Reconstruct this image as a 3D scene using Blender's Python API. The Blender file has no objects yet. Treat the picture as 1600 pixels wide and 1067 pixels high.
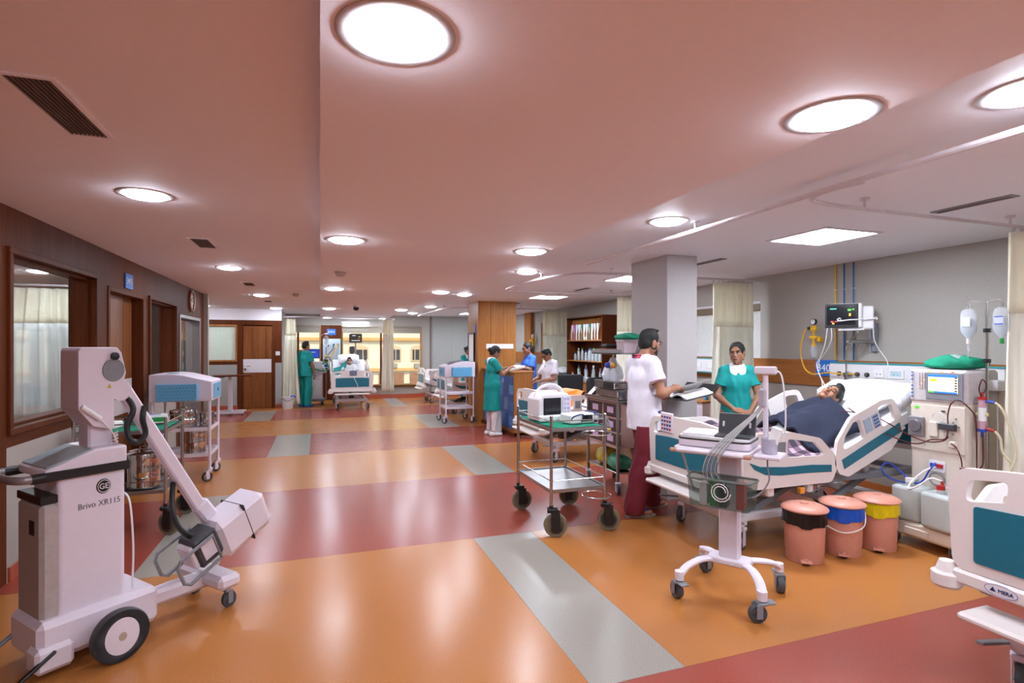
import bpy, bmesh, math, random
import numpy as np
from mathutils import Vector, Matrix
from mathutils.geometry import tessellate_polygon

random.seed(7)
S = bpy.context.scene
COL = S.collection
PI = math.pi

# ------------------------------------------------------------------ camera, world, sun, exposure
cam_d = bpy.data.cameras.new('camera')
cam = bpy.data.objects.new('camera', cam_d)
COL.objects.link(cam)
cam.location = (0, 0, 1.58)
cam.rotation_euler = (PI / 2, 0, -math.radians(19.356))
cam_d.sensor_fit = 'HORIZONTAL'
cam_d.sensor_width = 36.0
cam_d.lens = 854 / 1600 * 36.0
cam_d.shift_y = 7.5 / 1600
cam_d.clip_start = 0.05
S.camera = cam

S.view_settings.view_transform = 'Standard'
S.view_settings.look = 'None'
S.view_settings.gamma = 1.0
S.view_settings.use_curve_mapping = False
S.view_settings.exposure = 0.22

w = bpy.data.worlds.new('world')
S.world = w
w.use_nodes = True
nt = w.node_tree
bg = nt.nodes['Background']
bg.inputs['Color'].default_value = (0.78, 0.88, 1.0, 1)
bg.inputs['Strength'].default_value = 1.6

sun_d = bpy.data.lights.new('sun', 'SUN')
sun_d.energy = 3.0
sun_d.angle = math.radians(1)
sun_d.color = (1.0, 0.92, 0.8)
sun = bpy.data.objects.new('sun', sun_d)
COL.objects.link(sun)
sun.rotation_euler = (math.radians(42), 0, math.radians(14))   # travels towards +Y and down, on the building opposite

LAMP = 94.0        # strength of the round ceiling lamps
PANEL = 52.0       # strength of the square ceiling panels

cy = S.cycles
cy.max_bounces = 6
cy.diffuse_bounces = 4
cy.glossy_bounces = 3
cy.transmission_bounces = 4
cy.transparent_max_bounces = 8
cy.sample_clamp_indirect = 8.0
cy.caustics_reflective = True
cy.blur_glossy = 1.0
cy.caustics_refractive = False
cy.use_denoising = True
cy.use_adaptive_sampling = True
cy.adaptive_threshold = 0.025

# ------------------------------------------------------------------ materials
def lin(c):
    c /= 255.0
    return c / 12.92 if c <= 0.04045 else ((c + 0.055) / 1.055) ** 2.4
def rgb(r, g, b): return (lin(r), lin(g), lin(b), 1.0)
MATS = {}
def newmat(name):
    m = bpy.data.materials.new(name); m.use_nodes = True
    MATS[name] = m
    return m, m.node_tree, m.node_tree.nodes['Principled BSDF']
def N(nt, typ, **kw):
    n = nt.nodes.new(typ)
    for k, v in kw.items():
        if k in n.inputs: n.inputs[k].default_value = v
        else: setattr(n, k, v)
    return n
def mat(name, col, rough=0.5, metal=0.0, spec=0.5, var=0.06, scale=30.0, bump=0.0, coat=0.0):
    """plain procedural material: base colour broken up by fine noise"""
    if name in MATS: return MATS[name]
    m, nt, b = newmat(name)
    c = rgb(*col)
    b.inputs['Roughness'].default_value = rough
    b.inputs['Metallic'].default_value = metal
    b.inputs['Specular IOR Level'].default_value = spec
    if coat: b.inputs['Coat Weight'].default_value = coat; b.inputs['Coat Roughness'].default_value = 0.1
    tc = N(nt, 'ShaderNodeTexCoord'); no = N(nt, 'ShaderNodeTexNoise', Scale=scale, Detail=3.0)
    nt.links.new(tc.outputs['Object'], no.inputs['Vector'])
    r = N(nt, 'ShaderNodeValToRGB')
    r.color_ramp.elements[0].position = 0.3; r.color_ramp.elements[1].position = 0.7
    r.color_ramp.elements[0].color = tuple(x * (1 - var) for x in c[:3]) + (1,)
    r.color_ramp.elements[1].color = tuple(min(1, x * (1 + var)) for x in c[:3]) + (1,)
    nt.links.new(no.outputs['Fac'], r.inputs['Fac'])
    nt.links.new(r.outputs['Color'], b.inputs['Base Color'])
    if bump:
        bp = N(nt, 'ShaderNodeBump', Strength=bump, Distance=0.01)
        nt.links.new(no.outputs['Fac'], bp.inputs['Height']); nt.links.new(bp.outputs['Normal'], b.inputs['Normal'])
    return m
def wood(name, a, bcol, rough=0.35, axis='Z', scale=9.0, panel=0.0):
    m, nt, b = newmat(name)
    tc = N(nt, 'ShaderNodeTexCoord'); mp = N(nt, 'ShaderNodeMapping')
    st = {'X': (0.06, 1, 1), 'Y': (1, 0.06, 1), 'Z': (1, 1, 0.05)}[axis]
    mp.inputs['Scale'].default_value = tuple(scale * q for q in st)
    nt.links.new(tc.outputs['Object'], mp.inputs['Vector'])
    n1 = N(nt, 'ShaderNodeTexNoise', Scale=1.6, Detail=6.0, Roughness=0.62, Distortion=0.6)
    n2 = N(nt, 'ShaderNodeTexNoise', Scale=9.0, Detail=4.0, Roughness=0.7)
    nt.links.new(mp.outputs['Vector'], n1.inputs['Vector']); nt.links.new(mp.outputs['Vector'], n2.inputs['Vector'])
    mx = N(nt, 'ShaderNodeMix', data_type='FLOAT'); mx.inputs[0].default_value = 0.45
    nt.links.new(n1.outputs['Fac'], mx.inputs[2]); nt.links.new(n2.outputs['Fac'], mx.inputs[3])
    r = N(nt, 'ShaderNodeValToRGB')
    r.color_ramp.elements[0].position = 0.34; r.color_ramp.elements[1].position = 0.66
    r.color_ramp.elements[0].color = rgb(*a); r.color_ramp.elements[1].color = rgb(*bcol)
    nt.links.new(mx.outputs[0], r.inputs['Fac'])
    nt.links.new(r.outputs['Color'], b.inputs['Base Color'])
    b.inputs['Roughness'].default_value = rough; b.inputs['Specular IOR Level'].default_value = 0.1
    bp = N(nt, 'ShaderNodeBump', Strength=0.08, Distance=0.005)
    nt.links.new(mx.outputs[0], bp.inputs['Height']); nt.links.new(bp.outputs['Normal'], b.inputs['Normal'])
    return m
def emis(name, col, strength):
    m, nt, b = newmat(name)
    b.inputs['Base Color'].default_value = rgb(*col)
    b.inputs['Emission Color'].default_value = rgb(*col)
    b.inputs['Emission Strength'].default_value = strength
    return m
def vinyl(name, col, dark, light):
    m, nt, b = newmat(name)
    tc = N(nt, 'ShaderNodeTexCoord')
    n1 = N(nt, 'ShaderNodeTexNoise', Scale=240.0, Detail=2.0)
    n2 = N(nt, 'ShaderNodeTexNoise', Scale=0.8, Detail=1.0)
    n3 = N(nt, 'ShaderNodeTexNoise', Scale=7.0, Detail=4.0)
    for q in (n1, n2, n3): nt.links.new(tc.outputs['Object'], q.inputs['Vector'])
    r = N(nt, 'ShaderNodeValToRGB')
    e = r.color_ramp.elements
    e[0].position = 0.36; e[0].color = rgb(*dark); e[1].position = 0.64; e[1].color = rgb(*light)
    k = e.new(0.5); k.color = rgb(*col)
    nt.links.new(n1.outputs['Fac'], r.inputs['Fac'])
    nt.links.new(r.outputs['Color'], b.inputs['Base Color'])
    rr = N(nt, 'ShaderNodeMapRange'); rr.inputs[1].default_value = 0.3; rr.inputs[2].default_value = 0.7
    rr.inputs[3].default_value = 0.22; rr.inputs[4].default_value = 0.27
    nt.links.new(n3.outputs['Fac'], rr.inputs[0]); nt.links.new(rr.outputs[0], b.inputs['Roughness'])
    bp = N(nt, 'ShaderNodeBump', Strength=0.02, Distance=0.03)
    nt.links.new(n2.outputs['Fac'], bp.inputs['Height']); nt.links.new(bp.outputs['Normal'], b.inputs['Normal'])
    b.inputs['Specular IOR Level'].default_value = 0.55
    return m
def glass(name, tint=(1, 1, 1), refl=0.12, rough=0.02):
    m, nt, b = newmat(name)
    out = nt.nodes['Material Output']
    tr = N(nt, 'ShaderNodeBsdfTransparent'); tr.inputs[0].default_value = (*tint, 1)
    gl = N(nt, 'ShaderNodeBsdfGlossy'); gl.inputs['Roughness'].default_value = rough
    lw_ = N(nt, 'ShaderNodeLayerWeight', Blend=0.5)
    pw = N(nt, 'ShaderNodeMath', operation='POWER'); pw.inputs[1].default_value = 5.0
    nt.links.new(lw_.outputs['Facing'], pw.inputs[0])
    ad = N(nt, 'ShaderNodeMath', operation='MULTIPLY_ADD'); ad.inputs[1].default_value = 0.6; ad.inputs[2].default_value = refl
    nt.links.new(pw.outputs[0], ad.inputs[0])
    mx = N(nt, 'ShaderNodeMixShader')
    nt.links.new(ad.outputs[0], mx.inputs[0]); nt.links.new(tr.outputs[0], mx.inputs[1]); nt.links.new(gl.outputs[0], mx.inputs[2])
    nt.links.new(mx.outputs[0], out.inputs['Surface'])
    nt.nodes.remove(b)
    return m
def fabric(name, col, transl=0.35, transp=0.0, net=False, rough=0.8):
    """curtain cloth: diffuse plus translucent, optionally an open net weave"""
    m, nt, b = newmat(name)
    out = nt.nodes['Material Output']
    b.inputs['Base Color'].default_value = rgb(*col); b.inputs['Roughness'].default_value = rough
    tl = N(nt, 'ShaderNodeBsdfTranslucent'); tl.inputs[0].default_value = rgb(*col)
    mx = N(nt, 'ShaderNodeMixShader'); mx.inputs[0].default_value = transl
    nt.links.new(b.outputs[0], mx.inputs[1]); nt.links.new(tl.outputs[0], mx.inputs[2])
    last = mx
    if transp or net:
        tr = N(nt, 'ShaderNodeBsdfTransparent'); m2 = N(nt, 'ShaderNodeMixShader'); m2.inputs[0].default_value = transp
        nt.links.new(mx.outputs[0], m2.inputs[1]); nt.links.new(tr.outputs[0], m2.inputs[2]); last = m2
    nt.links.new(last.outputs[0], out.inputs['Surface'])
    return m
def clearplastic(name, col, alpha, rough=0.15):
    m, nt, b = newmat(name)
    out = nt.nodes['Material Output']
    b.inputs['Base Color'].default_value = rgb(*col); b.inputs['Roughness'].default_value = rough
    tr = N(nt, 'ShaderNodeBsdfTransparent'); tr.inputs[0].default_value = rgb(*[255 - (255 - q) * .3 for q in col])
    mx = N(nt, 'ShaderNodeMixShader'); mx.inputs[0].default_value = alpha
    nt.links.new(tr.outputs[0], mx.inputs[1]); nt.links.new(b.outputs[0], mx.inputs[2])
    nt.links.new(mx.outputs[0], out.inputs['Surface'])
    return m
def plaid(name):
    m, nt, b = newmat(name)
    tc = N(nt, 'ShaderNodeTexCoord'); sp = N(nt, 'ShaderNodeSeparateXYZ'); nt.links.new(tc.outputs['Object'], sp.inputs[0])
    cols = []
    for ax in (0, 1):
        wv = N(nt, 'ShaderNodeMath', operation='MULTIPLY'); wv.inputs[1].default_value = 58.0
        nt.links.new(sp.outputs[ax], wv.inputs[0])
        sn = N(nt, 'ShaderNodeMath', operation='SINE'); nt.links.new(wv.outputs[0], sn.inputs[0])
        gt = N(nt, 'ShaderNodeMath', operation='GREATER_THAN'); gt.inputs[1].default_value = 0.25; nt.links.new(sn.outputs[0], gt.inputs[0])
        cols.append(gt)
    ad = N(nt, 'ShaderNodeMath', operation='ADD'); nt.links.new(cols[0].outputs[0], ad.inputs[0]); nt.links.new(cols[1].outputs[0], ad.inputs[1])
    dv = N(nt, 'ShaderNodeMath', operation='MULTIPLY'); dv.inputs[1].default_value = 0.5; nt.links.new(ad.outputs[0], dv.inputs[0])
    r = N(nt, 'ShaderNodeValToRGB'); r.color_ramp.interpolation = 'CONSTANT'
    e = r.color_ramp.elements
    e[0].position = 0; e[0].color = rgb(62, 52, 66); e[1].position = 0.75; e[1].color = rgb(188, 168, 176)
    k = e.new(0.25); k.color = rgb(122, 92, 108)
    nt.links.new(dv.outputs[0], r.inputs['Fac']); nt.links.new(r.outputs['Color'], b.inputs['Base Color'])
    b.inputs['Roughness'].default_value = 0.9
    return m

W_DARK = wood('wood veneer brown', (74, 34, 16), (106, 54, 26), 0.5)
W_DARKH = wood('wood veneer brown cross grain', (74, 34, 16), (106, 54, 26), 0.5, axis='Y')
W_LIGHT = wood('wood veneer honey', (148, 92, 46), (182, 124, 70), 0.35)
W_DOOR = wood('wood veneer door', (106, 60, 32), (142, 88, 50), 0.32)
GREY = mat('grey wall paint', (170, 163, 155), 0.65, var=0.04, scale=60)
GREY_COOL = mat('cool grey panel', (164, 164, 160), 0.6, var=0.02)
CEIL_PINK = mat('salmon ceiling paint', (247, 242, 248), 0.7, var=0.01)
CEIL_WHITE = mat('pale ceiling paint', (240, 240, 248), 0.5, var=0.01)
WHITE = mat('white plastic', (232, 228, 230), 0.35, var=0.015)
WHITE_METAL = mat('white powder coat', (222, 216, 220), 0.35, var=0.02)
LILAC = mat('pale lilac enamel', (226, 214, 224), 0.38, var=0.015)
BEDW = mat('bed cream plastic', (234, 224, 220), 0.38, var=0.015)
TEALP = mat('teal laminate panel', (16, 108, 130), 0.4, var=0.04)
STEEL = mat('brushed steel', (190, 188, 186), 0.22, 1.0, var=0.05, scale=80)
STEEL_SAT = mat('satin steel', (168, 166, 166), 0.38, 1.0, var=0.05, scale=80)
CHROME = mat('mirror steel', (205, 200, 195), 0.09, 1.0, var=0.04, scale=20)
BLACK = mat('black plastic', (24, 23, 24), 0.4, var=0.1)
DGREY = mat('dark grey plastic', (62, 62, 66), 0.45, var=0.08)
MGREY = mat('mid grey plastic', (130, 130, 136), 0.45, var=0.04)
RUBBER = mat('grey rubber', (70, 70, 74), 0.6, var=0.08)
TAN_RUBBER = mat('tan tyre rubber', (122, 112, 88), 0.6, var=0.1)
PAPER = mat('white paper', (238, 236, 236), 0.7, var=0.02)
LINEN = mat('white linen', (236, 236, 242), 0.85, var=0.03, scale=14)
TEAL_CLOTH = mat('teal scrub cloth', (0, 142, 138), 0.8, var=0.1, scale=16)
GREEN_CLOTH = mat('green surgical cloth', (0, 132, 100), 0.85, var=0.1, scale=20)
NAVY = mat('navy blanket', (26, 30, 52), 0.9, var=0.18, scale=24, bump=0.2)
BLUE_SIGN = mat('blue sign enamel', (24, 104, 190), 0.4, var=0.02)
YELLOW = mat('yellow gas paint', (232, 176, 20), 0.4, var=0.04)
BLUE_PIPE = mat('blue gas pipe', (56, 112, 166), 0.4, var=0.04)
RED = mat('red plastic', (176, 34, 34), 0.4, var=0.04)
BLUE = mat('blue plastic', (30, 66, 170), 0.4, var=0.04)
ORANGE = mat('orange plastic', (232, 120, 32), 0.5, var=0.05)
GREEN = mat('green plastic', (24, 140, 60), 0.45, var=0.05)
BASKET_BLUE = mat('blue basket plastic', (104, 176, 216), 0.45, var=0.03)
BLOOD = mat('blood line tubing', (84, 16, 24), 0.25, var=0.05)
CLEAR = clearplastic('clear plastic', (236, 238, 242), 0.35)
SMOKE = clearplastic('smoked basket plastic', (120, 138, 130), 0.22)
JUG = clearplastic('translucent jug plastic', (206, 212, 210), 0.72, 0.35)
CURT = fabric('cream curtain cloth', (250, 246, 230), 0.22)
CURT_NET = fabric('cream curtain net', (250, 244, 222), 0.22, 0.3)
SHEER = fabric('white sheer cloth', (244, 248, 246), 0.35, 0.22)
GLASS = glass('window glass', (0.97, 0.985, 0.98), 0.05)
SCREEN = mat('dark screen', (22, 22, 30), 0.15, var=0.1)
LAMP_M = emis('lamp diffuser', (230, 241, 255), LAMP)
PANEL_M = emis('panel diffuser', (230, 241, 255), PANEL)

# ------------------------------------------------------------------ mesh helpers
def catmull(pts, sub, closed=False):
    if sub <= 1: return [Vector(p) for p in pts]
    P = [Vector(p) for p in pts]; n = len(P); out = []
    rng = range(n) if closed else range(n - 1)
    for i in rng:
        if closed: p0, p1, p2, p3 = P[(i - 1) % n], P[i], P[(i + 1) % n], P[(i + 2) % n]
        else: p0, p1, p2, p3 = P[max(i - 1, 0)], P[i], P[i + 1], P[min(i + 2, n - 1)]
        for k in range(sub):
            t = k / sub
            out.append(0.5 * ((2 * p1) + (p2 - p0) * t + (2 * p0 - 5 * p1 + 4 * p2 - p3) * t * t + (3 * p1 - p0 - 3 * p2 + p3) * t ** 3))
    if not closed: out.append(P[-1])
    return out
def rpoly(pts, r, seg=5):
    """polygon with filleted corners; r a number or a list"""
    n = len(pts); out = []
    for i in range(n):
        p = Vector(pts[i]); a = Vector(pts[i - 1]); b = Vector(pts[(i + 1) % n])
        rr = r[i] if isinstance(r, (list, tuple)) else r
        if rr <= 0: out.append((p.x, p.y)); continue
        da, db = (a - p), (b - p); la, lb = da.length, db.length
        da.normalize(); db.normalize()
        ang = da.angle(db); d = min(rr / math.tan(ang / 2), 0.49 * la, 0.49 * lb)
        p0, p2 = p + da * d, p + db * d
        for k in range(seg + 1):
            t = k / seg
            q = p0 * (1 - t) ** 2 + p * 2 * t * (1 - t) + p2 * t * t
            out.append((q.x, q.y))
    return out
class MB:
    def __init__(s): s.v = []; s.f = []; s.m = []; s.T = None
    def add(s, vs, fs, m=0):
        o = len(s.v)
        for p in vs:
            p = Vector(p)
            s.v.append(s.T @ p if s.T is not None else p)
        for f in fs: s.f.append([i + o for i in f]); s.m.append(m)
        return s
    def box(s, c, d, m=0, ch=0.0, R=None):
        hx, hy, hz = d[0] / 2, d[1] / 2, d[2] / 2
        c = Vector(c)
        if ch <= 0:
            vs = [Vector((x, y, z)) for x in (-hx, hx) for y in (-hy, hy) for z in (-hz, hz)]
            fs = [(0, 1, 3, 2), (4, 6, 7, 5), (0, 4, 5, 1), (2, 3, 7, 6), (0, 2, 6, 4), (1, 5, 7, 3)]
        else:
            ch = min(ch, hx * .98, hy * .98, hz * .98)
            vs = []; idx = {}
            for ix, x in enumerate((-1, 1)):
                for iy, y in enumerate((-1, 1)):
                    for iz, z in enumerate((-1, 1)):
                        for a in range(3):
                            q = [x * (hx - ch), y * (hy - ch), z * (hz - ch)]
                            q[a] = (x * hx, y * hy, z * hz)[a]
                            idx[(ix, iy, iz, a)] = len(vs); vs.append(Vector(q))
            fs = []
            for a in range(3):
                b1, b2 = (a + 1) % 3, (a + 2) % 3
                for sd in (0, 1):
                    loop = []
                    for p, q in ((0, 0), (1, 0), (1, 1), (0, 1)):
                        k = [0, 0, 0]; k[a] = sd; k[b1] = p; k[b2] = q
                        loop.append(idx[(*k, a)])
                    fs.append(loop if sd else loop[::-1])
                for p in (0, 1):
                    for q in (0, 1):
                        k0 = [0, 0, 0]; k0[b1] = p; k0[b2] = q; k0[a] = 0
                        k1 = list(k0); k1[a] = 1
                        f = [idx[(*k0, b1)], idx[(*k1, b1)], idx[(*k1, b2)], idx[(*k0, b2)]]
                        fs.append(f if (p ^ q) else f[::-1])
            for ix in (0, 1):
                for iy in (0, 1):
                    for iz in (0, 1):
                        f = [idx[(ix, iy, iz, a)] for a in range(3)]
                        fs.append(f if (ix + iy + iz) % 2 else f[::-1])
        if R is not None: vs = [R @ p for p in vs]
        return s.add([p + c for p in vs], fs, m)
    def cyl(s, a, b, r, r2=None, n=14, m=0):
        a, b = Vector(a), Vector(b); r2 = r if r2 is None else r2
        d = (b - a).normalized(); u = d.orthogonal().normalized(); v = d.cross(u)
        vs = []
        for p, q in ((a, r), (b, r2)):
            for i in range(n):
                t = 2 * PI * i / n
                vs.append(p + (u * math.cos(t) + v * math.sin(t)) * q)
        fs = [(i, (i + 1) % n, n + (i + 1) % n, n + i) for i in range(n)]
        fs += [tuple(range(n))[::-1], tuple(range(n, 2 * n))]
        return s.add(vs, fs, m)
    def tube(s, pts, r, n=8, m=0, closed=False, sub=1, flat=None):
        P = catmull(pts, sub, closed); k = len(P)
        if k < 2: return s
        tang = []
        for i in range(k):
            if closed: t = P[(i + 1) % k] - P[i - 1]
            else: t = P[min(i + 1, k - 1)] - P[max(i - 1, 0)]
            tang.append(t.normalized() if t.length > 1e-9 else Vector((0, 0, 1)))
        u = tang[0].orthogonal().normalized()
        if flat is not None:
            u = (Vector(flat) - tang[0] * Vector(flat).dot(tang[0])).normalized()
        vs = []
        for i in range(k):
            u = (u - tang[i] * u.dot(tang[i]))
            u = u.normalized() if u.length > 1e-6 else tang[i].orthogonal().normalized()
            v = tang[i].cross(u)
            ru, rv = (r if isinstance(r, tuple) else (r, r))
            for j in range(n):
                t = 2 * PI * (j + 0.5) / n
                vs.append(P[i] + u * math.cos(t) * ru + v * math.sin(t) * rv)
        fs = []
        for i in range(k if closed else k - 1):
            a, b = i * n, ((i + 1) % k) * n
            for j in range(n): fs.append((a + j, a + (j + 1) % n, b + (j + 1) % n, b + j))
        if not closed: fs += [tuple(range(n))[::-1], tuple(range((k - 1) * n, k * n))]
        return s.add(vs, fs, m)
    def lathe(s, prof, c=(0, 0, 0), n=24, m=0, axis='z'):
        vs = []; k = len(prof); c = Vector(c)
        for r, z in prof:
            for i in range(n):
                t = 2 * PI * i / n
                p = (r * math.cos(t), r * math.sin(t), z)
                if axis == 'x': p = (p[2], p[0], p[1])
                elif axis == 'y': p = (p[1], p[2], p[0])
                vs.append(Vector(p) + c)
        fs = []
        for i in range(k - 1):
            for j in range(n): fs.append((i * n + j, i * n + (j + 1) % n, (i + 1) * n + (j + 1) % n, (i + 1) * n + j))
        if prof[0][0] > 1e-5: fs.append(tuple(range(n))[::-1])
        if prof[-1][0] > 1e-5: fs.append(tuple(range((k - 1) * n, k * n)))
        return s.add(vs, fs, m)
    def prism(s, poly, axis, lo, hi, m=0, holes=()):
        loops = [list(poly)] + [list(h) for h in holes]
        def P(q, h): return {'x': (h, q[0], q[1]), 'y': (q[0], h, q[1]), 'z': (q[0], q[1], h)}[axis]
        flat = [p for l in loops for p in l]; n = len(flat)
        if holes: tris = [tuple(t) for t in tessellate_polygon([[Vector((p[0], p[1], 0)) for p in l] for l in loops])]
        else:
            tris = [tuple(range(n))]
        vs = [P(p, lo) for p in flat] + [P(p, hi) for p in flat]
        fs = [t[::-1] for t in tris] + [tuple(i + n for i in t) for t in tris]
        o = 0
        for l in loops:
            k = len(l)
            for i in range(k): fs.append((o + i, o + (i + 1) % k, n + o + (i + 1) % k, n + o + i))
            o += k
        return s.add(vs, fs, m)
    def sph(s, c, r, n=14, m=0):
        r = r if isinstance(r, (tuple, list)) else (r, r, r)
        k = max(5, n // 2)
        vs = [Vector((c[0], c[1], c[2] - r[2]))]
        for i in range(1, k):
            ph = PI * i / k - PI / 2
            for j in range(n):
                t = 2 * PI * j / n
                vs.append(Vector((c[0] + r[0] * math.cos(ph) * math.cos(t), c[1] + r[1] * math.cos(ph) * math.sin(t), c[2] + r[2] * math.sin(ph))))
        vs.append(Vector((c[0], c[1], c[2] + r[2])))
        fs = [(0, 1 + (j + 1) % n, 1 + j) for j in range(n)]
        for i in range(k - 2):
            for j in range(n):
                a = 1 + i * n; b = a + n
                fs.append((a + j, a + (j + 1) % n, b + (j + 1) % n, b + j))
        L = len(vs) - 1; a = 1 + (k - 2) * n
        fs += [(a + j, a + (j + 1) % n, L) for j in range(n)]
        return s.add(vs, fs, m)
    def sheet(s, fn, nu, nv, m=0):
        vs = [fn(i / nu, j / nv) for i in range(nu + 1) for j in range(nv + 1)]
        fs = [(i * (nv + 1) + j, (i + 1) * (nv + 1) + j, (i + 1) * (nv + 1) + j + 1, i * (nv + 1) + j + 1) for i in range(nu) for j in range(nv)]
        return s.add(vs, fs, m)
    def slab(s, fn, nu, nv, th, m=0):
        """closed sheet of thickness th (vector offset downwards)"""
        top = [Vector(fn(i / nu, j / nv)) for i in range(nu + 1) for j in range(nv + 1)]
        th = Vector(th); n = len(top); W = nv + 1
        vs = top + [p + th for p in top]; fs = []
        for i in range(nu):
            for j in range(nv):
                q = (i * W + j, (i + 1) * W + j, (i + 1) * W + j + 1, i * W + j + 1)
                fs.append(q); fs.append(tuple(x + n for x in q)[::-1])
        for i in range(nu):
            for j0 in (0, nv):
                a, b = i * W + j0, (i + 1) * W + j0; fs.append((a, b, b + n, a + n) if j0 else (b, a, a + n, b + n))
        for j in range(nv):
            for i0 in (0, nu):
                a, b = i0 * W + j, i0 * W + j + 1; fs.append((b, a, a + n, b + n) if i0 else (a, b, b + n, a + n))
        return s.add(vs, fs, m)
    def mesh(s, name, mats, angle=0.6):
        me = bpy.data.meshes.new(name)
        me.from_pydata([tuple(p) for p in s.v], [], s.f)
        mats = mats if isinstance(mats, (list, tuple)) else [mats]
        for q in mats: me.materials.append(q)
        if len(mats) > 1: me.polygons.foreach_set('material_index', s.m)
        bm = bmesh.new(); bm.from_mesh(me); bmesh.ops.recalc_face_normals(bm, faces=bm.faces); bm.to_mesh(me); bm.free()
        me.polygons.foreach_set('use_smooth', [True] * len(me.polygons))
        me.set_sharp_from_angle(angle=angle)
        me.update()
        return me
def link(name, data, parent=None, loc=None, rot=None):
    o = bpy.data.objects.new(name, data); COL.objects.link(o)
    if parent is not None: o.parent = parent
    if loc is not None: o.location = loc
    if rot is not None: o.rotation_euler = rot
    return o
def obj(name, mb, mats, parent=None, bevel=0.0, angle=0.6, loc=None, rot=None, seg=2):
    o = link(name, mb.mesh(name, mats, angle), parent, loc, rot)
    if bevel:
        b = o.modifiers.new('bevel', 'BEVEL'); b.width = bevel; b.segments = seg; b.limit_method = 'ANGLE'; b.angle_limit = 0.7
    return o
def tag(o, label, cat, group=None):
    o['label'] = label; o['category'] = cat
    if group: o['group'] = group
    return o
def thing(name, label, cat, loc=(0, 0, 0), rz=0.0, group=None):
    o = bpy.data.objects.new(name, None); COL.objects.link(o)
    o.empty_display_size = 0.1
    o.location = loc; o.rotation_euler = (0, 0, rz)
    return tag(o, label, cat, group)
def struct(name, mb, mats, parent=None, bevel=0.0):
    o = obj(name, mb, mats, parent, bevel)
    if parent is None: o['kind'] = 'structure'
    return o
def copy_tree(o, parent=None):
    c = o.copy(); COL.objects.link(c); c.parent = parent
    for ch in list(o.children): copy_tree(ch, c)
    return c
def text(body, size, mat_, parent, M, name='lettering', th=0.0015, align='CENTER', bold=False):
    """flat lettering standing in the local x (along) / y (up) plane of matrix M"""
    cu = bpy.data.curves.new(name, 'FONT'); cu.body = body; cu.size = size; cu.align_x = align; cu.align_y = 'CENTER'
    cu.extrude = th; cu.resolution_u = 3
    if bold: cu.offset = size * 0.02
    t = bpy.data.objects.new(name, cu); COL.objects.link(t)
    dg = bpy.context.evaluated_depsgraph_get()
    me = bpy.data.meshes.new_from_object(t.evaluated_get(dg)); me.name = name
    bpy.data.objects.remove(t); bpy.data.curves.remove(cu)
    me.materials.clear(); me.materials.append(mat_)
    me.transform(M)
    return link(name, me, parent)
def face_mat(origin, right, up):
    r, u = Vector(right).normalized(), Vector(up).normalized(); n = r.cross(u)
    M = Matrix.Identity(4)
    for i in range(3): M[i][0], M[i][1], M[i][2], M[i][3] = r[i], u[i], n[i], origin[i]
    return M
def Rz(a): return Matrix.Rotation(a, 3, 'Z')
def Ry(a): return Matrix.Rotation(a, 3, 'Y')
def Rx(a): return Matrix.Rotation(a, 3, 'X')
# ------------------------------------------------------------------ structure
ZC, ZS = 2.52, 2.40            # ceiling heights: sides, middle slab
XL, XR = -1.97, 5.6            # faces of the two long walls
YF, YD, YB = 17.0, 15.2, -3.0  # window wall, door wall, wall behind the camera

V_OR = vinyl('orange vinyl', (180, 114, 57), (166, 102, 48), (193, 127, 68))
V_RED = vinyl('red vinyl', (154, 70, 56), (141, 61, 48), (167, 81, 65))
V_GRY = vinyl('grey vinyl', (156, 148, 138), (138, 130, 121), (172, 164, 154))
SKIRT = mat('red skirting vinyl', (176, 84, 58), 0.35)

fl = MB().box((-0.7, 7, -0.06), (12.6, 20.4, 0.1))
floor = struct('floor', fl, V_OR)
bands = [(-3, 0.2, 0), (0.2, 2.26, 1), (2.26, 4.35, 0), (4.35, 6.47, 1), (6.47, 8.49, 0), (8.49, 10.5, 1), (10.5, 12.65, 0), (12.65, 14.57, 1), (14.57, 17.0, 0)]
inlay = {2: (1.19, 1.70), 4: (1.8, 2.32), 5: (-0.72, -0.15), 7: (-1.53, -1.0), 3: (-1.22, -0.69), 6: (2.0, 2.62), 8: (1.78, 2.2)}
for k, (y0, y1, c) in enumerate(bands):
    mb = MB()
    xs = [(-7.0, 5.6)]
    if k in inlay:
        a, b = inlay[k]; xs = [(-7.0, a), (b, 5.6)]
        obj('floor_inlay', MB().box(((a + b) / 2, (y0 + y1) / 2, -0.005), (b - a - .002, y1 - y0 - .002, 0.0098)), V_GRY, floor)
    for a, b in xs: mb.box(((a + b) / 2, (y0 + y1) / 2, -0.005), (b - a - .002, y1 - y0 - .002, 0.01))
    obj('floor_band', mb, V_RED if c else V_OR, floor)

# ceilings: two side fields and the lowered slab between them
struct('ceiling', MB().box((-3.5, 7, ZC + 0.05), (7.0, 20.0, 0.1)), CEIL_PINK)
struct('ceiling_ward', MB().box((3.75, 7, ZC + 0.05), (3.8, 20.0, 0.1)), CEIL_WHITE)
struct('ceiling_slab', MB().box((0.9275, 7, ZS + 0.085), (1.855, 20.0, 0.17)), CEIL_PINK)

# wall behind the camera
struct('wall_back', MB().box((-0.7, YB - 0.05, 1.26), (12.6, 0.1, 2.52)), GREY)

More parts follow.
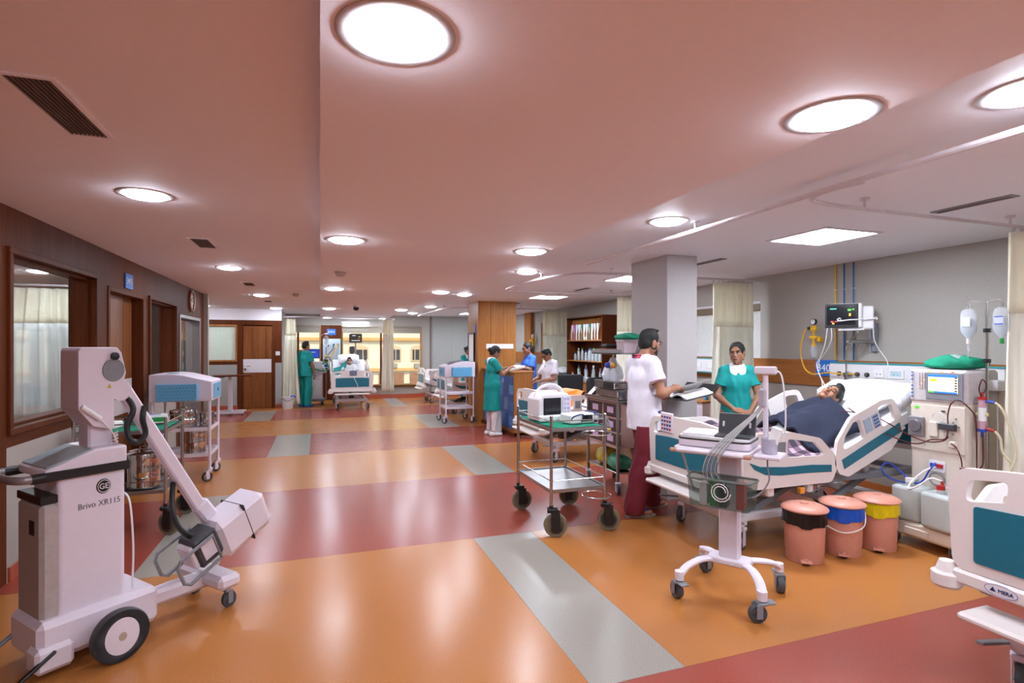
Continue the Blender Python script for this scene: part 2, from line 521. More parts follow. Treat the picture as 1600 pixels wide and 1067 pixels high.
# ---- left wall, veneer with two windows, a timber door and a steel door
TW = 0.2
def lw(mb, y0, y1, z0, z1, m=0): mb.box((XL - TW / 2, (y0 + y1) / 2, (z0 + z1) / 2), (TW, y1 - y0, z1 - z0), m)
W1 = (4.55, 6.09, 0.98, 2.25); DR = (6.38, 7.56, 0, 2.18); W2 = (7.74, 9.09, 0.98, 2.2); SD = (9.28, 10.75, 0, 2.06)
mb = MB()
lw(mb, -3.0, 4.55, 0, ZC)
lw(mb, 4.55, 6.09, 2.25, ZC); lw(mb, 6.09, 6.38, 0.98, ZC); lw(mb, 6.38, 7.56, 2.18, ZC)
lw(mb, 7.56, 7.74, 0, ZC); lw(mb, 7.74, 9.09, 2.2, ZC); lw(mb, 9.09, 9.28, 0, ZC)
lw(mb, 9.28, 10.75, 2.06, ZC); lw(mb, 10.75, 11.08, 0, ZC); lw(mb, 7.74, 9.09, 0.9, 0.98)
wl = struct('wall_left', mb, W_DARK)
mb = MB(); lw(mb, 4.55, 6.38, 0, 0.90); lw(mb, 7.74, 9.09, 0, 0.90)
obj('dado', mb, GREY, wl)
mb = MB(); lw(mb, 4.55, 6.38, 0.90, 0.98); obj('sill_rail', mb, W_DARKH, wl)
struct('baseboard_left', MB().box((XL + 0.008, 5.47, 0.05), (0.016, 1.82, 0.1)).box((XL + 0.008, 8.42, 0.05), (0.016, 1.34, 0.1)), SKIRT)
def window_left(name, W, split=None):
    y0, y1, z0, z1 = W
    fr = MB(); d = 0.22
    xc = XL - TW / 2 + 0.012
    fw = 0.045
    for a, b, c, e in ((y0, y1, z1 - fw, z1), (y0, y1, z0, z0 + fw), (y0, y0 + fw, z0 + fw, z1 - fw), (y1 - fw, y1, z0 + fw, z1 - fw)):
        fr.box((xc, (a + b) / 2, (c + e) / 2), (d, b - a - .001, e - c - .001), 0, 0.004)
    # stepped inner bead
    for a, b, c, e in ((y0 + fw, y1 - fw, z1 - fw - .02, z1 - fw), (y0 + fw, y1 - fw, z0 + fw, z0 + fw + .02), (y0 + fw, y0 + fw + .02, z0 + fw, z1 - fw), (y1 - fw - .02, y1 - fw, z0 + fw, z1 - fw)):
        fr.box((XL - 0.1, (a + b) / 2, (c + e) / 2), (0.12, b - a, e - c), 0, 0.003)
    o = struct(name, fr, W_DARK)
    obj('pane', MB().box((XL - 0.165, (y0 + y1) / 2, (z0 + z1) / 2), (0.006, y1 - y0 - .09, z1 - z0 - .09)), GLASS, o)
    return o
window_left('window_1', W1)
window_left('window_2', W2)
# timber door 3415
d = struct('door_1', MB().box((XL - 0.13, 6.97, 1.075), (0.045, 1.06, 2.14)), W_DOOR)
mb = MB()
for a, b, c, e in ((6.38, 6.43, 0, 2.18), (7.51, 7.56, 0, 2.18), (6.43, 7.51, 2.13, 2.18)):
    mb.box((XL - 0.09, (a + b) / 2, (c + e) / 2), (0.2, b - a - .001, e - c - .001), 0, 0.003)
obj('door_frame', mb, W_DARK, d)
obj('kick_plate', MB().box((XL - 0.104, 7.0, 1.02), (0.006, 0.96, 0.38)), WHITE_METAL, d)
obj('door_handle', MB().tube([(XL - .1, 7.38, 1.04), (XL - .05, 7.38, 1.04), (XL - .045, 7.26, 1.04)], 0.009, sub=4).cyl((XL - .1, 7.38, 1.04), (XL - .09, 7.38, 1.04), 0.025), STEEL, d)
for y in (6.73, 7.2): obj('groove', MB().box((XL - .1065, y, 1.6), (.003, .006, 1.05)), BLACK, d)
# steel double door with slit windows
d = struct('door_2', MB().box((XL - 0.12, 9.66, 1.0), (0.05, 0.66, 2.0), 0, .004), CHROME)
obj('door_leaf', MB().box((XL - 0.12, 10.345, 1.0), (0.05, 0.68, 2.0), 0, .004), CHROME, d)
mb = MB()
for a, b, c, e in ((9.28, 9.325, 0, 2.06), (10.695, 10.75, 0, 2.06), (9.325, 10.695, 2.01, 2.06)):
    mb.box((XL - 0.07, (a + b) / 2, (c + e) / 2), (0.17, b - a - .001, e - c - .001), 0, 0.004)
obj('door_frame', mb, STEEL_SAT, d)
for y in (9.86, 10.12):
    obj('vision_panel', MB().box((XL - 0.093, y, 1.42), (0.006, 0.1, 0.5), 0, .002), BLACK, d)
for y in (9.95, 10.04):
    obj('door_handle', MB().tube([(XL - .095, y, .95), (XL - .05, y, .95), (XL - .05, y, 1.2), (XL - .095, y, 1.2)], 0.009), STEEL, d)

# ---- side room behind the veneer wall
struct('wall_side_room', MB().box((-7.05, 4, 1.26), (0.1, 14.2, 2.52)).box((-2.55, 11.13, 1.26), (1.3, 0.1, 2.52)).box((-6.3, 11.13, 1.26), (1.4, 0.1, 2.52)).box((-4.4, 11.13, 0.3), (2.4, 0.1, 0.6)).box((-4.4, 11.13, 2.4), (2.4, 0.1, 0.24)), GREY)
wd = struct('window_3', MB().box((-4.4, 11.06, 0.62), (2.4, 0.12, 0.06)).box((-4.4, 11.1, 2.25), (2.4, 0.06, 0.06)).box((-4.4, 11.1, 1.4), (0.06, 0.06, 1.62)), W_LIGHT)
obj('pane', MB().box((-4.4, 11.12, 1.45), (2.36, 0.006, 1.6)), GLASS, wd)

# ---- door wall at the far end
def yb(mb, x0, x1, z0, z1, y=YD, t=0.12, m=0, ch=0): mb.box(((x0 + x1) / 2, y + t / 2, (z0 + z1) / 2), (x1 - x0, t, z1 - z0), m, ch)
mb = MB()
yb(mb, -2.95, -0.93, 2.12, 2.24); yb(mb, -1.96, -1.84, 0, 2.12); yb(mb, -1.15, -0.93, 1.16, 2.12); yb(mb, -1.15, -1.08, 0, 1.16)
yb(mb, -2.95, -1.96, 1.12, 1.2)
wf = struct('wall_far', mb, W_DARK)
mb = MB(); yb(mb, -2.95, -1.96, 0, 1.12); yb(mb, -1.08, -0.93, 0, 1.16)
obj('dado', mb, GREY_COOL, wf)
mb = MB(); yb(mb, -3.0, -0.93, 2.24, ZC, t=.3); obj('bulkhead', mb, CEIL_PINK, wf)
struct('baseboard_far', MB().box((-2.45, YD - .008, 0.05), (1.0, 0.016, 0.1)).box((-1.0, YD - .008, 0.05), (0.15, 0.016, 0.1)), SKIRT)
mb = MB(); yb(mb, -2.95, -1.96, 1.2, 2.12, YD + .04, .02)
BLIND = mat('pale green roller blind', (206, 216, 200), 0.7)
wd = struct('window_4', mb, BLIND)
mb = MB()
for a, b, c, e in ((-2.95, -1.96, 2.08, 2.12), (-2.95, -1.96, 1.2, 1.24), (-2.0, -1.96, 1.24, 2.08)): yb(mb, a, b, c, e, YD - .01, .05)
obj('window_frame', mb, W_LIGHT, wd)
d = struct('door_3', MB().box((-1.495, YD + .05, 1.05), (0.67, 0.04, 2.08)), W_DOOR)
obj('backing', MB().box((-1.495, YD + .12, 1.2), (.9, .06, 2.4)), W_DARK, d)  # added board behind the door, keeps daylight from leaking through the gaps
obj('kick_plate', MB().box((-1.5, YD + .026, 1.085), (0.66, 0.006, 0.34)), WHITE_METAL, d)
obj('door_handle', MB().tube([(-1.78, YD + .02, 1.08), (-1.78, YD - .03, 1.08), (-1.65, YD - .035, 1.08)], 0.011, sub=4).cyl((-1.78, YD + .02, 1.0), (-1.78, YD, 1.0), 0.03), STEEL, d)
for x in (-1.62, -1.3): obj('groove', MB().box((x, YD + .0295, 1.05), (.008, .003, 2.0)), BLACK, d)
struct('wall_corridor', MB().box((-3.0, 13.2, 1.26), (0.1, 4.1, 2.52)).box((-0.98, 16.16, 1.26), (0.1, 1.7, 2.52)), GREY)

# ---- window wall
mb = MB()
def wy(x0, x1, z0, z1, m=0): mb.box(((x0 + x1) / 2, YF + 0.1, (z0 + z1) / 2), (x1 - x0, 0.2, z1 - z0), m)
wy(-0.98, -0.72, 0, ZC); wy(-0.72, 2.99, 0, 0.38); wy(-0.72, 2.99, 2.19, ZC); wy(2.99, XR + .1, 0, ZC); wy(0.03, 0.6, .38, 2.19)
ww = struct('wall_window', mb, GREY)
obj('column_cladding', MB().box((0.315, YF - 0.03, 1.1), (0.57, 0.06, 2.2)), W_DARK, ww)
mb = MB().box((3.62, YF - .006, 1.26), (0.58, 0.012, 2.5), 0, .003); obj('wall_panel', mb, GREY_COOL, ww)
mb = MB().box((4.75, YF - .006, 1.26), (1.64, 0.012, 2.5), 0, .003); obj('wall_panel', mb, GREY_COOL, ww)
obj('panel_joint', MB().box((3.27, YF - .01, 1.26), (.06, 0.02, 2.5)), mat('taupe joint strip', (120, 108, 104), .6), ww)
struct('baseboard_window', MB().box((2.3, YF - .01, 0.06), (6.5, 0.02, 0.12)), SKIRT)
W_GOLD = wood('wood window frame', (150, 112, 66), (188, 150, 100), .4)
def window_far(name, x0, x1, mull):
    m = MB()
    for a, b, c, e in ((x0, x1, 2.14, 2.19), (x0, x1, .38, .43), (x0, x0 + .05, .43, 2.14), (x1 - .05, x1, .43, 2.14)):
        m.box(((a + b) / 2, YF + .02, (c + e) / 2), (b - a - .001, .1, e - c - .001), 0, .004)
    o = struct(name, m, W_GOLD)
    for q in mull: obj('mullion', MB().box((q, YF + .02, 1.285), (.055, .08, 1.71), 0, .004), W_DARK, o)
    obj('pane', MB().box(((x0 + x1) / 2, YF + .05, 1.28), (x1 - x0 - .1, .008, 1.7)), GLASS, o)
    obj('roller_blind', MB().box(((x0 + x1) / 2, YF - .03, 2.06), (x1 - x0 - .04, .012, .16)).cyl((x0 + .02, YF - .03, 2.16), (x1 - .02, YF - .03, 2.16), .025), mat('grey blind cloth', (150, 140, 126), .8), o)
    obj('window_sill', MB().box(((x0 + x1) / 2, YF - .02, .37), (x1 - x0 + .06, .12, .03), 0, .004), W_DARK, o)
window_far('window_5', -0.72, 0.03, [-.6])
window_far('window_6', 0.6, 2.99, [1.75])

# ---- right wall
mb = MB()
def rx(y0, y1, z0, z1, m=0): mb.box((XR + 0.1, (y0 + y1) / 2, (z0 + z1) / 2), (0.2, y1 - y0, z1 - z0), m)
RW = [(5.84, 7.6, 1.42, 2.2), (12.6, 13.6, .9, 2.2)]
rx(-3, 5.84, 0, ZC); rx(5.84, 7.6, 0, 1.42); rx(5.84, 7.6, 2.2, ZC); rx(7.6, 12.6, 0, ZC); rx(12.6, 13.6, 0, .9); rx(12.6, 13.6, 2.2, ZC); rx(13.6, 17.2, 0, ZC)
wr = struct('wall_right', mb, GREY)
for y0, y1, z0, z1, nm in ((*RW[0], 'window_7'), (*RW[1], 'window_8')):
    m = MB()
    for a, b, c, e in ((y0, y1, z1 - .04, z1), (y0, y1, z0, z0 + .04), (y0, y0 + .04, z0 + .04, z1 - .04), (y1 - .04, y1, z0 + .04, z1 - .04)):
        m.box((XR + .09, (a + b) / 2, (c + e) / 2), (.14, b - a - .001, e - c - .001), 0, .003)
    o = struct(nm, m, WHITE_METAL if nm == 'window_7' else W_GOLD)
    if nm == 'window_7':
        obj('blind_head', MB().box((XR + .04, (y0 + y1) / 2, z1 - .09), (.07, y1 - y0 - .02, .09), 0, .006), mat('bronze blind head', (112, 94, 74), .5), o)
        obj('roller_blind', MB().box((XR + .06, (y0 + y1) / 2, (z0 + z1 - .12) / 2), (.012, y1 - y0 - .1, z1 - z0 - .12)), mat('white blind cloth', (214, 214, 210), .8), o)
    else:
        obj('mullion', MB().box((XR + .09, 13.0, 1.55), (.06, .06, 1.2)), W_DARK, o)
        obj('pane', MB().box((XR + .12, 13.1, 1.55), (.008, .9, 1.2)), GLASS, o)
struct('baseboard_right', MB().box((XR - .01, 7.0, 0.06), (0.02, 19.9, 0.12)), mat('orange skirting vinyl', (190, 110, 52), .35))
W_HEAD = wood('wood bed head panel', (140, 84, 42), (172, 112, 62), .4, axis='Y')
def wall_strip(y0, y1): obj('bed_head_panel', MB().box((XR - .0125, (y0 + y1) / 2, 1.265), (.025, y1 - y0, .31), 0, .003), W_HEAD, wr)
wall_strip(-0.6, 5.93); wall_strip(6.1, 9.2); wall_strip(12.0, 16.6)
obj('pilaster', MB().box((XR - .05, 14.35, 1.26), (.1, .5, 2.5)), W_LIGHT, wr)

# ---- columns
c = struct('column_grey', MB().box((3.535, 5.09, 1.26), (0.37, 0.68, 2.52), 0, .004), mat('grey column laminate', (172, 164, 162), .55, var=.02))
c['kind'] = 'structure'
mb = MB().box((3.515, 11.35, 1.26), (0.83, 0.82, 2.52))
wc = struct('column_wood', mb, W_LIGHT)
for x in (3.37, 3.66): obj('groove', MB().box((x, 10.938, 1.26), (.006, .005, 2.5)), W_DARK, wc)
obj('plaque', MB().box((3.57, 10.93, 1.58), (.6, .012, .1), 0, .002), WHITE, wc)
obj('plaque', MB().box((3.095, 11.2, 1.93), (.012, .16, .22), 0, .002), mat('violet blue sign', (92, 108, 178), .4), wc)

# ---- the building across the street
FAC = mat('cream sunlit render', (232, 214, 180), .8, var=.08, scale=.6)
fb = thing('street_building', 'cream rendered apartment building across the street seen through the windows', 'building', (0, 46, 0))
obj('wall', MB().box((-2, .5, 0), (60, 1, 22)), FAC, fb)
for z in (2.15, -.35, 5.2): obj('cornice', MB().box((-2, -.12, z), (60, .3, .28), 0, .03), mat('ochre cornice', (206, 158, 96), .8), fb)
FRM = mat('window surround', (206, 176, 140), .8); PAN = mat('dark building pane', (52, 50, 48), .2); SHUT = mat('brown shutter', (150, 104, 74), .7)
for i, x in enumerate((-22, -19.2, -16.6, -14, -3.6, -1.6, .6, 2.95, 7.7, 5.58, 10.5)):
    wdt = 1.35 if i % 2 else .8
    pts = [(x - wdt / 2 - .12, .35), (x + wdt / 2 + .12, .35), (x + wdt / 2 + .12, 1.35)] + [(x + (wdt / 2 + .12) * math.cos(t), 1.35 + .32 * math.sin(t)) for t in [PI * k / 8 for k in range(1, 8)]] + [(x - wdt / 2 - .12, 1.35)]
    wn = obj('window', MB().prism(pts, 'y', -.1, .02), FRM, fb)
    obj('pane', MB().box((x, -.11, .88), (wdt, .03, .86)), PAN, wn)
    for k in (-.25, .25): obj('mullion', MB().box((x + k * wdt, -.13, .88), (.06, .04, .86)), FRM, wn)
    ac = obj('shutter', MB().box((x, -.08, -1.15), (wdt * 1.5, .14, 1.05), 0, .03), SHUT, fb)
    obj('air_unit', MB().box((x + .1, -.2, -.02 if i % 2 else -.05), (.7, .35, .4), 0, .03), mat('air unit grey', (150, 140, 128), .6), fb)
struct('street_ground', MB().box((-2, 45, -9.1), (70, 60, .2)), mat('street asphalt', (110, 106, 100), .9))
# ------------------------------------------------------------------ ceiling lamps, panels, grilles, rails
TRIM = mat('lamp trim ring', (196, 188, 190), .3, .3)
def make_down():
    r = thing('ceiling_lamp', '-', 'lamp')
    obj('trim_ring', MB().lathe([(.126, .002), (.156, .002), (.156, -.002), (.15, -.004), (.132, -.005), (.126, -.004), (.126, .002)], n=40), TRIM, r)
    obj('diffuser', MB().lathe([(0, -.028), (.06, -.025), (.104, -.016), (.128, -.002)], n=28), LAMP_M, r)
    return r
_first = make_down(); _used = []
def down(x, y, z, label, group):
    o = _first if not _used else copy_tree(_first)
    _used.append(o); o.location = (x, y, z); tag(o, label, 'lamp', group)
G = 'round ceiling lamps'
for y, t in ((1.46, 'largest-looking round ceiling lamp with dark trim ring near the slab edge'), (4.40, 'round ceiling lamp in the salmon slab, inner row, before the smoke detector'),
             (8.18, 'round ceiling lamp in the salmon slab just past the smoke detector'), (12.5, 'small-looking round lamp in the salmon slab behind the dome camera'), (16.3, 'tiny-looking round lamp in the slab above the sign 3403')):
    down(.19, y, ZS, t, G)
for y, t in ((1.46, 'round ceiling lamp at the slab edge above the bay with the patient'), (4.40, 'round ceiling lamp at the slab edge above the monitor trolley'), (8.15, 'round ceiling lamp at the slab edge before the wooden column'),
             (12.4, 'round ceiling lamp at the slab edge above the far window'), (16.3, 'tiny-looking round lamp at the slab end over the far bed')):
    down(1.72, y, ZS, t, G)
for y, t in ((3.95, 'round ceiling lamp between the big grille and the veneer wall windows'), (7.28, 'round ceiling lamp past the second grille near the clock'), (11.0, 'round ceiling lamp over the corridor past the clock'), (14.6, 'round ceiling lamp in front of the far timber door')):
    down(-1.02, y, ZC, t, G)
down(-2.55, 14.3, ZC, 'round ceiling lamp over the overbed table in the side passage', G)
for y, t in ((1.27, 'round lamp cut by the picture edge above the curtain rail'), (3.49, 'round lamp beside a rail hanger above the doctor'), (6.46, 'round lamp beside a rail hanger before the wooden column'), (9.64, 'round lamp in the pale ceiling above the desk nurses'), (12.85, 'round lamp in the pale ceiling past the wooden column'), (15.49, 'round lamp in the pale ceiling near the far grey panels')):
    down(2.47, y, ZC, t, G)
for x, y, t in ((-3.6, 6.6, 'round lamp in the side room seen through the glass'), (-3.3, 8.4, 'round lamp over the curtain in the side room'), (-3.0, 5.2, 'added round lamp in the side room near the glass'), (-4.6, 7.6, 'added round lamp deep in the side room')): down(x, y, ZC, t, G)  # last two lamps are added to brighten the side room
for x, y, t in ((.19, -1.5, 'at the slab edge'), (1.72, -1.5, 'at the ward edge of the slab'), (-1.02, .4, 'abreast of the photographer'), (-1.02, -2.2, 'by the veneer wall'), (2.47, -1.2, 'in the pale ceiling')): down(x, y, ZC if x < 0 or x > 2 else ZS, 'round ceiling lamp out of view behind the photographer ' + t, G)

def panel(x, y, label):
    r = thing('panel_light', label, 'lamp', (x, y, ZC), group='square ceiling panel lights')
    m = MB()
    for a, b, c, e in ((-.31, .31, -.31, -.28), (-.31, .31, .28, .31), (-.31, -.28, -.28, .28), (.28, .31, -.28, .28)): m.box(((a + b) / 2, (c + e) / 2, -.005), (b - a, e - c, .014))
    obj('frame', m, WHITE_METAL, r)
    obj('diffuser', MB().box((0, 0, -.006), (.56, .56, .008)), PANEL_M, r)
panel(4.05, 3.53, 'square ceiling panel light above the patient in the open bay')
panel(4.1, 6.6, 'square ceiling panel light beside the grey column')
panel(4.1, 9.6, 'square ceiling panel light above the nursing desk')
panel(4.1, 15.2, 'square ceiling panel light behind the wooden column')
panel(4.05, 0.4, 'square ceiling panel light out of view above the near bed')
t = thing('tube_light', 'thin strip light above the far windows', 'lamp', (1.0, 16.9, 2.27))
obj('tube', MB().box((0, 0, 0), (.7, .02, .016)), PANEL_M, t); obj('bracket', MB().box((0, .03, .02), (.8, .04, .04)), WHITE, t)

# grilles
VB = mat('grille dark void', (40, 32, 30), .8); VS = mat('grille slat bronze', (120, 92, 82), .4)
def grille(x, y, L, Wd, n, label, along='y', z=ZC):
    r = thing('ceiling_grille', label, 'vent', (x, y, z), 0 if along == 'y' else PI / 2, 'ceiling air grilles')
    obj('backing', MB().box((0, 0, -.001), (Wd, L, .002)), VB, r)
    m = MB()
    for a, b, c, e in ((-Wd / 2 - .018, Wd / 2 + .018, L / 2, L / 2 + .018), (-Wd / 2 - .018, Wd / 2 + .018, -L / 2 - .018, -L / 2), (-Wd / 2 - .018, -Wd / 2, -L / 2, L / 2), (Wd / 2, Wd / 2 + .018, -L / 2, L / 2)):
        m.box(((a + b) / 2, (c + e) / 2, -.004), (b - a, e - c, .008))
    obj('frame', m, CEIL_PINK if x < 0 else MGREY, r)
    me = None
    for k in range(n):
        xx = -Wd / 2 + Wd * (k + .5) / n
        if me is None: me = MB().box((0, 0, -.005), (Wd / n * .28, L, .006)).mesh('slat', VS)
        link('slat', me, r, (xx, 0, 0))
grille(-.965, 2.63, .56, .14, 9, 'long slatted air grille nearest the photographer')
grille(-1.0, 5.62, .46, .14, 8, 'slatted air grille between two lamps near the sign')
grille(-1.01, 9.08, .44, .14, 6, 'slatted air grille near the clock')
grille(-1.02, 12.4, .44, .14, 5, 'small-looking slatted air grille in the far corridor')
for y, t in ((2.4, 'dark slot diffuser above the bay with the patient'), (5.0, 'dark slot diffuser by the grey column'), (8.1, 'dark slot diffuser above the desk chairs'), (11.4, 'dark slot diffuser behind the wooden column')):
    grille(4.07, y, .44, .05, 2, t)

# detectors and dome camera
for x, y, z, t in ((.21, 6.3, ZS, 'round smoke detector in the salmon slab'), (-.41, 10.5, ZC, 'round smoke detector in the corridor ceiling')):
    r = thing('smoke_detector', t, 'detector', (x, y, z))
    obj('base', MB().lathe([(0, 0), (.062, 0), (.062, -.015), (0, -.015)]), mat('detector ivory', (196, 176, 164), .5), r)
    obj('head', MB().lathe([(.05, -.015), (.052, -.03), (.036, -.05), (0, -.052)]), mat('detector ivory', (196, 176, 164), .5), r)
r = thing('dome_camera', 'small black dome camera under the salmon slab', 'camera', (.69, 11.5, ZS))
obj('base', MB().lathe([(0, 0), (.075, 0), (.075, -.03), (0, -.03)]), WHITE, r)
obj('dome', MB().lathe([(.06, -.03), (.058, -.06), (.04, -.09), (0, -.1)]), BLACK, r)

# curtain rails
RAILM = mat('rail white aluminium', (214, 204, 208), .3, .2)
def rail(pts, label, hang):
    r = thing('curtain_rail', label, 'rail', (0, 0, 0))
    obj('track', MB().tube(pts, (.012, .016), 8, sub=6), RAILM, r)
    for x, y in hang:
        obj('hanger', MB().cyl((x, y, 2.45), (x, y, ZC), .008, n=8).cyl((x, y, ZC - .012), (x, y, ZC), .03, n=12), RAILM, r)
Z = 2.45
rail([(2.66, 5.2, Z), (2.66, 4.9, Z), (2.66, 3.9, Z), (2.66, 1.5, Z), (2.66, -.5, Z)], 'straight curtain rail along the open bay', [(2.66, 3.42), (2.66, .6)])
rail([(2.70, 2.1, Z), (2.67, 2.3, Z), (2.74, 2.46, Z), (2.95, 2.52, Z), (3.3, 2.53, Z), (4.2, 2.53, Z), (5.58, 2.53, Z)], 'curved curtain rail parting the two nearest beds', [(3.26, 2.53), (4.7, 2.53)])
rail([(5.58, 5.8, Z), (4.3, 5.8, Z), (3.3, 5.78, Z), (2.9, 5.9, Z), (2.7, 6.4, Z), (2.66, 7.0, Z), (2.66, 7.7, Z), (2.75, 8.0, Z), (3.1, 8.08, Z), (4.2, 8.08, Z), (5.58, 8.08, Z)], 'looped curtain rail round the bay beside the grey column', [(2.68, 6.5), (3.3, 5.8), (4.6, 8.08)])
rail([(5.58, 11.9, Z), (4.2, 11.9, Z), (3.3, 11.92, Z), (2.85, 12.1, Z), (2.68, 12.6, Z), (2.66, 13.5, Z), (2.66, 15.8, Z)], 'looped curtain rail behind the wooden column', [(2.7, 12.4), (2.66, 15.2), (4.4, 11.9)])
rail([(-.9, 15.3, 2.33), (-.6, 15.0, 2.33), (0, 14.9, 2.33), (1.2, 14.9, 2.33), (1.75, 15.0, 2.33), (1.95, 15.4, 2.33), (1.98, 16.9, 2.33)], 'curtain rail round the far bay below the sign 3403', [])
rail([(-5.4, 9.0, 2.4), (-4.2, 9.0, 2.4), (-2.3, 9.0, 2.4)], 'straight curtain rail in the side room', [(-4.0, 9.0)])

# curtains
def curtain(name, label, p0, p1, ztop, zbot, folds, amp, net=.28, mats=None, spread=0.0, tilt=(0, 0), seed=0, hem=1.0):
    rnd = random.Random(seed)
    p0, p1 = Vector(p0), Vector(p1); d = (p1 - p0); L = d.length; d.normalize(); nn = Vector((-d.y, d.x))
    ph = [rnd.uniform(-.6, .6) for _ in range(6)]
    zn = ztop - (ztop - zbot) * net
    def fn_for(za, zb):
        def fn(u, v):
            z = za + (zb - za) * v
            k = (ztop - z) / (ztop - zbot)
            a = amp * (.55 + .6 * k)
            uu = u + .012 * math.sin(9 * u + 3 * k + ph[0])
            off = a * math.sin(2 * PI * folds * uu + ph[1] * k) + .35 * a * math.sin(2 * PI * folds * 2.3 * uu + ph[2])
            s = (u - .5) * L * (1 + spread * k) + .5 * L + .012 * math.sin(14 * u + 5 * k + ph[3])
            q = p0 + d * s + nn * off
            return (q.x + tilt[0] * k, q.y + tilt[1] * k, z)
        return fn
    r = thing(name, label, 'curtain', (0, 0, 0))
    nu = folds * 12
    obj('drape', MB().slab(fn_for(zn, zbot), nu, 14, (nn.x * .003, nn.y * .003, 0)), (mats or (CURT, CURT_NET))[0], r, angle=2)
    obj('net_top', MB().slab(fn_for(ztop, zn), nu, 6, (nn.x * .003, nn.y * .003, 0)), (mats or (CURT, CURT_NET))[1], r, angle=2)
    m = MB()
    for k in range(folds + 1):
        q = p0 + d * (L * k / folds); m.tube([(q.x + .012 * math.cos(t), q.y, ztop + .016 + .016 * math.sin(t)) for t in [2 * PI * j / 8 for j in range(8)]], .0025, 5, closed=True)
    obj('hook_ring', m, STEEL, r)
    return r
curtain('bay_curtain', 'cream curtain bunched behind the nurse in teal', (4.80, 5.8), (5.42, 5.8), 2.41, .35, 8, .045, seed=1)
curtain('bay_curtain', 'cream curtain cut by the picture edge beside the dialysis machine', (4.74, 2.53), (5.5, 2.53), 2.41, .3, 8, .05, seed=2)
curtain('bay_curtain', 'cream curtain with net top half hidden by the grey column', (4.72, 8.1), (5.5, 8.1), 2.41, .35, 7, .05, seed=3)
curtain('bay_curtain', 'cream curtain beside the file shelf', (4.95, 11.9), (5.56, 11.9), 2.41, .35, 8, .05, seed=4)
curtain('bay_curtain', 'cream curtain flaring to the floor behind the white bucket', (-.84, 15.3), (-.6, 15.15), 2.30, .1, 5, .05, net=.2, spread=.9, seed=5)
curtain('bay_curtain', 'slim cream curtain beside the far window mullion', (1.62, 15.1), (1.88, 15.25), 2.30, .35, 4, .045, net=.2, spread=.2, seed=6)
curtain('side_room_curtain', 'white sheer curtain hung in the side room behind glass', (-5.2, 9.0), (-2.9, 9.0), 2.36, .62, 13, .05, net=.27, mats=(SHEER, CURT_NET), seed=8)
# ------------------------------------------------------------------ casters and hospital beds
def caster(parent, x, y, r, wd, top, rim, tyre, fork, rot=0.0, trail=0.03, brake=None):
    """fork as the part, wheel as its sub-part"""
    c, s = math.cos(rot), math.sin(rot)
    def L(a, b, z): return (x + a * c - b * s, y + a * s + b * c, z)
    m = MB(); R = Rz(rot)
    m.cyl(L(0, 0, top - .03), L(0, 0, top), .016, n=10)
    m.box(L(-trail * .3, 0, (top - .03 + 2 * r + .005) / 2 + .004), (r * .9, wd + .03, max(.02, top - .03 - 2 * r)), 0, .006, R)
    for q in (-1, 1):
        m.box(L(-trail, q * (wd / 2 + .009), r * 1.35), (r * .75, .007, r * 1.6), 0, .003, R)
    if brake: m.box(L(r * .7, 0, 2 * r + .008), (r * 1.3, wd + .02, .012), 0, .004, R)
    f = obj('caster', m, fork, parent)
    m = MB()
    a, b = Vector(L(-trail, -wd / 2, r)), Vector(L(-trail, wd / 2, r)); ax = (b - a).normalized()
    m.cyl(a, b, r * .74, n=18, m=0)
    k = MB(); prof = [(r * .74, -wd / 2), (r * .95, -wd / 2), (r, -wd / 4), (r, wd / 4), (r * .95, wd / 2), (r * .74, wd / 2)]
    k.lathe(prof, n=22, axis='y')
    T = Matrix.Translation(Vector(L(-trail, 0, r))) @ Matrix.Rotation(rot, 4, 'Z')
    m.add([T @ p for p in k.v], k.f, 1)
    m.cyl(a - ax * .004, b + ax * .004, r * .16, n=10, m=0)
    obj('wheel', m, [rim, tyre], f)
    return f

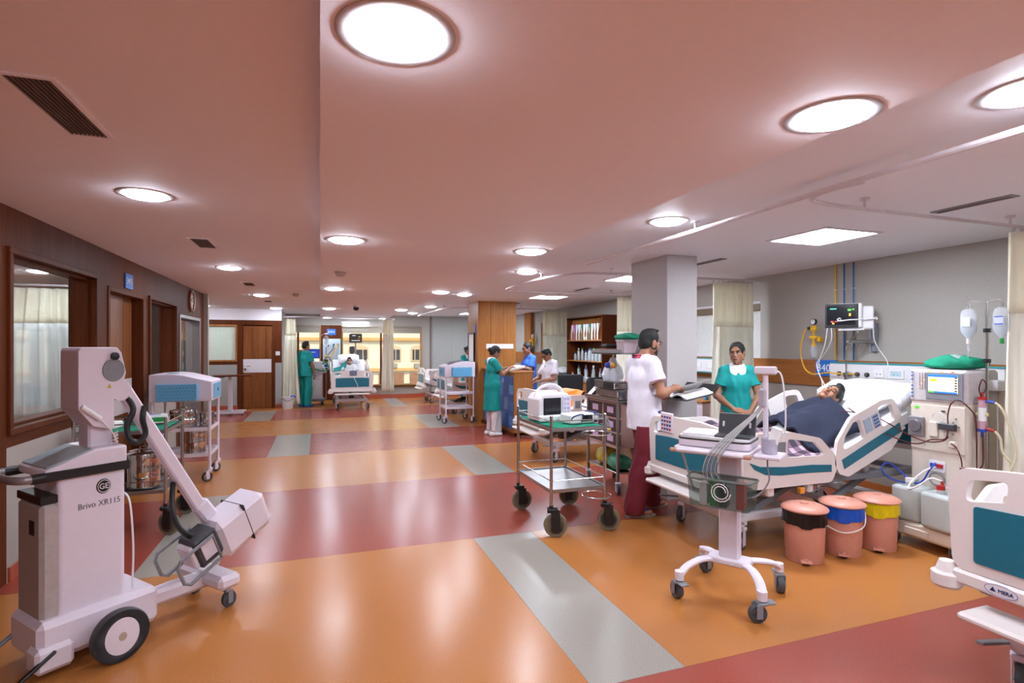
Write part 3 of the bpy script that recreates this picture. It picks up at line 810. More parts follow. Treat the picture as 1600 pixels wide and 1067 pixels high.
def bed(label, loc, rz, ang=0.0, zm=.66, bedding=True, railhead=(1, 1), railfoot=(1, 1), name='hospital_bed', brand=False, head_board=True, keypad=(True, True), tall=0.0, up=0.0):
    B = thing(name, label, 'bed', loc, rz, 'hospital beds')
    A = math.radians(ang)
    # chassis
    m = MB()
    for y in (-.33, .33): m.box((1.04, y, .235), (1.75, .05, .06), 0, .006)
    for x in (.2, .75, 1.3, 1.88): m.box((x, 0, .235), (.06, .66, .05), 0, .006)
    m.box((.2, 0, .22), (.08, .78, .07), 0, .01); m.box((1.88, 0, .22), (.08, .78, .07), 0, .01)
    obj('chassis', m, WHITE_METAL, B)
    for x in (.2, 1.88):
        for y in (-.37, .37): caster(B, x, y, .07, .035, .2, LILAC, DGREY, LILAC, rot=.5 * (1 if x < 1 else -1), trail=.03)
    # lift arms
    for y in (-.27, .27):
        obj('lift_arm', MB().box((.62, y, .36), (.62, .045, .05), 0, .006, Ry(-.42)).cyl((.36, y - .035, .24), (.36, y + .035, .24), .03).cyl((.88, y - .035, .48), (.88, y + .035, .48), .03), MGREY, B)
        obj('lift_arm', MB().box((1.45, y, .36), (.62, .045, .05), 0, .006, Ry(-.42)).cyl((1.19, y - .035, .24), (1.19, y + .035, .24), .03).cyl((1.71, y - .035, .48), (1.71, y + .035, .48), .03), MGREY, B)
    obj('actuator', MB().cyl((.5, 0, .3), (1.25, .02, .42), .032).box((.5, 0, .3), (.18, .12, .1), 0, .01), DGREY, B)
    # upper frame and deck
    m = MB()
    for y in (-.4, .4): m.box((1.04, y, .49), (2.06, .05, .06), 0, .006)
    for x in (.04, .7, 1.4, 2.04): m.box((x, 0, .49), (.05, .8, .05), 0, .006)
    obj('bed_frame', m, MGREY, B)
    xp = 1.0
    obj('deck', MB().box((.55, 0, zm - .135), (.88, .86, .03), 0, .008), LILAC, B)
    Lb = .98
    obj('back_deck', MB().box((xp + math.cos(A) * Lb / 2 + .02 * math.sin(A), 0, zm - .135 + math.sin(A) * Lb / 2), (Lb, .86, .03), 0, .008, Ry(-A)), LILAC, B)
    # mattress follows the deck
    def surf(x):
        return zm + max(0.0, x - xp) * math.tan(A)
    n = 30
    top = [(.08 + 1.88 * i / n) for i in range(n + 1)]
    poly = [(x, surf(x)) for x in top] + [(x + .05 * math.sin(A), surf(x) - .12) for x in reversed(top)]
    obj('mattress', MB().prism(poly, 'y', -.43, .43), LINEN if bedding else mat('navy mattress cover', (34, 36, 54), .5), B, bevel=.02)
    # end boards: (y, z) outlines
    fb_ = rpoly([(-.49, .52), (.49, .52), (.51, .86), (.46, .95), (.2, .975), (-.2, .975), (-.46, .95), (-.51, .86)], [.06, .06, .05, .06, .1, .1, .06, .05])
    fb_ = [(a, b + (tall if b > .8 else 0)) for a, b in fb_]
    h1 = rpoly([(-.44, .80 + tall), (-.28, .835 + tall), (-.27, .925 + tall), (-.42, .905 + tall)], .025); h2 = [(-a, b) for a, b in reversed(h1)]
    e = obj('footboard', MB().prism(fb_, 'x', -.06, -.025, holes=[h1, h2]), BEDW, B, bevel=.008)
    e.location.z = up
    pnl = rpoly([(-.40, .57), (.40, .57), (.40, .79 + tall), (.2, .80 + tall), (-.2, .80 + tall), (-.40, .79 + tall)], .015)
    obj('teal_panel', MB().prism(pnl, 'x', -.0675, -.055), TEALP, e)
    if head_board:
        hb = [(a, b + .13) for a, b in fb_]
        e = obj('headboard', MB().prism(hb, 'x', 2.1, 2.135, holes=[[(a, b + .13) for a, b in h1], [(a, b + .13) for a, b in h2]]), BEDW, B, bevel=.008)
        obj('teal_panel', MB().prism([(a, b + .13) for a, b in pnl], 'x', 2.09, 2.1), TEALP, e)
    e = obj('foot_bar', MB().box((-.045, 0, .485), (.06, .98, .065), 0, .012), BEDW, B); e.location.z = up
    for y in (-.52, .52):
        obj('bumper', MB().lathe([(0, -.045), (.05, -.045), (.062, -.03), (.062, .02), (.045, .03), (.03, .075), (0, .078)], (-.05, y, .46), 18), BEDW, e)
    if brand:
        m = MB().lathe([(0, 0), (.055, 0), (.055, .003), (0, .003)], n=28)
        m.v = [Vector((-.0755 - p.z, .29 + p.x * 1.1, .487 + p.y * .45)) for p in m.v]
        q = obj('badge', m, WHITE, e)
        obj('badge_ring', MB().tube([(-.0785, .29 + .06 * math.cos(t), .487 + .0245 * math.sin(t)) for t in [2 * PI * k / 30 for k in range(30)]], .0012, 5, closed=True), mat('badge violet ring', (110, 96, 170), .5), q)
        text('MERA', .022, mat('badge navy ink', (30, 40, 110), .5), q, face_mat((-.0795, .272, .486), (0, -1, 0), (0, 0, 1)))
        obj('emblem', MB().prism([(.308, .479), (.330, .479), (.319, .497)], 'x', -.081, -.0785), mat('badge navy ink', (30, 40, 110), .5), q)
    # foot tray and pedals
    obj('foot_tray', MB().box((-.07, 0, .395), (.2, .82, .035), 0, .012), BEDW, B)
    for y in (-.3, .3): obj('pedal', MB().box((.08, y * 1.35, .23), (.2, .035, .014), 0, .004, Ry(.15)), MGREY, B)
    # side rails in the (x, z) plane
    fr_o = rpoly([(.10, .55), (.2, .49), (.98, .49), (1.03, .58), (1.02, .70), (.86, .85), (.55, .915), (.2, .915), (.1, .84)], [.05, .06, .06, .05, .06, .1, .15, .07, .05])
    fr_h = rpoly([(.24, .745), (.40, .725), (.40, .855), (.27, .862)], .02)
    fr_h2 = rpoly([(.52, .715), (.93, .705), (.80, .82), (.52, .862)], .03)
    fr_t = [(.15, .70), (.25, .665), (.5, .645), (.75, .645), (.97, .63), (.97, .575), (.7, .585), (.45, .585), (.3, .60), (.2, .645)]
    hr_o = rpoly([(.02, .50), (.1, .44), (.62, .44), (.80, .52), (.84, .68), (.80, .84), (.66, .88), (.3, .88), (.1, .76), (.0, .6)], [.05, .06, .1, .07, .08, .07, .08, .12, .08, .05])
    hr_h = rpoly([(.12, .66), (.38, .66), (.38, .83), (.30, .83), (.18, .76)], .025)
    hr_h2 = rpoly([(.60, .66), (.76, .66), (.76, .80), (.66, .835), (.60, .835)], .025)
    hr_t = [(.08, .60), (.4, .61), (.79, .62), (.79, .54), (.4, .53), (.08, .52)]
    for sd, y0 in ((-1, -.5), (1, .47)):
        k = 0 if sd < 0 else 1
        yo = y0 - .002 if sd < 0 else y0 + .032
        if railfoot[k]:
            dz = 0 if railfoot[k] == 1 else railfoot[k]
            sh = lambda P: [(a, b + dz) for a, b in P]
            e = obj('foot_side_rail', MB().prism(sh(fr_o), 'y', y0, y0 + .03, holes=[sh(fr_h), sh(fr_h2)]), BEDW, B, bevel=.009)
            obj('teal_stripe', MB().prism(sh(fr_t), 'y', yo - .004, yo + .004), TEALP, e)
            obj('control_pad', MB().box((.46, yo, .79 + dz), (.08, .006, .1), 0, .002), MGREY, e)
            for bx in (.4, .8): obj('rail_bracket', MB().box((bx, y0 + .015 - sd * .045, .47), (.06, .05, .12), 0, .01), BEDW, e)
            obj('orange_latch', MB().box((.66, y0 + .015 + sd * .012, .45), (.05, .035, .05), 0, .006), mat('orange latch', (236, 150, 30), .4), e)
        if railhead[k]:
            T = Matrix.Translation((1.06, 0, .5)) @ Matrix.Rotation(-A, 4, 'Y') @ Matrix.Translation((0, 0, -.46))
            m = MB(); m.T = T; m.prism(hr_o, 'y', y0, y0 + .03, holes=[hr_h, hr_h2]); e = obj('head_side_rail', m, BEDW, B, bevel=.009)
            m = MB(); m.T = T; m.prism(hr_t, 'y', yo - .004, yo + .004); obj('teal_stripe', m, TEALP, e)
            if keypad[k]:
                m = MB(); m.T = T; m.box((.45, yo, .745), (.085, .006, .12), 0, .002); obj('keypad', m, mat('keypad blue grey', (168, 186, 204), .4), e)
                m = MB(); m.T = T; m.box((.545, yo, .745), (.075, .006, .12), 0, .002); obj('keypad', m, mat('keypad blue grey', (168, 186, 204), .4), e)
                m = MB(); m.T = T
                for i in range(3):
                    for j in range(4): m.box((.525 + i * .02, yo + (-.004 if sd < 0 else .004), .70 + j * .028), (.012, .003, .016))
                obj('key_pattern', m, mat('key ink blue', (40, 70, 150), .5), e)
            m = MB(); m.T = T; m.box((.35, y0 + .015 - sd * .045, .42), (.07, .05, .12), 0, .01); obj('rail_bracket', m, MGREY, e)
    return B, surf

def pillow(label, loc, size, rot=(0, 0, 0), m=None, name='pillow'):
    sx, sy, sz = size
    def body(u, v):
        a, b = 2 * u - 1, 2 * v - 1
        e = max(0, (1 - abs(a) ** 3.2)) ** .5 * max(0, (1 - abs(b) ** 3.2)) ** .5
        return a, b, e
    mb = MB(); n = 14
    vs = []; fs = []
    for sgn in (1, -1):
        for i in range(n + 1):
            for j in range(n + 1):
                a, b, e = body(i / n, j / n)
                pinch = 1 - .06 * (1 - e)
                vs.append((a * sx / 2 * pinch, b * sy / 2 * pinch, sgn * sz / 2 * e * (1 if sgn > 0 else .7) + .004 * math.sin(7 * a + 5 * b)))
    o = (n + 1) ** 2
    for i in range(n):
        for j in range(n):
            q = (i * (n + 1) + j, (i + 1) * (n + 1) + j, (i + 1) * (n + 1) + j + 1, i * (n + 1) + j + 1)
            fs.append(q); fs.append(tuple(k + o for k in q)[::-1])
    mb.add(vs, fs)
    me_o = obj(name, mb, m or LINEN, None, angle=2)
    me_o.location = loc; me_o.rotation_euler = rot
    return tag(me_o, label, 'pillow')

def blanket(name, label, loc, rz, x0, x1, y0, y1, fn, mats, th=.018, nx=40, ny=34, cat='blanket', noise=.008, seed=1, hang=0.0):
    """cloth draped over a height function fn(x, y) in the bed's frame"""
    rnd = random.Random(seed); ph = [rnd.uniform(0, 6) for _ in range(6)]
    def f(u, v):
        x = x0 + (x1 - x0) * u; y = y0 + (y1 - y0) * v
        z = fn(x, y)
        z += noise * (math.sin(13 * x + 9 * y + ph[0]) + .7 * math.sin(23 * y - 8 * x + ph[1]) + .5 * math.sin(31 * x + ph[2] + 3 * math.sin(9 * y)))
        return (x + .01 * math.sin(11 * y + ph[3]), y + .01 * math.sin(12 * x + ph[4]), z)
    o = obj(name, MB().slab(f, nx, ny, (0, 0, -th)), mats, None, angle=2)
    o.location = loc; o.rotation_euler = (0, 0, rz)
    return tag(o, label, cat)

BED1 = (2.9, 3.79, 0)
bed1, surf1 = bed('hospital bed of the patient under the navy blanket, teal footboard', BED1, 0, 21)
bed2, surf2 = bed('empty hospital bed cut by the picture edge, teal footboard with badge', (2.82, 1.22, 0), 0, 0, brand=True, railfoot=(1, 1), tall=.03, up=.045)
bed4, surf4 = bed('empty hospital bed with an orange pillow behind the monitor trolley', (2.84, 7.2, 0), 0, 12)
bed5, surf5 = bed('empty hospital bed beside the grey wall panels under the far window', (2.75, 15.45, 0), 0, 0)
bed6, surf6 = bed('empty hospital bed half hidden by the white cart with blue basket', (2.78, 12.85, 0), 0, 8)
bed3, surf3 = bed('far hospital bed facing us below the sign 3403', (.76, 14.15, 0), PI / 2, 30)

# keypad hung on the footboard of the patient's bed
r = thing('footboard_keypad', 'keypad with blue and red keys hung on the patient bed footboard', 'keypad', (2.835, 4.02, .86))
obj('case', MB().box((0, 0, .05), (.02, .17, .17), 0, .006), LILAC, r)
for i in range(4):
    for j in range(4):
        obj('key', MB().box((-.0115, -.055 + i * .036, -.005 + j * .034), (.004, .022, .018)), (mat('key ink blue', (40, 70, 150), .5) if (i + j) % 3 else RED), r)
for o in (r,): o.location.z = .87

# bedding
def body_h(x, y):
    """height over mattress of somebody lying on bed 1 (bed frame)"""
    wide = math.exp(-(y / .27) ** 4)
    if x < .95: return (.15 + .09 * math.exp(-((x - .2) / .11) ** 2)) * wide + .025 + .02 * math.cos(30 * y) * wide
    return .19 * wide + .02
def f_plaid(x, y):
    z = surf1(x) + body_h(x, y) + .01
    if abs(y) > .4: z -= (abs(y) - .4) * 1.2
    return z
blanket('plaid_blanket', 'plaid pink and purple blanket over the patient legs', BED1, 0, .14, 1.2, -.44, .44, f_plaid, plaid('plaid wool'), seed=2)
def f_navy(x, y):
    z = surf1(x) + body_h(x, y) + .075
    if abs(y) > .36: z -= (abs(y) - .36) * 1.6
    return z
blanket('navy_blanket', 'navy blue blanket covering the patient chest', BED1, 0, .92, 1.44, -.38, .42, f_navy, NAVY, th=.025, seed=4, noise=.013)
pillow('big white pillow behind the patient head', (2.9 + 1.76, 3.79, surf1(1.76) + .085), (.46, .7, .17), (0, -math.radians(21), 0))
# white sheet slumped at the head of bed 1
blanket('bed_sheet', 'white sheet bunched at the head of the patient bed', BED1, 0, 1.86, 2.06, -.42, .42, lambda x, y: surf1(x) + .16 + .05 * math.cos(4 * y), LINEN, th=.12, seed=9, nx=12, cat='sheet')
pillow('orange pillow on the bed behind the monitor trolley', (2.84 + .5, 7.2, surf4(.5) + .16), (.42, .5, .15), (0, -math.radians(38), .3), ORANGE)
blanket('bed_sheet', 'crumpled white sheet on the bed with the orange pillow', (2.84, 7.2, 0), 0, .9, 1.9, -.40, .40, lambda x, y: surf4(x) + .03 + .012 * math.sin(9 * x), LINEN, th=.02, seed=5, cat='sheet')
blanket('bed_sheet', 'white sheet spread over the near empty bed', (2.82, 1.22, 0), 0, .1, 1.9, -.41, .41, lambda x, y: surf2(x) + .035, LINEN, th=.02, seed=6, cat='sheet', noise=.004)
# ------------------------------------------------------------------ mobile x-ray unit
def xray():
    X = thing('xray_machine', 'white mobile x-ray machine with lowered tube arm and dark side wheels', 'x-ray machine', (-1.113, 3.442, 0), math.radians(40))
    X.scale = (.86, .86, 1.0)
    # chassis
    obj('chassis', MB().box((-.03, .03, .17), (.62, .40, .2), 0, .03).box((-.27, -.13, .1), (.18, .14, .12), 0, .02), LILAC, X)
    # main cabinet
    prof = [(-.235, -.12), (.11, -.12), (.11, .22), (-.235, .22)]
    b = obj('cabinet', MB().prism(rpoly(prof, .03), 'z', .2, .945), LILAC, X, bevel=.006)
    obj('rear_cabinet', MB().box((-.26, .05, .52), (.1, .32, .60), 0, .02), mat('warm grey enamel', (176, 164, 160), .45), X)
    obj('slot_recess', MB().box((-.262, .05, .84), (.1, .32, .04), 0, .004), BLACK, X)
    obj('socket', MB().box((-.311, -.0, .70), (.008, .06, .07), 0, .002), BLACK, X)
    # console: wedge with touch panel
    con = [(-.30, .945), (.11, .945), (.11, 1.06), (-.05, 1.06), (-.30, .985)]
    c = obj('console', MB().prism(con, 'y', -.14, .24), LILAC, X, bevel=.012)
    T = Ry(-math.atan2(.075, .25))
    obj('touch_panel', MB().box((-.175, .05, 1.026), (.23, .34, .008), 0, .003, T), mat('console screen grey', (150, 166, 172), .2), c)
    # black band and drive handle
    for q_, d_ in (((-.095, -.143, .955), (.42, .012, .045)), ((-.095, .243, .955), (.42, .012, .045)), ((.115, .05, .955), (.012, .40, .045))): obj('black_band', MB().box(q_, d_, 0, .004), BLACK, X)
    h = obj('drive_handle', MB().tube([(-.30, -.14, .955), (-.37, -.135, .955), (-.42, -.08, .955), (-.43, .05, .955), (-.42, .17, .955), (-.37, .235, .955), (-.30, .24, .955)], .02, 12, sub=5), mat('handle silver', (168, 162, 166), .3, .6), X)
    for yy in (-.141, .241): obj('handle_sleeve', MB().tube([(-.36, yy, .955), (-.30, yy, .955)], .024, 12), BLACK, h)
    # side wheels
    for y, s in ((-.30, -1), (.32, 1)):
        wn = MB().lathe([(.125, -.028), (.13, -.015), (.13, .015), (.125, .028), (.1, .028), (.1, -.028), (.125, -.028)], (0, y, .13), 40, axis='y'); wn.v = [Vector((q.x / .86, q.y, q.z)) for q in wn.v]
        wq = obj('drive_wheel', wn, RUBBER, X)
        obj('hub_cap', MB().lathe([(0, s * .034), (.03, s * .034), (.11, s * .026), (.117, s * .02), (.117, -s * .02), (0, -s * .02)], (0, y, .13), 36, axis='y'), LILAC, wq)
        obj('hub_badge', MB().lathe([(0, s * .038), (.02, s * .037), (.022, s * .03), (0, s * .03)], (0, y, .13), 20, axis='y'), mat('hub badge tan', (176, 160, 140), .5), wq)
        obj('axle_cover', MB().box((0, y * .78, .14), (.12, .08, .12), 0, .02), LILAC, X)
    # parking pedals
    obj('pedal', MB().box((-.36, -.2, .09), (.2, .03, .016), 0, .005, Ry(-.5)), BLACK, X)
    obj('pedal', MB().box((-.38, .2, .12), (.2, .03, .016), 0, .005, Ry(-.5)), MGREY, X)
    # front legs and casters
    obj('front_leg', MB().box((.38, 0, .15), (.62, .11, .09), 0, .02).box((.70, 0, .165), (.16, .54, .085), 0, .025), LILAC, X)
    for y in (-.21, .21): caster(X, .70, y, .05, .03, .13, MGREY, RUBBER, MGREY, rot=PI, trail=.02)
    # column and its head
    obj('neck', MB().box((.01, .03, 1.14), (.13, .14, .22), 0, .012), LILAC, X)
    hp = [(-.125, 1.26), (-.05, 1.17), (.06, 1.14), (.06, 1.30), (.105, 1.36), (.125, 1.44), (.10, 1.545), (.075, 1.575), (-.11, 1.575), (-.125, 1.555)]
    hd = obj('column_head', MB().prism(rpoly(hp, .012, 3), 'y', -.09, .15), LILAC, X, bevel=.012)
    obj('pivot_cover', MB().lathe([(0, -.006), (.058, -.006), (.06, -.002), (.06, .004), (0, .004)], (.055, -.092, 1.455), 30, axis='y'), MGREY, hd)
    obj('lock_knob', MB().lathe([(0, -.02), (.02, -.018), (.022, .004), (0, .004)], (.06, -.094, 1.528), 16, axis='y'), BLACK, hd)
    obj('warning_mark', MB().prism([(.022, 1.362), (.046, 1.362), (.034, 1.382)], 'y', -.0935, -.09), mat('warning yellow', (214, 182, 30), .5), hd)
    rm = obj('hand_switch', MB().tube([(-.115, -.105, 1.275), (-.06, -.105, 1.235), (-.02, -.105, 1.205)], .014, 10, sub=3), WHITE, X)
    obj('switch_cord', MB().tube([(-.02, -.105, 1.205), (.02, -.105, 1.16), (.05, -.10, 1.12), (.075, -.09, 1.07), (.085, -.06, 1.065)], .004, 6, sub=5), WHITE, rm)
    obj('coiled_cable', MB().tube([(.07 + .012 * math.cos(k * .8), -.08 + .012 * math.sin(k * .8), 1.06 + .0022 * k) for k in range(32)], .004, 5), WHITE, X)
    # hose
    obj('cable_hose', MB().tube([(.07, -.02, 1.32), (.13, -.06, 1.31), (.165, -.09, 1.24), (.13, -.09, 1.15), (.14, -.1, 1.08), (.19, -.1, 1.06), (.235, -.09, 1.10), (.22, -.09, 1.18), (.235, -.08, 1.25)], .017, 10, sub=6), BLACK, X)
    # arm
    p0, p1 = Vector((.13, -.03, 1.345)), Vector((.60, -.05, .62)); dv = p1 - p0
    ang = math.atan2(-dv.z, dv.x)
    obj('arm_joint', MB().cyl((.10, -.085, 1.345), (.10, .03, 1.345), .055, n=24).box((.09, -.03, 1.34), (.09, .1, .08), 0, .015), LILAC, X)
    m = MB(); m.box((p0 + p1) / 2, (dv.length + .06, .075, .075), 0, .01, Ry(ang)); obj('arm', m, LILAC, X)
    # grip on the arm
    q = p0 + dv * .80
    obj('arm_grip', MB().tube([q + Vector((-.05, .05, .07)), q + Vector((.0, .075, .12)), q + Vector((.07, .075, .01)), q + Vector((.06, .05, -.06))], .011, 8), BLACK, X)
    # hose from arm to tube
    obj('tube_hose', MB().tube([(.44, -.02, .78), (.40, -.09, .66), (.42, -.12, .55), (.50, -.13, .47), (.60, -.10, .45)], .017, 10, sub=6), BLACK, X)
    # tube head and collimator
    R = Ry(.55)
    obj('tube_bracket', MB().box((.64, -.05, .58), (.14, .09, .1), 0, .015, Ry(.9)), LILAC, X)
    th = obj('tube_housing', MB().box((.84, -.10, .475), (.40, .27, .25), 0, .04, Ry(-.40)), LILAC, X)
    obj('housing_strap', MB().box((.86, -.10, .483), (.016, .276, .256), 0, .01, Ry(-.40)), BLACK, th)
    c = Vector((.57, -.13, .40))
    co = obj('collimator', MB().box(c, (.17, .2, .18), 0, .015, Ry(-.42)), DGREY, X)
    obj('collimator_face', MB().box(c + Vector((-.08, 0, -.04)), (.05, .16, .14), 0, .01, Ry(-.42)), LILAC, co)
    obj('side_panel', MB().box(c + Vector((0, -.102, 0)), (.1, .006, .11), 0, .004, Ry(-.42)), LILAC, co)
    for y in (-.14, .14):
        m = MB()
        loop = [Vector((.03, 0, .075)), Vector((-.2, 0, .075)), Vector((-.23, 0, .045)), Vector((-.23, 0, -.055)), Vector((-.2, 0, -.085)), Vector((.03, 0, -.085))]
        m.tube([c + Vector((0, y, 0)) + Ry(-.42) @ v for v in loop], .011, 8, closed=True)
        obj('grip_frame', m, MGREY, X)
    # markings on the near side of the cabinet
    g = obj('maker_logo', MB().lathe([(0, -.004), (.036, -.004), (.038, 0), (.038, .003), (0, .003)], (-.01, -.121, .86), 32, axis='y'), BLACK, X)
    obj('logo_ring', MB().tube([(-.01 + .031 * math.cos(t), -.1255, .86 + .031 * math.sin(t)) for t in [2 * PI * k / 28 for k in range(28)]], .002, 5, closed=True), WHITE, g)
    text('GE', .04, WHITE, g, face_mat((-.01, -.126, .859), (1, 0, 0), (0, 0, 1)), bold=False)
    text('Brivo XR115', .042, mat('grey print', (96, 92, 100), .5), X, face_mat((-.03, -.1215, .775), (1, 0, 0), (0, 0, 1)), th=.0008)
    obj('mains_cable', MB().tube([(.12, -.05, .8), (.15, -.08, .74), (.165, -.09, .5), (.16, -.09, .3), (.17, -.08, .22)], .006, 6, sub=5), WHITE, X)
xray()

# ------------------------------------------------------------------ trolleys
def trolley(label, loc, Lx, Ly, name='steel_trolley', ztop=.88, zlow=.37, rings=None, group='steel trolleys'):
    T = thing(name, label, 'trolley', loc, 0, group)
    hx, hy = Lx / 2, Ly / 2
    for x in (-hx, hx):
        for y in (-hy, hy):
            obj('post', MB().cyl((x, y, .24), (x, y, ztop + .115), .0135, n=12).sph((x, y, ztop + .115), .0135, 10), STEEL, T)
            caster(T, x, y, .098, .036, .26, DGREY, TAN_RUBBER, BLACK, rot=(-.35 if x < 0 else -.55) + (.3 if y > 0 else 0), trail=-.035)
    for z, nm in ((ztop, 'top_shelf'), (zlow, 'bottom_shelf')):
        m = MB().box((0, 0, z), (Lx - .02, Ly - .02, .012), 0, .003)
        for a, b, c, d in ((-hx, hx, -hy, -hy), (-hx, hx, hy, hy), (-hx, -hx, -hy, hy), (hx, hx, -hy, hy)):
            m.box(((a + b) / 2, (c + d) / 2, z + .004), (max(abs(b - a), .012), max(abs(d - c), .012), .03))
        obj(nm, m, STEEL_SAT, T)
    for z in (ztop + .075, zlow + .09):
        m = MB()
        for a, b in (((-hx, -hy), (hx, -hy)), ((-hx, hy), (hx, hy)), ((-hx, -hy), (-hx, hy)), ((hx, -hy), (hx, hy))):
            m.cyl((*a, z), (*b, z), .005, n=8)
        obj('guard_rail', m, STEEL, T)
    if rings:
        for z in (ztop - .02, zlow - .02):
            obj('bowl_ring', MB().tube([(rings[0] + .12 * math.cos(t), rings[1] + .12 * math.sin(t), z) for t in [2 * PI * k / 28 for k in range(28)]], .006, 8, closed=True), STEEL, T)
    return T
MT = (2.06, 4.57, 0)
trolley('steel trolley carrying the white defibrillator monitor in mid floor', MT, .50, .80, rings=(.1, -.53))
# green cloth on it
def flatcloth(name, label, x0, x1, y0, y1, z, m, seed=0, th=.006, edge=.0):
    rnd = random.Random(seed); p = [rnd.uniform(0, 6) for _ in range(4)]
    o = obj(name, MB().slab(lambda u, v: (x0 + (x1 - x0) * u, y0 + (y1 - y0) * v, z + .0025 * math.sin(17 * u + p[0] + 5 * v) + .002 * math.sin(21 * v + p[1])), 16, 18, (0, 0, -th)), m, None, angle=2)
    return tag(o, label, 'cloth')
flatcloth('green_cloth', 'green cloth lining the monitor trolley top', MT[0] - .23, MT[0] + .23, MT[1] - .385, MT[1] + .385, .901, GREEN_CLOTH, 1)

# defibrillator
r = thing('defibrillator_monitor', 'white defibrillator monitor with carrying handle on the trolley', 'monitor', (1.99, 4.62, .906), math.radians(8))
body = [(-.17, 0), (.17, 0), (.17, .20), (.13, .25), (-.13, .25), (-.17, .20)]
b = obj('case', MB().prism(rpoly(body, .03), 'y', -.10, .12), WHITE, r, bevel=.012)
obj('screen', MB().box((-.035, -.105, .135), (.18, .012, .15), 0, .003), SCREEN, b)
obj('key_panel', MB().box((.115, -.103, .135), (.085, .012, .17), 0, .003), mat('key panel pale', (214, 208, 222), .4), b)
m = MB()
for i in range(2):
    for j in range(4): m.box((.098 + i * .034, -.111, .075 + j * .04), (.02, .006, .022), 0, .002)
obj('key', m, mat('key lilac', (186, 176, 206), .4), b)
obj('base_ledge', MB().box((0, -.11, .03), (.36, .05, .055), 0, .012), WHITE, b)
obj('carry_handle', MB().tube([(-.15, .01, .19), (-.12, .01, .275), (-.04, .01, .315), (.04, .01, .315), (.12, .01, .275), (.16, .01, .19)], (.02, .013), 10, sub=5), WHITE, r)
r = thing('pulse_monitor', 'small flat monitor with navy side beside the defibrillator', 'monitor', (2.16, 4.36, .906), math.radians(10))
b = obj('case', MB().box((-.02, 0, .045), (.27, .16, .085), 0, .012), WHITE, r)
obj('end_block', MB().box((.13, 0, .05), (.06, .15, .09), 0, .012), mat('navy plastic', (28, 40, 96), .4), r)
obj('screen', MB().box((.03, -.082, .048), (.11, .006, .055), 0, .002), SCREEN, b)
obj('dial', MB().cyl((.13, -.076, .045), (.13, -.095, .045), .022, n=16), WHITE, r)
obj('bail_handle', MB().tube([(-.13, -.07, .04), (-.15, -.12, .07), (-.1, -.14, .09), (-.04, -.12, .08), (-.03, -.08, .02)], .006, 8, sub=4), mat('navy plastic', (28, 40, 96), .4), r)
r = thing('paddle_cable', 'grey leads with yellow connectors hanging over the trolley rail', 'cable', (2.31, 4.3, 0))
for k in range(5):
    obj('lead', MB().tube([(-.1, .06, .925), (0, .03 - .012 * k, .985), (.05 + .005 * k, .0 - .02 * k, .93), (.07, .02 - .03 * k, .86 - .012 * k), (.03, -.02 * k, .90)], .0045, 6, sub=5), MGREY, r)
for p in ((-.02, .035, .985), (.075, -.06, .85)): obj('connector', MB().sph(p, (.02, .02, .016), 10), YELLOW, r)
# soap pump
def pump(label, loc, s=1.0):
    r = thing('pump_bottle', label, 'bottle', loc)
    obj('bottle', MB().lathe([(0, 0), (.028 * s, 0), (.03 * s, .01), (.03 * s, .085 * s), (.012 * s, .10 * s), (.012 * s, .11 * s), (0, .11 * s)], n=16), CLEAR, r)
    obj('pump_head', MB().cyl((0, 0, .11 * s), (0, 0, .145 * s), .006 * s).box((-.012 * s, 0, .148 * s), (.05 * s, .014 * s, .012 * s), 0, .003), WHITE, r)
pump('clear pump bottle on the patient bed foot rail', (2.99, 3.95, .685 + .03), 1.6)
pump('clear pump bottle at the foot of the orange-pillow bed', (3.0, 6.95, .69), 1.6)

# left trolley with sterilising drums
LT = (-1.545, 5.60, 0)
trolley('steel trolley with green cloth standing behind the x-ray machine', LT, .64, .60, zlow=.36, ztop=.86)
flatcloth('green_cloth', 'green cloth on the trolley behind the x-ray machine', LT[0] - .30, LT[0] + .30, LT[1] - .28, LT[1] + .28, .881, GREEN_CLOTH, 3)
def drum(label, loc, rad, h, name='steel_drum'):
    r = thing(name, label, 'drum', loc, 0, 'steel sterilising drums')
    b = obj('body', MB().lathe([(0, 0), (rad, 0), (rad, .02), (rad * .985, .03), (rad * .985, h * .45), (rad * 1.01, h * .5), (rad * .985, h * .55), (rad * .985, h - .03), (rad, h - .02), (rad, h)], n=28), CHROME, r)
    l = obj('lid', MB().lathe([(rad * 1.03, h - .035), (rad * 1.035, h), (rad * 1.02, h + .008), (rad * .5, h + .02), (0, h + .022), ], n=28), CHROME, r)
    obj('latch', MB().box((0, -rad * 1.03, h * .8), (.02, .012, .07), 0, .003), STEEL, b)
    obj('lid_handle', MB().tube([(-.03, 0, h + .018), (-.03, 0, h + .04), (.03, 0, h + .04), (.03, 0, h + .018)], .004, 6), STEEL, l)
drum('tall steel drum nearest on the low shelf behind the x-ray machine', (-1.43, 5.48, .379), .125, .28)
drum('wide steel drum beside the tall one on the low trolley shelf', (-1.70, 5.52, .379), .13, .24)
drum('steel drum at the rear corner of the low trolley shelf', (-1.5, 5.76, .379), .11, .26)
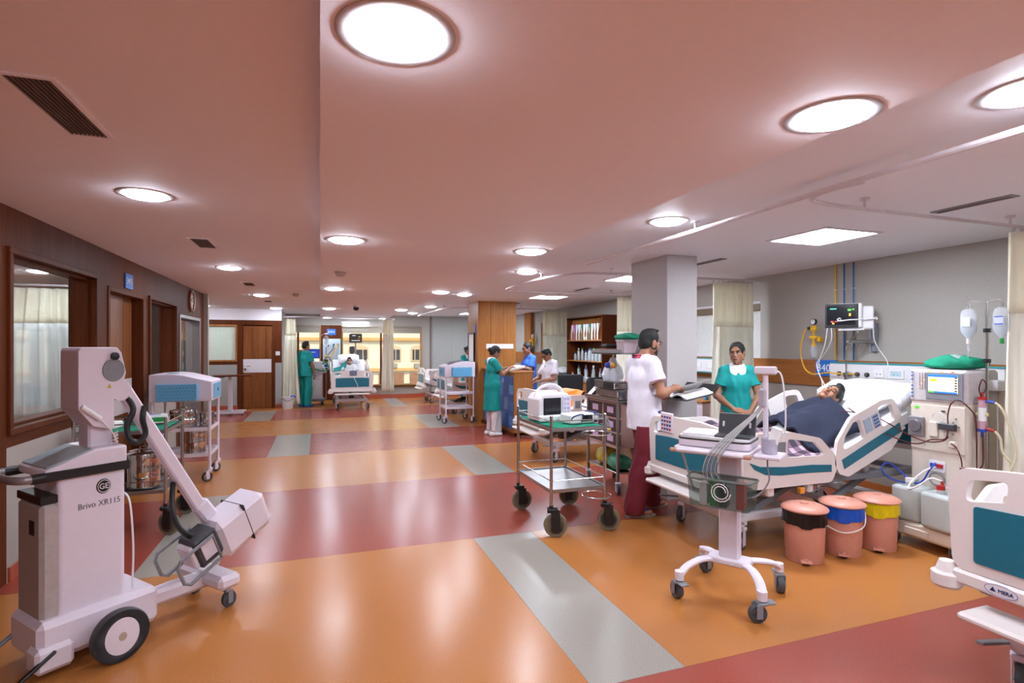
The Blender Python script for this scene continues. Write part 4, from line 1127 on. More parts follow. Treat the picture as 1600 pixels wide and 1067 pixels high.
# box and packets on its top
r = thing('glove_box', 'printed glove box on the green cloth behind the x-ray arm', 'box', (-1.42, 5.72, .884), .3)
obj('carton', MB().box((0, 0, .04), (.22, .12, .08), 0, .002), PAPER, r); obj('print_panel', MB().box((0, -.061, .04), (.2, .002, .04)), GREEN, r); obj('slot', MB().box((0, 0, .081), (.12, .05, .002)), BLUE, r)
r = thing('packet', 'red and white dressing packet behind the x-ray hose', 'packet', (-1.70, 5.5, .884), -.2)
obj('wrapper', MB().box((0, 0, .03), (.2, .14, .06), 0, .015), PAPER, r); obj('print_panel', MB().box((.03, -.071, .03), (.08, .002, .035)), RED, r)
r = thing('kidney_dish', 'shallow steel dish above the trolley cloth', 'dish', (-1.66, 5.72, .884))
obj('dish', MB().lathe([(0, 0), (.07, 0), (.1, .04), (.104, .045), (.098, .045), (.068, .006), (0, .006)], n=24), CHROME, r)

# white drug carts with blue baskets
def drug_cart(label, loc, mirror):
    T = thing('drug_cart', label, 'cart', loc, 0, 'white drug carts')
    sx = -1 if mirror else 1
    hx, hy = .29, .30
    for x in (-hx, hx):
        for y in (-hy + .02, hy - .02):
            obj('post', MB().cyl((x, y, .13), (x, y, .95), .016, n=12).cyl((x, y, .13), (x, y, .16), .03, n=14), LILAC, T)
            caster(T, x, y, .058, .03, .15, LILAC, BLACK, LILAC, rot=.6 * sx, trail=.03)
    for z, nm in ((.60, 'shelf'), (.30, 'shelf')):
        m = MB().box((0, 0, z), (2 * hx, 2 * hy - .04, .012))
        for a in (-1, 1): m.box((a * hx, 0, z + .012), (.012, 2 * hy - .04, .04)); m.box((0, a * (hy - .02), z + .012), (2 * hx, .012, .04))
        obj(nm, m, LILAC, T)
    pr = [(-.32, .94), (.32, .94), (.32, 1.17), (.02, 1.25), (-.10, 1.265), (-.32, 1.255)]
    if mirror: pr = [(-a, b) for a, b in reversed(pr)]
    b = obj('cabinet', MB().prism(pr, 'y', -.31, .31), LILAC, T, bevel=.012)
    obj('blue_drawer', MB().box((sx * .322, 0, 1.05), (.012, .46, .18), 0, .004), BASKET_BLUE, b)
    obj('lock', MB().box((sx * .329, .02, 1.06), (.006, .06, .04), 0, .004), BLACK, b)
    obj('handle_notch', MB().box((-sx * .1, -.2, 1.268), (.12, .05, .006), 0, .002), BASKET_BLUE, b)
    # basket with punched dots
    bx = (0.0 - .02 * sx)
    k = obj('basket', MB().box((bx, -.37, .965), (.38, .11, .012), 0, .003).box((bx, -.42, 1.055), (.40, .012, .19), 0, .003).box((bx - .195, -.37, 1.055), (.012, .11, .19), 0, .003).box((bx + .195, -.37, 1.055), (.012, .11, .19), 0, .003), BASKET_BLUE, T)
    m = MB()
    for i in range(10):
        for j in range(4): m.box((bx - .162 + i * .036 + (.018 if j % 2 else 0), -.427, .995 + j * .037), (.012, .003, .01))
    obj('hole_pattern', m, mat('basket hole blue', (70, 132, 170), .6), k)
    return T
drug_cart('white drug cart with blue basket and drums, beside the veneer wall', (-1.51, 7.5, 0), False)
drug_cart('white drug cart with blue basket beside the wooden column', (2.72, 11.27, 0), True)
drum('steel drum on the middle shelf of the drug cart', (-1.53, 7.42, .618), .14, .2)
drum('small steel drum beside the bigger one on the drug cart', (-1.31, 7.55, .618), .085, .15)
drum('steel drum on the low shelf of the drug cart', (-1.42, 7.42, .318), .13, .26)
r = thing('document_folder', 'grey folder lying on the drug cart by the wooden column', 'folder', (2.66, 11.25, 1.262), 0)
obj('cover', MB().box((0, 0, 0), (.34, .26, .02), 0, .004, Ry(-.16)), MGREY, r); obj('paper', MB().box((.02, .0, .012), (.28, .2, .006), 0, 0, Ry(-.16)), mat('dark folder', (70, 66, 74), .6), r)
r.location.z = 1.222 + .03

# crash cart with drawers
CC = (3.17, 5.47, 0)
T = thing('crash_cart', 'brown drawer cart loaded with steel boxes behind the doctor', 'cart', CC)
hx, hy = .17, .34
for x in (-hx, hx):
    for y in (-hy, hy):
        obj('post', MB().box((x, y, .55), (.03, .03, .86), 0, .004), STEEL_SAT, T)
        caster(T, x, y, .058, .03, .14, LILAC, DGREY, LILAC, rot=1.2, trail=.025)
obj('top_tray', MB().box((0, 0, .985), (.40, .74, .016), 0, .004).box((-.19, 0, 1.0), (.012, .74, .04), 0, .003), STEEL, T)
obj('bottom_tray', MB().box((0, 0, .22), (.36, .70, .016), 0, .004), STEEL, T)
DRW = mat('brown drawer front', (70, 50, 50), .45); LBL = mat('lilac label', (208, 178, 212), .6); FRAME_T = mat('tan drawer frame', (186, 150, 140), .5)
obj('drawer_frame', MB().box((.02, 0, .72), (.30, .66, .48), 0, .004).box((-.14, 0, .96), (.05, .7, .02)).box((-.14, 0, .80), (.05, .7, .016)).box((-.14, 0, .645), (.05, .7, .016)).box((-.14, 0, .49), (.05, .7, .03)).box((-.14, 0, .72), (.05, .02, .48)), FRAME_T, T)
for i in range(2):
    for j in range(3):
        d = obj('drawer', MB().box((-.15, -.17 + i * .34, .57 + j * .155), (.03, .30, .125), 0, .005), DRW, T)
        obj('drawer_label', MB().box((-.167, -.17 + i * .34, .575 + j * .155), (.003, .13, .065)), LBL, d)
rk = obj('upper_rack', MB().box((.02, .0, 1.50), (.30, .66, .014), 0, .003).box((-.125, 0, 1.52), (.01, .66, .05)).box((.165, 0, 1.52), (.01, .66, .05)), STEEL_SAT, T)
for y in (-.32, .32): obj('rack_post', MB().cyl((.15, y, .98), (.15, y, 1.5), .012, n=10), STEEL, T)
r = thing('steel_box', 'lower polished steel box on the drawer cart top', 'box', (3.12, 5.42, .994)); obj('shell', MB().box((0, 0, .05), (.2, .5, .1), 0, .008), CHROME, r); obj('lip', MB().box((0, 0, .1), (.21, .51, .01)), STEEL, r)
r = thing('steel_box', 'upper polished steel box stacked on the drawer cart', 'box', (3.12, 5.47, 1.099 + .0)); obj('shell', MB().box((0, 0, .045), (.2, .46, .08), 0, .008), CHROME, r); obj('lip', MB().box((0, 0, .09), (.21, .47, .01)), STEEL, r); obj('dark_tray', MB().box((-.09, -.1, .05), (.03, .22, .07), 0, .005), BLACK, r)
r = thing('linen_bag', 'white plastic bag leaning on the steel boxes', 'bag', (3.22, 5.62, 1.195))
obj('bag', MB().lathe([(0, 0), (.11, 0), (.13, .05), (.10, .14), (.05, .2), (.03, .25), (0, .26)], n=14), LINEN, r); obj('tie', MB().lathe([(.04, .2), (.045, .21), (.04, .22)], n=12), WHITE, r)
r = thing('cap_bottle', 'bottle with blue cap behind the doctor shoulder', 'bottle', (3.1, 5.52, 1.20)); obj('bottle', MB().lathe([(0, 0), (.04, 0), (.04, .1), (.02, .13), (.02, .14)], n=14), CLEAR, r); obj('cap', MB().sph((0, 0, .165), (.04, .04, .035), 12), BLUE, r)
r = thing('cap_bottle', 'bottle with yellow cap behind the doctor shoulder', 'bottle', (3.1, 5.4, 1.20)); obj('bottle', MB().lathe([(0, 0), (.04, 0), (.04, .1), (.02, .13), (.02, .14)], n=14), CLEAR, r); obj('cap', MB().sph((0, 0, .165), (.04, .04, .035), 12), mat('amber cap', (206, 150, 60), .5), r)
r = thing('plastic_bin', 'pale pink plastic bin on the rack behind the doctor', 'bin', (3.16, 5.22, 1.508)); obj('bin', MB().lathe([(0, 0), (.10, 0), (.115, .13), (.12, .135), (.11, .135), (.095, .01), (0, .01)], n=4), mat('pale pink plastic', (216, 196, 204), .4), r); r.rotation_euler = (0, 0, PI / 4)
obj('rim', MB().lathe([(.118, .13), (.124, .13), (.124, .142), (.118, .142)], n=4), LILAC, r)
r = thing('copper_tray', 'copper coloured tray at the end of the rack', 'tray', (3.15, 5.58, 1.508)); obj('tray', MB().box((0, 0, .025), (.2, .2, .05), 0, .006), mat('copper tray', (168, 108, 84), .3, .6), r); obj('black_strap', MB().box((0, 0, .075), (.16, .15, .05), 0, .02), BLACK, r)
def heap(name, label, loc, size, m, seed=1, cat='cloth', n=26):
    rnd = random.Random(seed); ph = [rnd.uniform(0, 6) for _ in range(8)]
    sx, sy, sz = size; mb = MB()
    def f(u, v):
        th = 2 * PI * u; ph_ = PI * v - PI / 2
        rr = 1 + .14 * math.sin(3 * th + ph[0] + 2 * v) + .10 * math.sin(5 * th + 7 * v + ph[1]) + .08 * math.sin(13 * v + 4 * th + ph[2])
        x, y, z = math.cos(ph_) * math.cos(th) * rr, math.cos(ph_) * math.sin(th) * rr, math.sin(ph_) * (rr if ph_ > 0 else .55)
        x = math.copysign(abs(x) ** .75, x); y = math.copysign(abs(y) ** .75, y)
        return (x * sx / 2, y * sy / 2, max(z, -.5) * sz * .62 + sz * .31)
    mb.sheet(f, n, n // 2 + 4)
    o = obj(name, mb, m, None, angle=2); o.location = loc
    return tag(o, label, cat)
heap('folded_cloth', 'green cloth folded on the pink bin behind the doctor head', (3.16, 5.2, 1.652), (.22, .36, .07), GREEN_CLOTH, 3)
heap('plastic_bag', 'green plastic bag on the drawer cart bottom tray', (3.12, 5.3, .232), (.24, .3, .16), mat('green bag film', (60, 140, 110), .3, var=.25, scale=9), 7, 'bag')
heap('plastic_bag', 'yellow printed bag on the drawer cart bottom tray', (3.14, 5.62, .232), (.22, .26, .2), mat('yellow bag film', (170, 150, 50), .35, var=.4, scale=12), 9, 'bag')
# drip stand beside the column
r = thing('drip_stand', 'thin steel drip stand between the doctor and the grey column', 'stand', (3.17, 4.93, 0))
obj('pole', MB().cyl((0, 0, .06), (0, 0, 1.6), .011, n=10), STEEL, r); obj('hook', MB().tube([(-.07, 0, 1.57), (-.05, 0, 1.6), (0, 0, 1.6), (.05, 0, 1.6), (.07, 0, 1.57)], .006, 8, sub=3), STEEL, r)
for k in range(5): obj('foot', MB().box((.06 * math.cos(k * 1.257), .06 * math.sin(k * 1.257), .03), (.14, .03, .06), 0, .006, Rz(k * 1.257)), STEEL_SAT, r)
# ------------------------------------------------------------------ ECG cart
E_ = thing('ecg_cart', 'white wheeled cart with flat recorder and grey leads at the bed foot', 'cart', (2.46, 2.82, 0), math.atan2(-.82, .57))
obj('base_plate', MB().prism(rpoly([(-.13, -.07), (.13, -.07), (.13, .07), (-.13, .07)], .03), 'z', .205, .245), LILAC, E_, bevel=.01)
for sx in (-1, 1):
    for sy in (-1, 1):
        obj('base_arm', MB().tube([(sx * .08, sy * .03, .226), (sx * .15, sy * .09, .222), (sx * .21, sy * .18, .195), (sx * .238, sy * .245, .155)], (.03, .017), 10, sub=5, flat=(-sy, sx, 0)).cyl((sx * .24, sy * .25, .125), (sx * .24, sy * .25, .178), .028, n=16), LILAC, E_)
        caster(E_, sx * .24, sy * .25, .052, .038, .13, MGREY, RUBBER, MGREY, rot=(.7 if sy < 0 else 2.0) * sx, trail=.028, brake=True)
obj('column', MB().box((0, 0, .585), (.125, .075, .70), 0, .012), LILAC, E_)
tray = rpoly([(-.30, -.2), (.16, -.2), (.16, .16), (-.30, .16)], .04)
obj('tray', MB().prism(tray, 'z', .915, .945).box((-.07, -.205, .925), (.44, .03, .03), 0, .01), LILAC, E_, bevel=.006)
for x in (-.29, .15): obj('tray_corner', MB().box((x, -.212, .925), (.05, .02, .026), 0, .008), mat('copper bumper', (196, 150, 130), .4), E_)
obj('side_shelf', MB().box((.245, -.07, .925), (.15, .2, .022), 0, .006), LILAC, E_)
obj('lead_arm', MB().cyl((.20, .05, .93), (.20, .05, 1.40), .0155, n=14).lathe([(0, 0), (.03, 0), (.022, .05), (.0155, .06)], (.20, .05, .935), 16).box((.2, .05, 1.43), (.125, .06, .05), 0, .008), LILAC, E_)
obj('push_rod', MB().cyl((-.25, -.17, .915), (-.19, -.12, .66), .006, n=8), STEEL, E_)
r = thing('ecg_recorder', 'white flat recorder with open dark screen on the wheeled cart', 'recorder', (2.46, 2.82, .947), math.atan2(-.82, .57))
rec = rpoly([(-.29, -.16), (.15, -.16), (.15, .14), (-.29, .14)], .06)
b = obj('case', MB().prism(rec, 'z', 0, .045), LILAC, r, bevel=.008)
obj('black_edge', MB().prism([(a * 1.004 - .0003, c * 1.006) for a, c in rec], 'z', .0448, .052), BLACK, b)
obj('lid_pad', MB().prism([(a * .97 - .002, c * .96) for a, c in rec], 'z', .052, .066), WHITE, b)
obj('paper_stack', MB().box((-.17, -.02, .075), (.2, .22, .018), 0, .004, Rz(.1)), PAPER, r)
obj('keyboard', MB().box((.035, -.06, .073), (.22, .12, .014), 0, .004), DGREY, r)
s_ = obj('display', MB().box((.035, .035, .135), (.225, .014, .14), 0, .005, Rx(-.25)), DGREY, r)
for x in (-.045, .115): obj('hinge', MB().box((x, .027, .135), (.012, .012, .035), 0, .003, Rx(-.25)), LILAC, s_)
r = thing('lead_bundle', 'grey patient leads draped from the recorder into the basket', 'cable', (2.46, 2.82, 0), math.atan2(-.82, .57))
for k in range(8):
    dx = (k - 3.5) * .0036
    obj('lead', MB().tube([(.19, .03, 1.24 - .004 * k), (.15 + dx, .0, 1.16), (.05 + dx * 2, -.13, 1.04), (-.02 + dx * 3, -.235, .94), (-.055 + dx * 3.2, -.245, .84), (-.04 + dx * 4, -.225, .78 - .02 * (k % 3)), (.0 + dx * 4, -.19, .73)], .0028, 6, sub=5), MGREY if k % 2 else mat('lead beige', (186, 178, 168), .5), r)
obj('yoke', MB().box((.185, .03, 1.26), (.045, .03, .12), 0, .012), mat('yoke grey', (176, 168, 176), .45), r)
obj('loop_cable', MB().tube([(.255, .05, 1.43), (.29, .05, 1.40), (.31, .04, 1.25), (.315, .03, 1.1), (.30, .02, 1.0)], .005, 7, sub=5), WHITE, r)
obj('coil', MB().tube([(.01 + (.03 + .0012 * k) * math.cos(k * .5), -.262, .71 + (.03 + .0012 * k) * math.sin(k * .5)) for k in range(26)], .003, 6), WHITE, r)
obj('power_cord', MB().tube([(.22, .0, .93), (.24, -.1, .86), (.25, -.12, .78), (.2, -.16, .70), (.14, -.19, .68)], .005, 7, sub=5), MGREY, r)
# gel roll in its holder
r = thing('roll_holder', 'grey cup holding a white paper roll on the cart side shelf', 'cup', (2.46 + .245 * .57 - .07 * .82, 2.82 - .245 * .82 - .07 * .57, .937), math.atan2(-.82, .57))
obj('cup', MB().lathe([(0, 0), (.042, 0), (.046, .09), (.042, .09), (.038, .006), (0, .006)], n=20), mat('cup lilac grey', (178, 172, 186), .4), r)
obj('roll', MB().cyl((.0, 0, .012), (.045, 0, .155), .03, n=18), PAPER, r)
# wire basket with boxes
bk = thing('side_basket', 'smoky plastic basket under the recorder holding boxes', 'basket', (2.46 + .06 * -.82 * 2.6, 2.82 - .06 * .57 * 2.6, .60), math.atan2(-.82, .57))
o1 = rpoly([(-.2, -.08), (.17, -.08), (.19, .085), (-.22, .085)], .03)
def shell(mb, poly, z0, z1, k=.92):
    n = len(poly); cx = sum(p[0] for p in poly) / n; cyy = sum(p[1] for p in poly) / n
    lo = [(cx + (a - cx) * k, cyy + (b - cyy) * k) for a, b in poly]
    vs = [(*p, z0) for p in lo] + [(*p, z1) for p in poly]
    mb.add(vs, [(i, (i + 1) % n, n + (i + 1) % n, n + i) for i in range(n)] + [tuple(range(n))])
    return mb
w = shell(MB(), o1, 0, .17)
obj('basket_wall', w, SMOKE, bk); obj('basket_rim', MB().tube([(*p, .17) for p in o1], .007, 6, closed=True), mat('basket rim grey green', (110, 122, 118), .4), bk)
for x, c, h, nm, lb in ((-.105, WHITE, .13, 'electrode_box', 'white electrode carton in the smoky basket'), (-.045, GREEN, .15, 'electrode_box', 'green carton in the smoky basket'), (.01, BLACK, .14, 'electrode_box', 'black carton in the smoky basket'), (.11, RED, .15, 'electrode_box', 'red carton in the smoky basket')):
    P = bk.matrix_basis @ Vector((x, -.02, .006))
    q = thing(nm, lb, 'box', P, bk.rotation_euler.z); obj('carton', MB().box((0, 0, h / 2), (.045, .08, h), 0, .003), c, q); obj('flap', MB().box((0, 0, h + .001), (.04, .076, .003)), c, q)

# ------------------------------------------------------------------ pedal bins
PEACH = mat('salmon bin plastic', (206, 140, 120), .4, var=.03)
def pedal_bin(label, loc, film, rz, bail=False):
    r = thing('pedal_bin', label, 'bin', loc, rz, 'pedal bins beside the bed')
    b = obj('bucket', MB().lathe([(0, .0), (.125, 0), (.13, .01), (.128, .06), (.133, .075), (.136, .2), (.145, .37), (.14, .37), (.125, .02), (0, .02)], n=32), PEACH, r)
    def rim(u, v):
        t = 2 * PI * u; z = .372 - (.10 + .008 * math.sin(3 * t) + .006 * math.sin(7 * t)) * v
        rr = .149 + .006 * math.sin(17 * t) * v + .003 * math.sin(31 * t)
        return (rr * math.cos(t), rr * math.sin(t), z)
    obj('bin_liner', MB().sheet(rim, 64, 6), film, r, angle=2)
    l = obj('lid', MB().lathe([(.158, .372), (.162, .38), (.158, .388), (.13, .404), (.07, .416), (.066, .412), (.0, .416)], n=36), PEACH, r)
    obj('lid_boss', MB().lathe([(.03, .414), (.028, .422), (0, .424)], n=18), PEACH, l)
    obj('pedal', MB().box((0, -.155, .03), (.075, .06, .012), 0, .004).box((0, -.13, .03), (.03, .05, .03), 0, .004), PEACH, r)
    obj('pedal_gap', MB().box((0, -.132, .018), (.05, .012, .03)), BLACK, r)
    obj('hinge', MB().box((0, .16, .36), (.06, .03, .05), 0, .006), PEACH, r)
    if bail: obj('bail_handle', MB().tube([(-.15, 0, .33), (-.13, -.1, .24), (0, -.17, .2), (.13, -.1, .24), (.15, 0, .33)], .005, 7, sub=6), WHITE, r)
BAG_K = mat('black bin film', (22, 20, 22), .25, var=.2); BAG_B = mat('blue bin film', (24, 84, 190), .25, var=.15); BAG_Y = mat('yellow bin film', (222, 196, 20), .3, var=.12)
pedal_bin('salmon pedal bin with black liner', (3.40, 3.115, 0), BAG_K, -.75)
pedal_bin('salmon pedal bin with blue liner and wire bail', (3.78, 3.12, 0), BAG_B, -.8, True)
pedal_bin('salmon pedal bin with yellow liner', (4.14, 3.11, 0), BAG_Y, -.85)

# ------------------------------------------------------------------ dialysis machine, front towards -X
CREAM = mat('dialysis cream enamel', (222, 210, 196), .4, var=.03)
Dm = thing('dialysis_machine', 'cream dialysis machine with lit screen and blood lines beside the bed', 'dialysis machine', (4.6, 2.97, 0))
base = obj('base', MB().box((.12, -.03, .14), (.68, .56, .12), 0, .02).box((-.215, .0, .13), (.03, .18, .06), 0, .006), CREAM, Dm)
for x in (-.15, .38):
    for y in (-.22, .2): caster(Dm, x, y, .035, .025, .09, MGREY, DGREY, MGREY, rot=.4, trail=.015)
bd = obj('cabinet', MB().box((.20, 0, .69), (.36, .42, 1.0), 0, .015), CREAM, Dm)
obj('screen_head', MB().box((.20, 0, 1.26), (.38, .43, .27), 0, .02), mat('dialysis head grey', (198, 190, 190), .4), Dm)
def fx(mb, y, z, w, h, d=.006, m=0, x=.0, ch=.002): return mb.box((x, -y, z), (d, w, h), m, ch)   # y measured to the viewer's right
hd = obj('screen_bezel', fx(MB(), .055, 1.265, .27, .21, .012, x=.008), MGREY, Dm)
def glow(nm, c, e): return emis(nm, c, e)
SCR = glow('dialysis screen light', (226, 222, 196), .85)
sc_ = obj('screen', fx(MB(), .05, 1.285, .215, .145, .004, x=.0), SCR, hd)
obj('screen_bar', fx(MB(), .05, 1.348, .215, .02, .003, x=-.003), glow('screen blue', (40, 110, 200), .7), sc_)
obj('screen_bar', fx(MB(), .07, 1.219, .17, .014, .003, x=-.003), glow('screen blue low', (40, 110, 200), .7), sc_)
obj('screen_field', fx(MB(), -.03, 1.219, .05, .014, .003, x=-.003), glow('screen green', (90, 190, 60), .7), sc_)
obj('screen_field', fx(MB(), -.02, 1.312, .05, .022, .003, x=-.003), glow('screen yellow', (232, 200, 40), .8), sc_)
for k in range(6): obj('screen_key', fx(MB(), .145, 1.235 + k * .02, .018, .01, .003, x=-.003), BLACK, sc_)
for k in range(7): obj('button', MB().cyl((.005, .185, 1.17 + k * .03 + (.02 if k > 3 else 0)), (-.003, .185, 1.17 + k * .03 + (.02 if k > 3 else 0)), .006, n=10), mat('button blue', (40, 90, 190), .4), hd)
for y in (-.13, -.11, -.09):
    obj('slider', fx(MB(), y, 1.3, .008, .13, .003, x=.008), mat('slider grey', (168, 150, 150), .5), hd)
    obj('indicator', fx(MB(), y, 1.25 + (y + .13) * 1.5, .008, .008, .004, x=.003), glow('amber indicator %g' % y, (240, 170, 40), 1.5), hd)
for y, c in ((-.05, (230, 220, 40)), (.04, (220, 150, 60)), (.12, (200, 60, 50))): obj('status_lamp', fx(MB(), y, 1.378, .025, .009, .004, x=.004), glow('status %g' % y, c, 1.0), hd)
mp = obj('module_panel', fx(MB(), 0, .93, .40, .36, .012, x=.016), CREAM, Dm)
obj('display_strip', fx(MB(), -.15, 1.085, .035, .02, .004, x=.007), glow('green digits', (70, 170, 40), 1.0), mp)
for y in (.05,): obj('display_strip', fx(MB(), y, 1.07, .03, .012, .004, x=.007), BLACK, mp)
pu = obj('blood_pump', fx(MB(), -.15, .93, .12, .16, .03, x=.0, ch=.006), mat('pump grey', (136, 130, 134), .4), Dm)
obj('pump_rotor', MB().lathe([(0, -.02), (.045, -.02), (.05, -.014), (.05, 0), (0, 0)], (-.012, .15, .935), 24, axis='x'), mat('pump rotor', (104, 98, 102), .35), pu)
obj('clamp_block', fx(MB(), .09, .955, .12, .05, .04, x=-.01, ch=.006), DGREY, Dm)
obj('clamp_block', fx(MB(), -.02, .92, .07, .12, .02, x=.005, ch=.006), CREAM, Dm)
obj('clamp_block', fx(MB(), .12, .82, .05, .05, .03, x=.0, ch=.006), CREAM, Dm)
for k in range(5): obj('button', MB().cyl((.012, -.12 - .02 * (k % 3), .9 + .03 * k), (.004, -.12 - .02 * (k % 3), .9 + .03 * k), .006, n=8), MGREY, mp)
cn = obj('connector_panel', fx(MB(), .0, .63, .12, .09, .012, x=.014, ch=.004), WHITE, Dm)
obj('blue_port', fx(MB(), -.022, .635, .05, .032, .01, x=.005), BLUE, cn); obj('red_port', fx(MB(), .026, .635, .044, .032, .01, x=.005), RED, cn)
obj('hose_reel', MB().tube([(.01, .0 + .055 * math.cos(t), .53 + .05 * math.sin(t)) for t in [2 * PI * k / 20 for k in range(20)]], .006, 6, closed=True), MGREY, Dm)
obj('side_box', MB().box((.30, -.25, 1.28), (.12, .08, .08), 0, .006), WHITE, Dm)
obj('side_column', MB().box((.42, -.26, .75), (.10, .10, 1.0), 0, .01), CREAM, Dm)
# blood lines
for pts in ([(-.35, .55, 1.02), (-.2, .4, 1.0), (-.12, .28, .93), (-.06, .18, .86), (-.03, .05, .82), (-.02, -.06, .84), (-.015, -.1, .88)],
            [(-.3, .52, 1.05), (-.15, .35, .88), (-.06, .22, .80), (-.02, .12, .79), (-.02, .02, .84), (-.02, -.08, .86), (-.02, -.1, .93)],
            [(-.015, -.1, .97), (-.02, -.1, 1.05), (-.03, -.13, 1.14), (-.03, -.18, 1.17), (0, -.22, 1.13), (.05, -.245, 1.05), (.06, -.25, .9), (.06, -.25, .72), (.05, -.26, .66), (.06, -.29, .7), (.08, -.28, .85), (.09, -.27, .95)],
            [(-.015, -.12, .83), (-.015, -.16, .8), (-.015, -.19, .72), (-.02, -.2, .64)],
            [(.08, -.27, 1.2), (.07, -.26, 1.26), (.09, -.27, 1.33), (.12, -.28, 1.28), (.1, -.26, 1.2)]):
    obj('blood_line', MB().tube(pts, .0048, 7, sub=6), BLOOD, Dm)
obj('transducer_coil', MB().tube([(-.02, -.03 + .045 * math.cos(t), 1.02 + .04 * math.sin(t)) for t in [2 * PI * k / 18 for k in range(18)]], .004, 6, closed=True), CLEAR, Dm)
obj('sensor', fx(MB(), .2, .63, .03, .07, .02, x=-.02, ch=.004), BLOOD, Dm)
# dialyser
dz = obj('dialyser', MB().cyl((.09, -.27, .96), (.09, -.27, 1.18), .024, n=18), mat('dialyser fibre', (206, 160, 176), .3, var=.1), Dm)
obj('end_cap', MB().cyl((.09, -.27, 1.18), (.09, -.27, 1.20), .03, n=18).cyl((.09, -.27, 1.2), (.09, -.27, 1.235), .008), RED, dz)
obj('end_cap', MB().cyl((.09, -.27, .94), (.09, -.27, .96), .03, n=18).cyl((.09, -.27, .90), (.09, -.27, .94), .008), BLUE, dz)
obj('label_band', MB().cyl((.09, -.27, 1.02), (.09, -.27, 1.12), .0246, n=18), PAPER, dz)
obj('clamp', MB().box((.09, -.27, 1.07), (.02, .085, .026), 0, .006), mat('clamp cream', (222, 206, 160), .4), dz)
obj('port', MB().cyl((.09, -.295, 1.17), (.09, -.35, 1.165), .011), BLUE, dz); obj('port', MB().cyl((.09, -.295, .965), (.09, -.35, .955), .011), RED, dz)
HOSE = mat('cream hose', (222, 212, 178), .4)
obj('dialysate_hose', MB().tube([(.09, -.35, 1.165), (.10, -.39, 1.12), (.12, -.43, .98), (.13, -.46, .8), (.12, -.43, .68)], .008, 8, sub=6), HOSE, Dm)
obj('dialysate_hose', MB().tube([(.09, -.35, .955), (.10, -.38, .9), (.11, -.39, .8), (.14, -.43, .72), (.12, -.43, .66)], .008, 8, sub=6), HOSE, Dm)
# its drip pole with two bags
pole = obj('drip_pole', MB().cyl((.17, -.255, .6), (.17, -.255, 1.92), .011, n=12), STEEL, Dm)
obj('hook_bar', MB().tube([(.17, -.13, 1.87), (.17, -.12, 1.9), (.17, -.15, 1.93), (.17, -.255, 1.915), (.17, -.33, 1.93), (.17, -.36, 1.9), (.17, -.35, 1.87)], .005, 8, sub=5), STEEL, pole)
for z in (1.7, 1.47): obj('knob', MB().cyl((.17, -.255, z - .015), (.17, -.255, z + .015), .024, n=14).cyl((.16, -.255, z), (.13, -.275, z), .01), BLACK, pole)
def bag(label, y, bl):
    r = thing('fluid_bag', label, 'bag', (4.77, y, 1.60), 0)
    b = obj('pouch', MB().lathe([(0, .035), (.014, .035), (.02, .05), (.052, .085), (.058, .12), (.057, .23), (.045, .262), (.02, .275), (0, .276)], n=20), CLEAR, r)
    b.scale = (.55, 1, 1)
    obj('liquid', MB().lathe([(0, .045), (.018, .052), (.049, .087), (.054, .12), (.054, .19), (0, .19)], n=20), clearplastic('bag liquid ' + label[:4], (200, 212, 224), .35), b)
    obj('print_panel', MB().box((-.035 if not bl else -.035, 0, .17), (.003, .06, .07)), PAPER if not bl else mat('bag print', (196, 200, 220), .6), r)
    if bl: [obj('print_line', MB().box((-.037, 0, z), (.002, .055, .008)), BLUE, r) for z in (.145, .2)]
    obj('port', MB().cyl((0, 0, .0), (0, 0, .04), .014, n=12), GREEN if bl else WHITE, r)
    obj('hanger', MB().tube([(0, -.008, .27), (0, -.01, .30), (0, 0, .315), (0, .01, .30), (0, .008, .27)], .003, 6), CLEAR, r)
    if not bl: obj('drip_line', MB().tube([(0, 0, 0), (0, 0, -.06), (.0, .01, -.2), (.02, .03, -.34)], .003, 6, sub=4), CLEAR, r); obj('drip_chamber', MB().cyl((0, 0, -.01), (0, 0, -.06), .009), CLEAR, r)
bag('rounded fluid bag with a blank tag and drip line on the pole', 2.97 - .13, False)
bag('fluid bag with blue print and green cap on the pole', 2.97 - .35, True)
# cloth and cap on the machine
heap('folded_cloth', 'crumpled green cloth on top of the dialysis machine', (4.80, 2.97, 1.397), (.30, .40, .11), GREEN_CLOTH, 12)
r = thing('cap_jar', 'clear jar lid with green knob on the green cloth', 'lid', (4.80, 2.95, 1.455)); obj('dome', MB().lathe([(.07, 0), (.065, .03), (.04, .055), (0, .062)], n=20), CLEAR, r); obj('knob', MB().sph((-.058, 0, .02), .016, 10), GREEN, r)
# jugs on the base
def jug(label, loc, rz, cap, w, d, h):
    r = thing('fluid_jug', label, 'jug', loc, rz)
    pr = rpoly([(-w / 2, -d / 2), (w / 2, -d / 2), (w / 2, d / 2), (-w / 2, d / 2)], .05)
    b = obj('jug_body', MB().prism(pr, 'z', 0, h), JUG, r, bevel=.025, seg=3)
    obj('liquid', MB().prism([(a * .93, c * .93) for a, c in pr], 'z', .01, h * .5), mat('jug liquid', (176, 178, 172), .2), b)
    obj('spout', MB().cyl((-.03, .0, h - .01), (-.03, 0, h + .035), .026, n=16), JUG, r)
    obj('cap', MB().cyl((-.03, 0, h + .03), (-.03, 0, h + .06), .028, n=16), cap, r)
    obj('jug_handle', MB().tube([(.0, 0, h + .0), (.02, 0, h + .035), (.08, 0, h + .035), (w / 2 - .02, 0, h)], .014, 8, sub=4), JUG, r)
jug('translucent jug with pale cap and blue tube on the machine base', (4.47, 3.07, .2), .15, WHITE, .2, .22, .27)
jug('translucent jug with red cap on the machine base', (4.44, 2.81, .2), -.1, RED, .2, .24, .27)
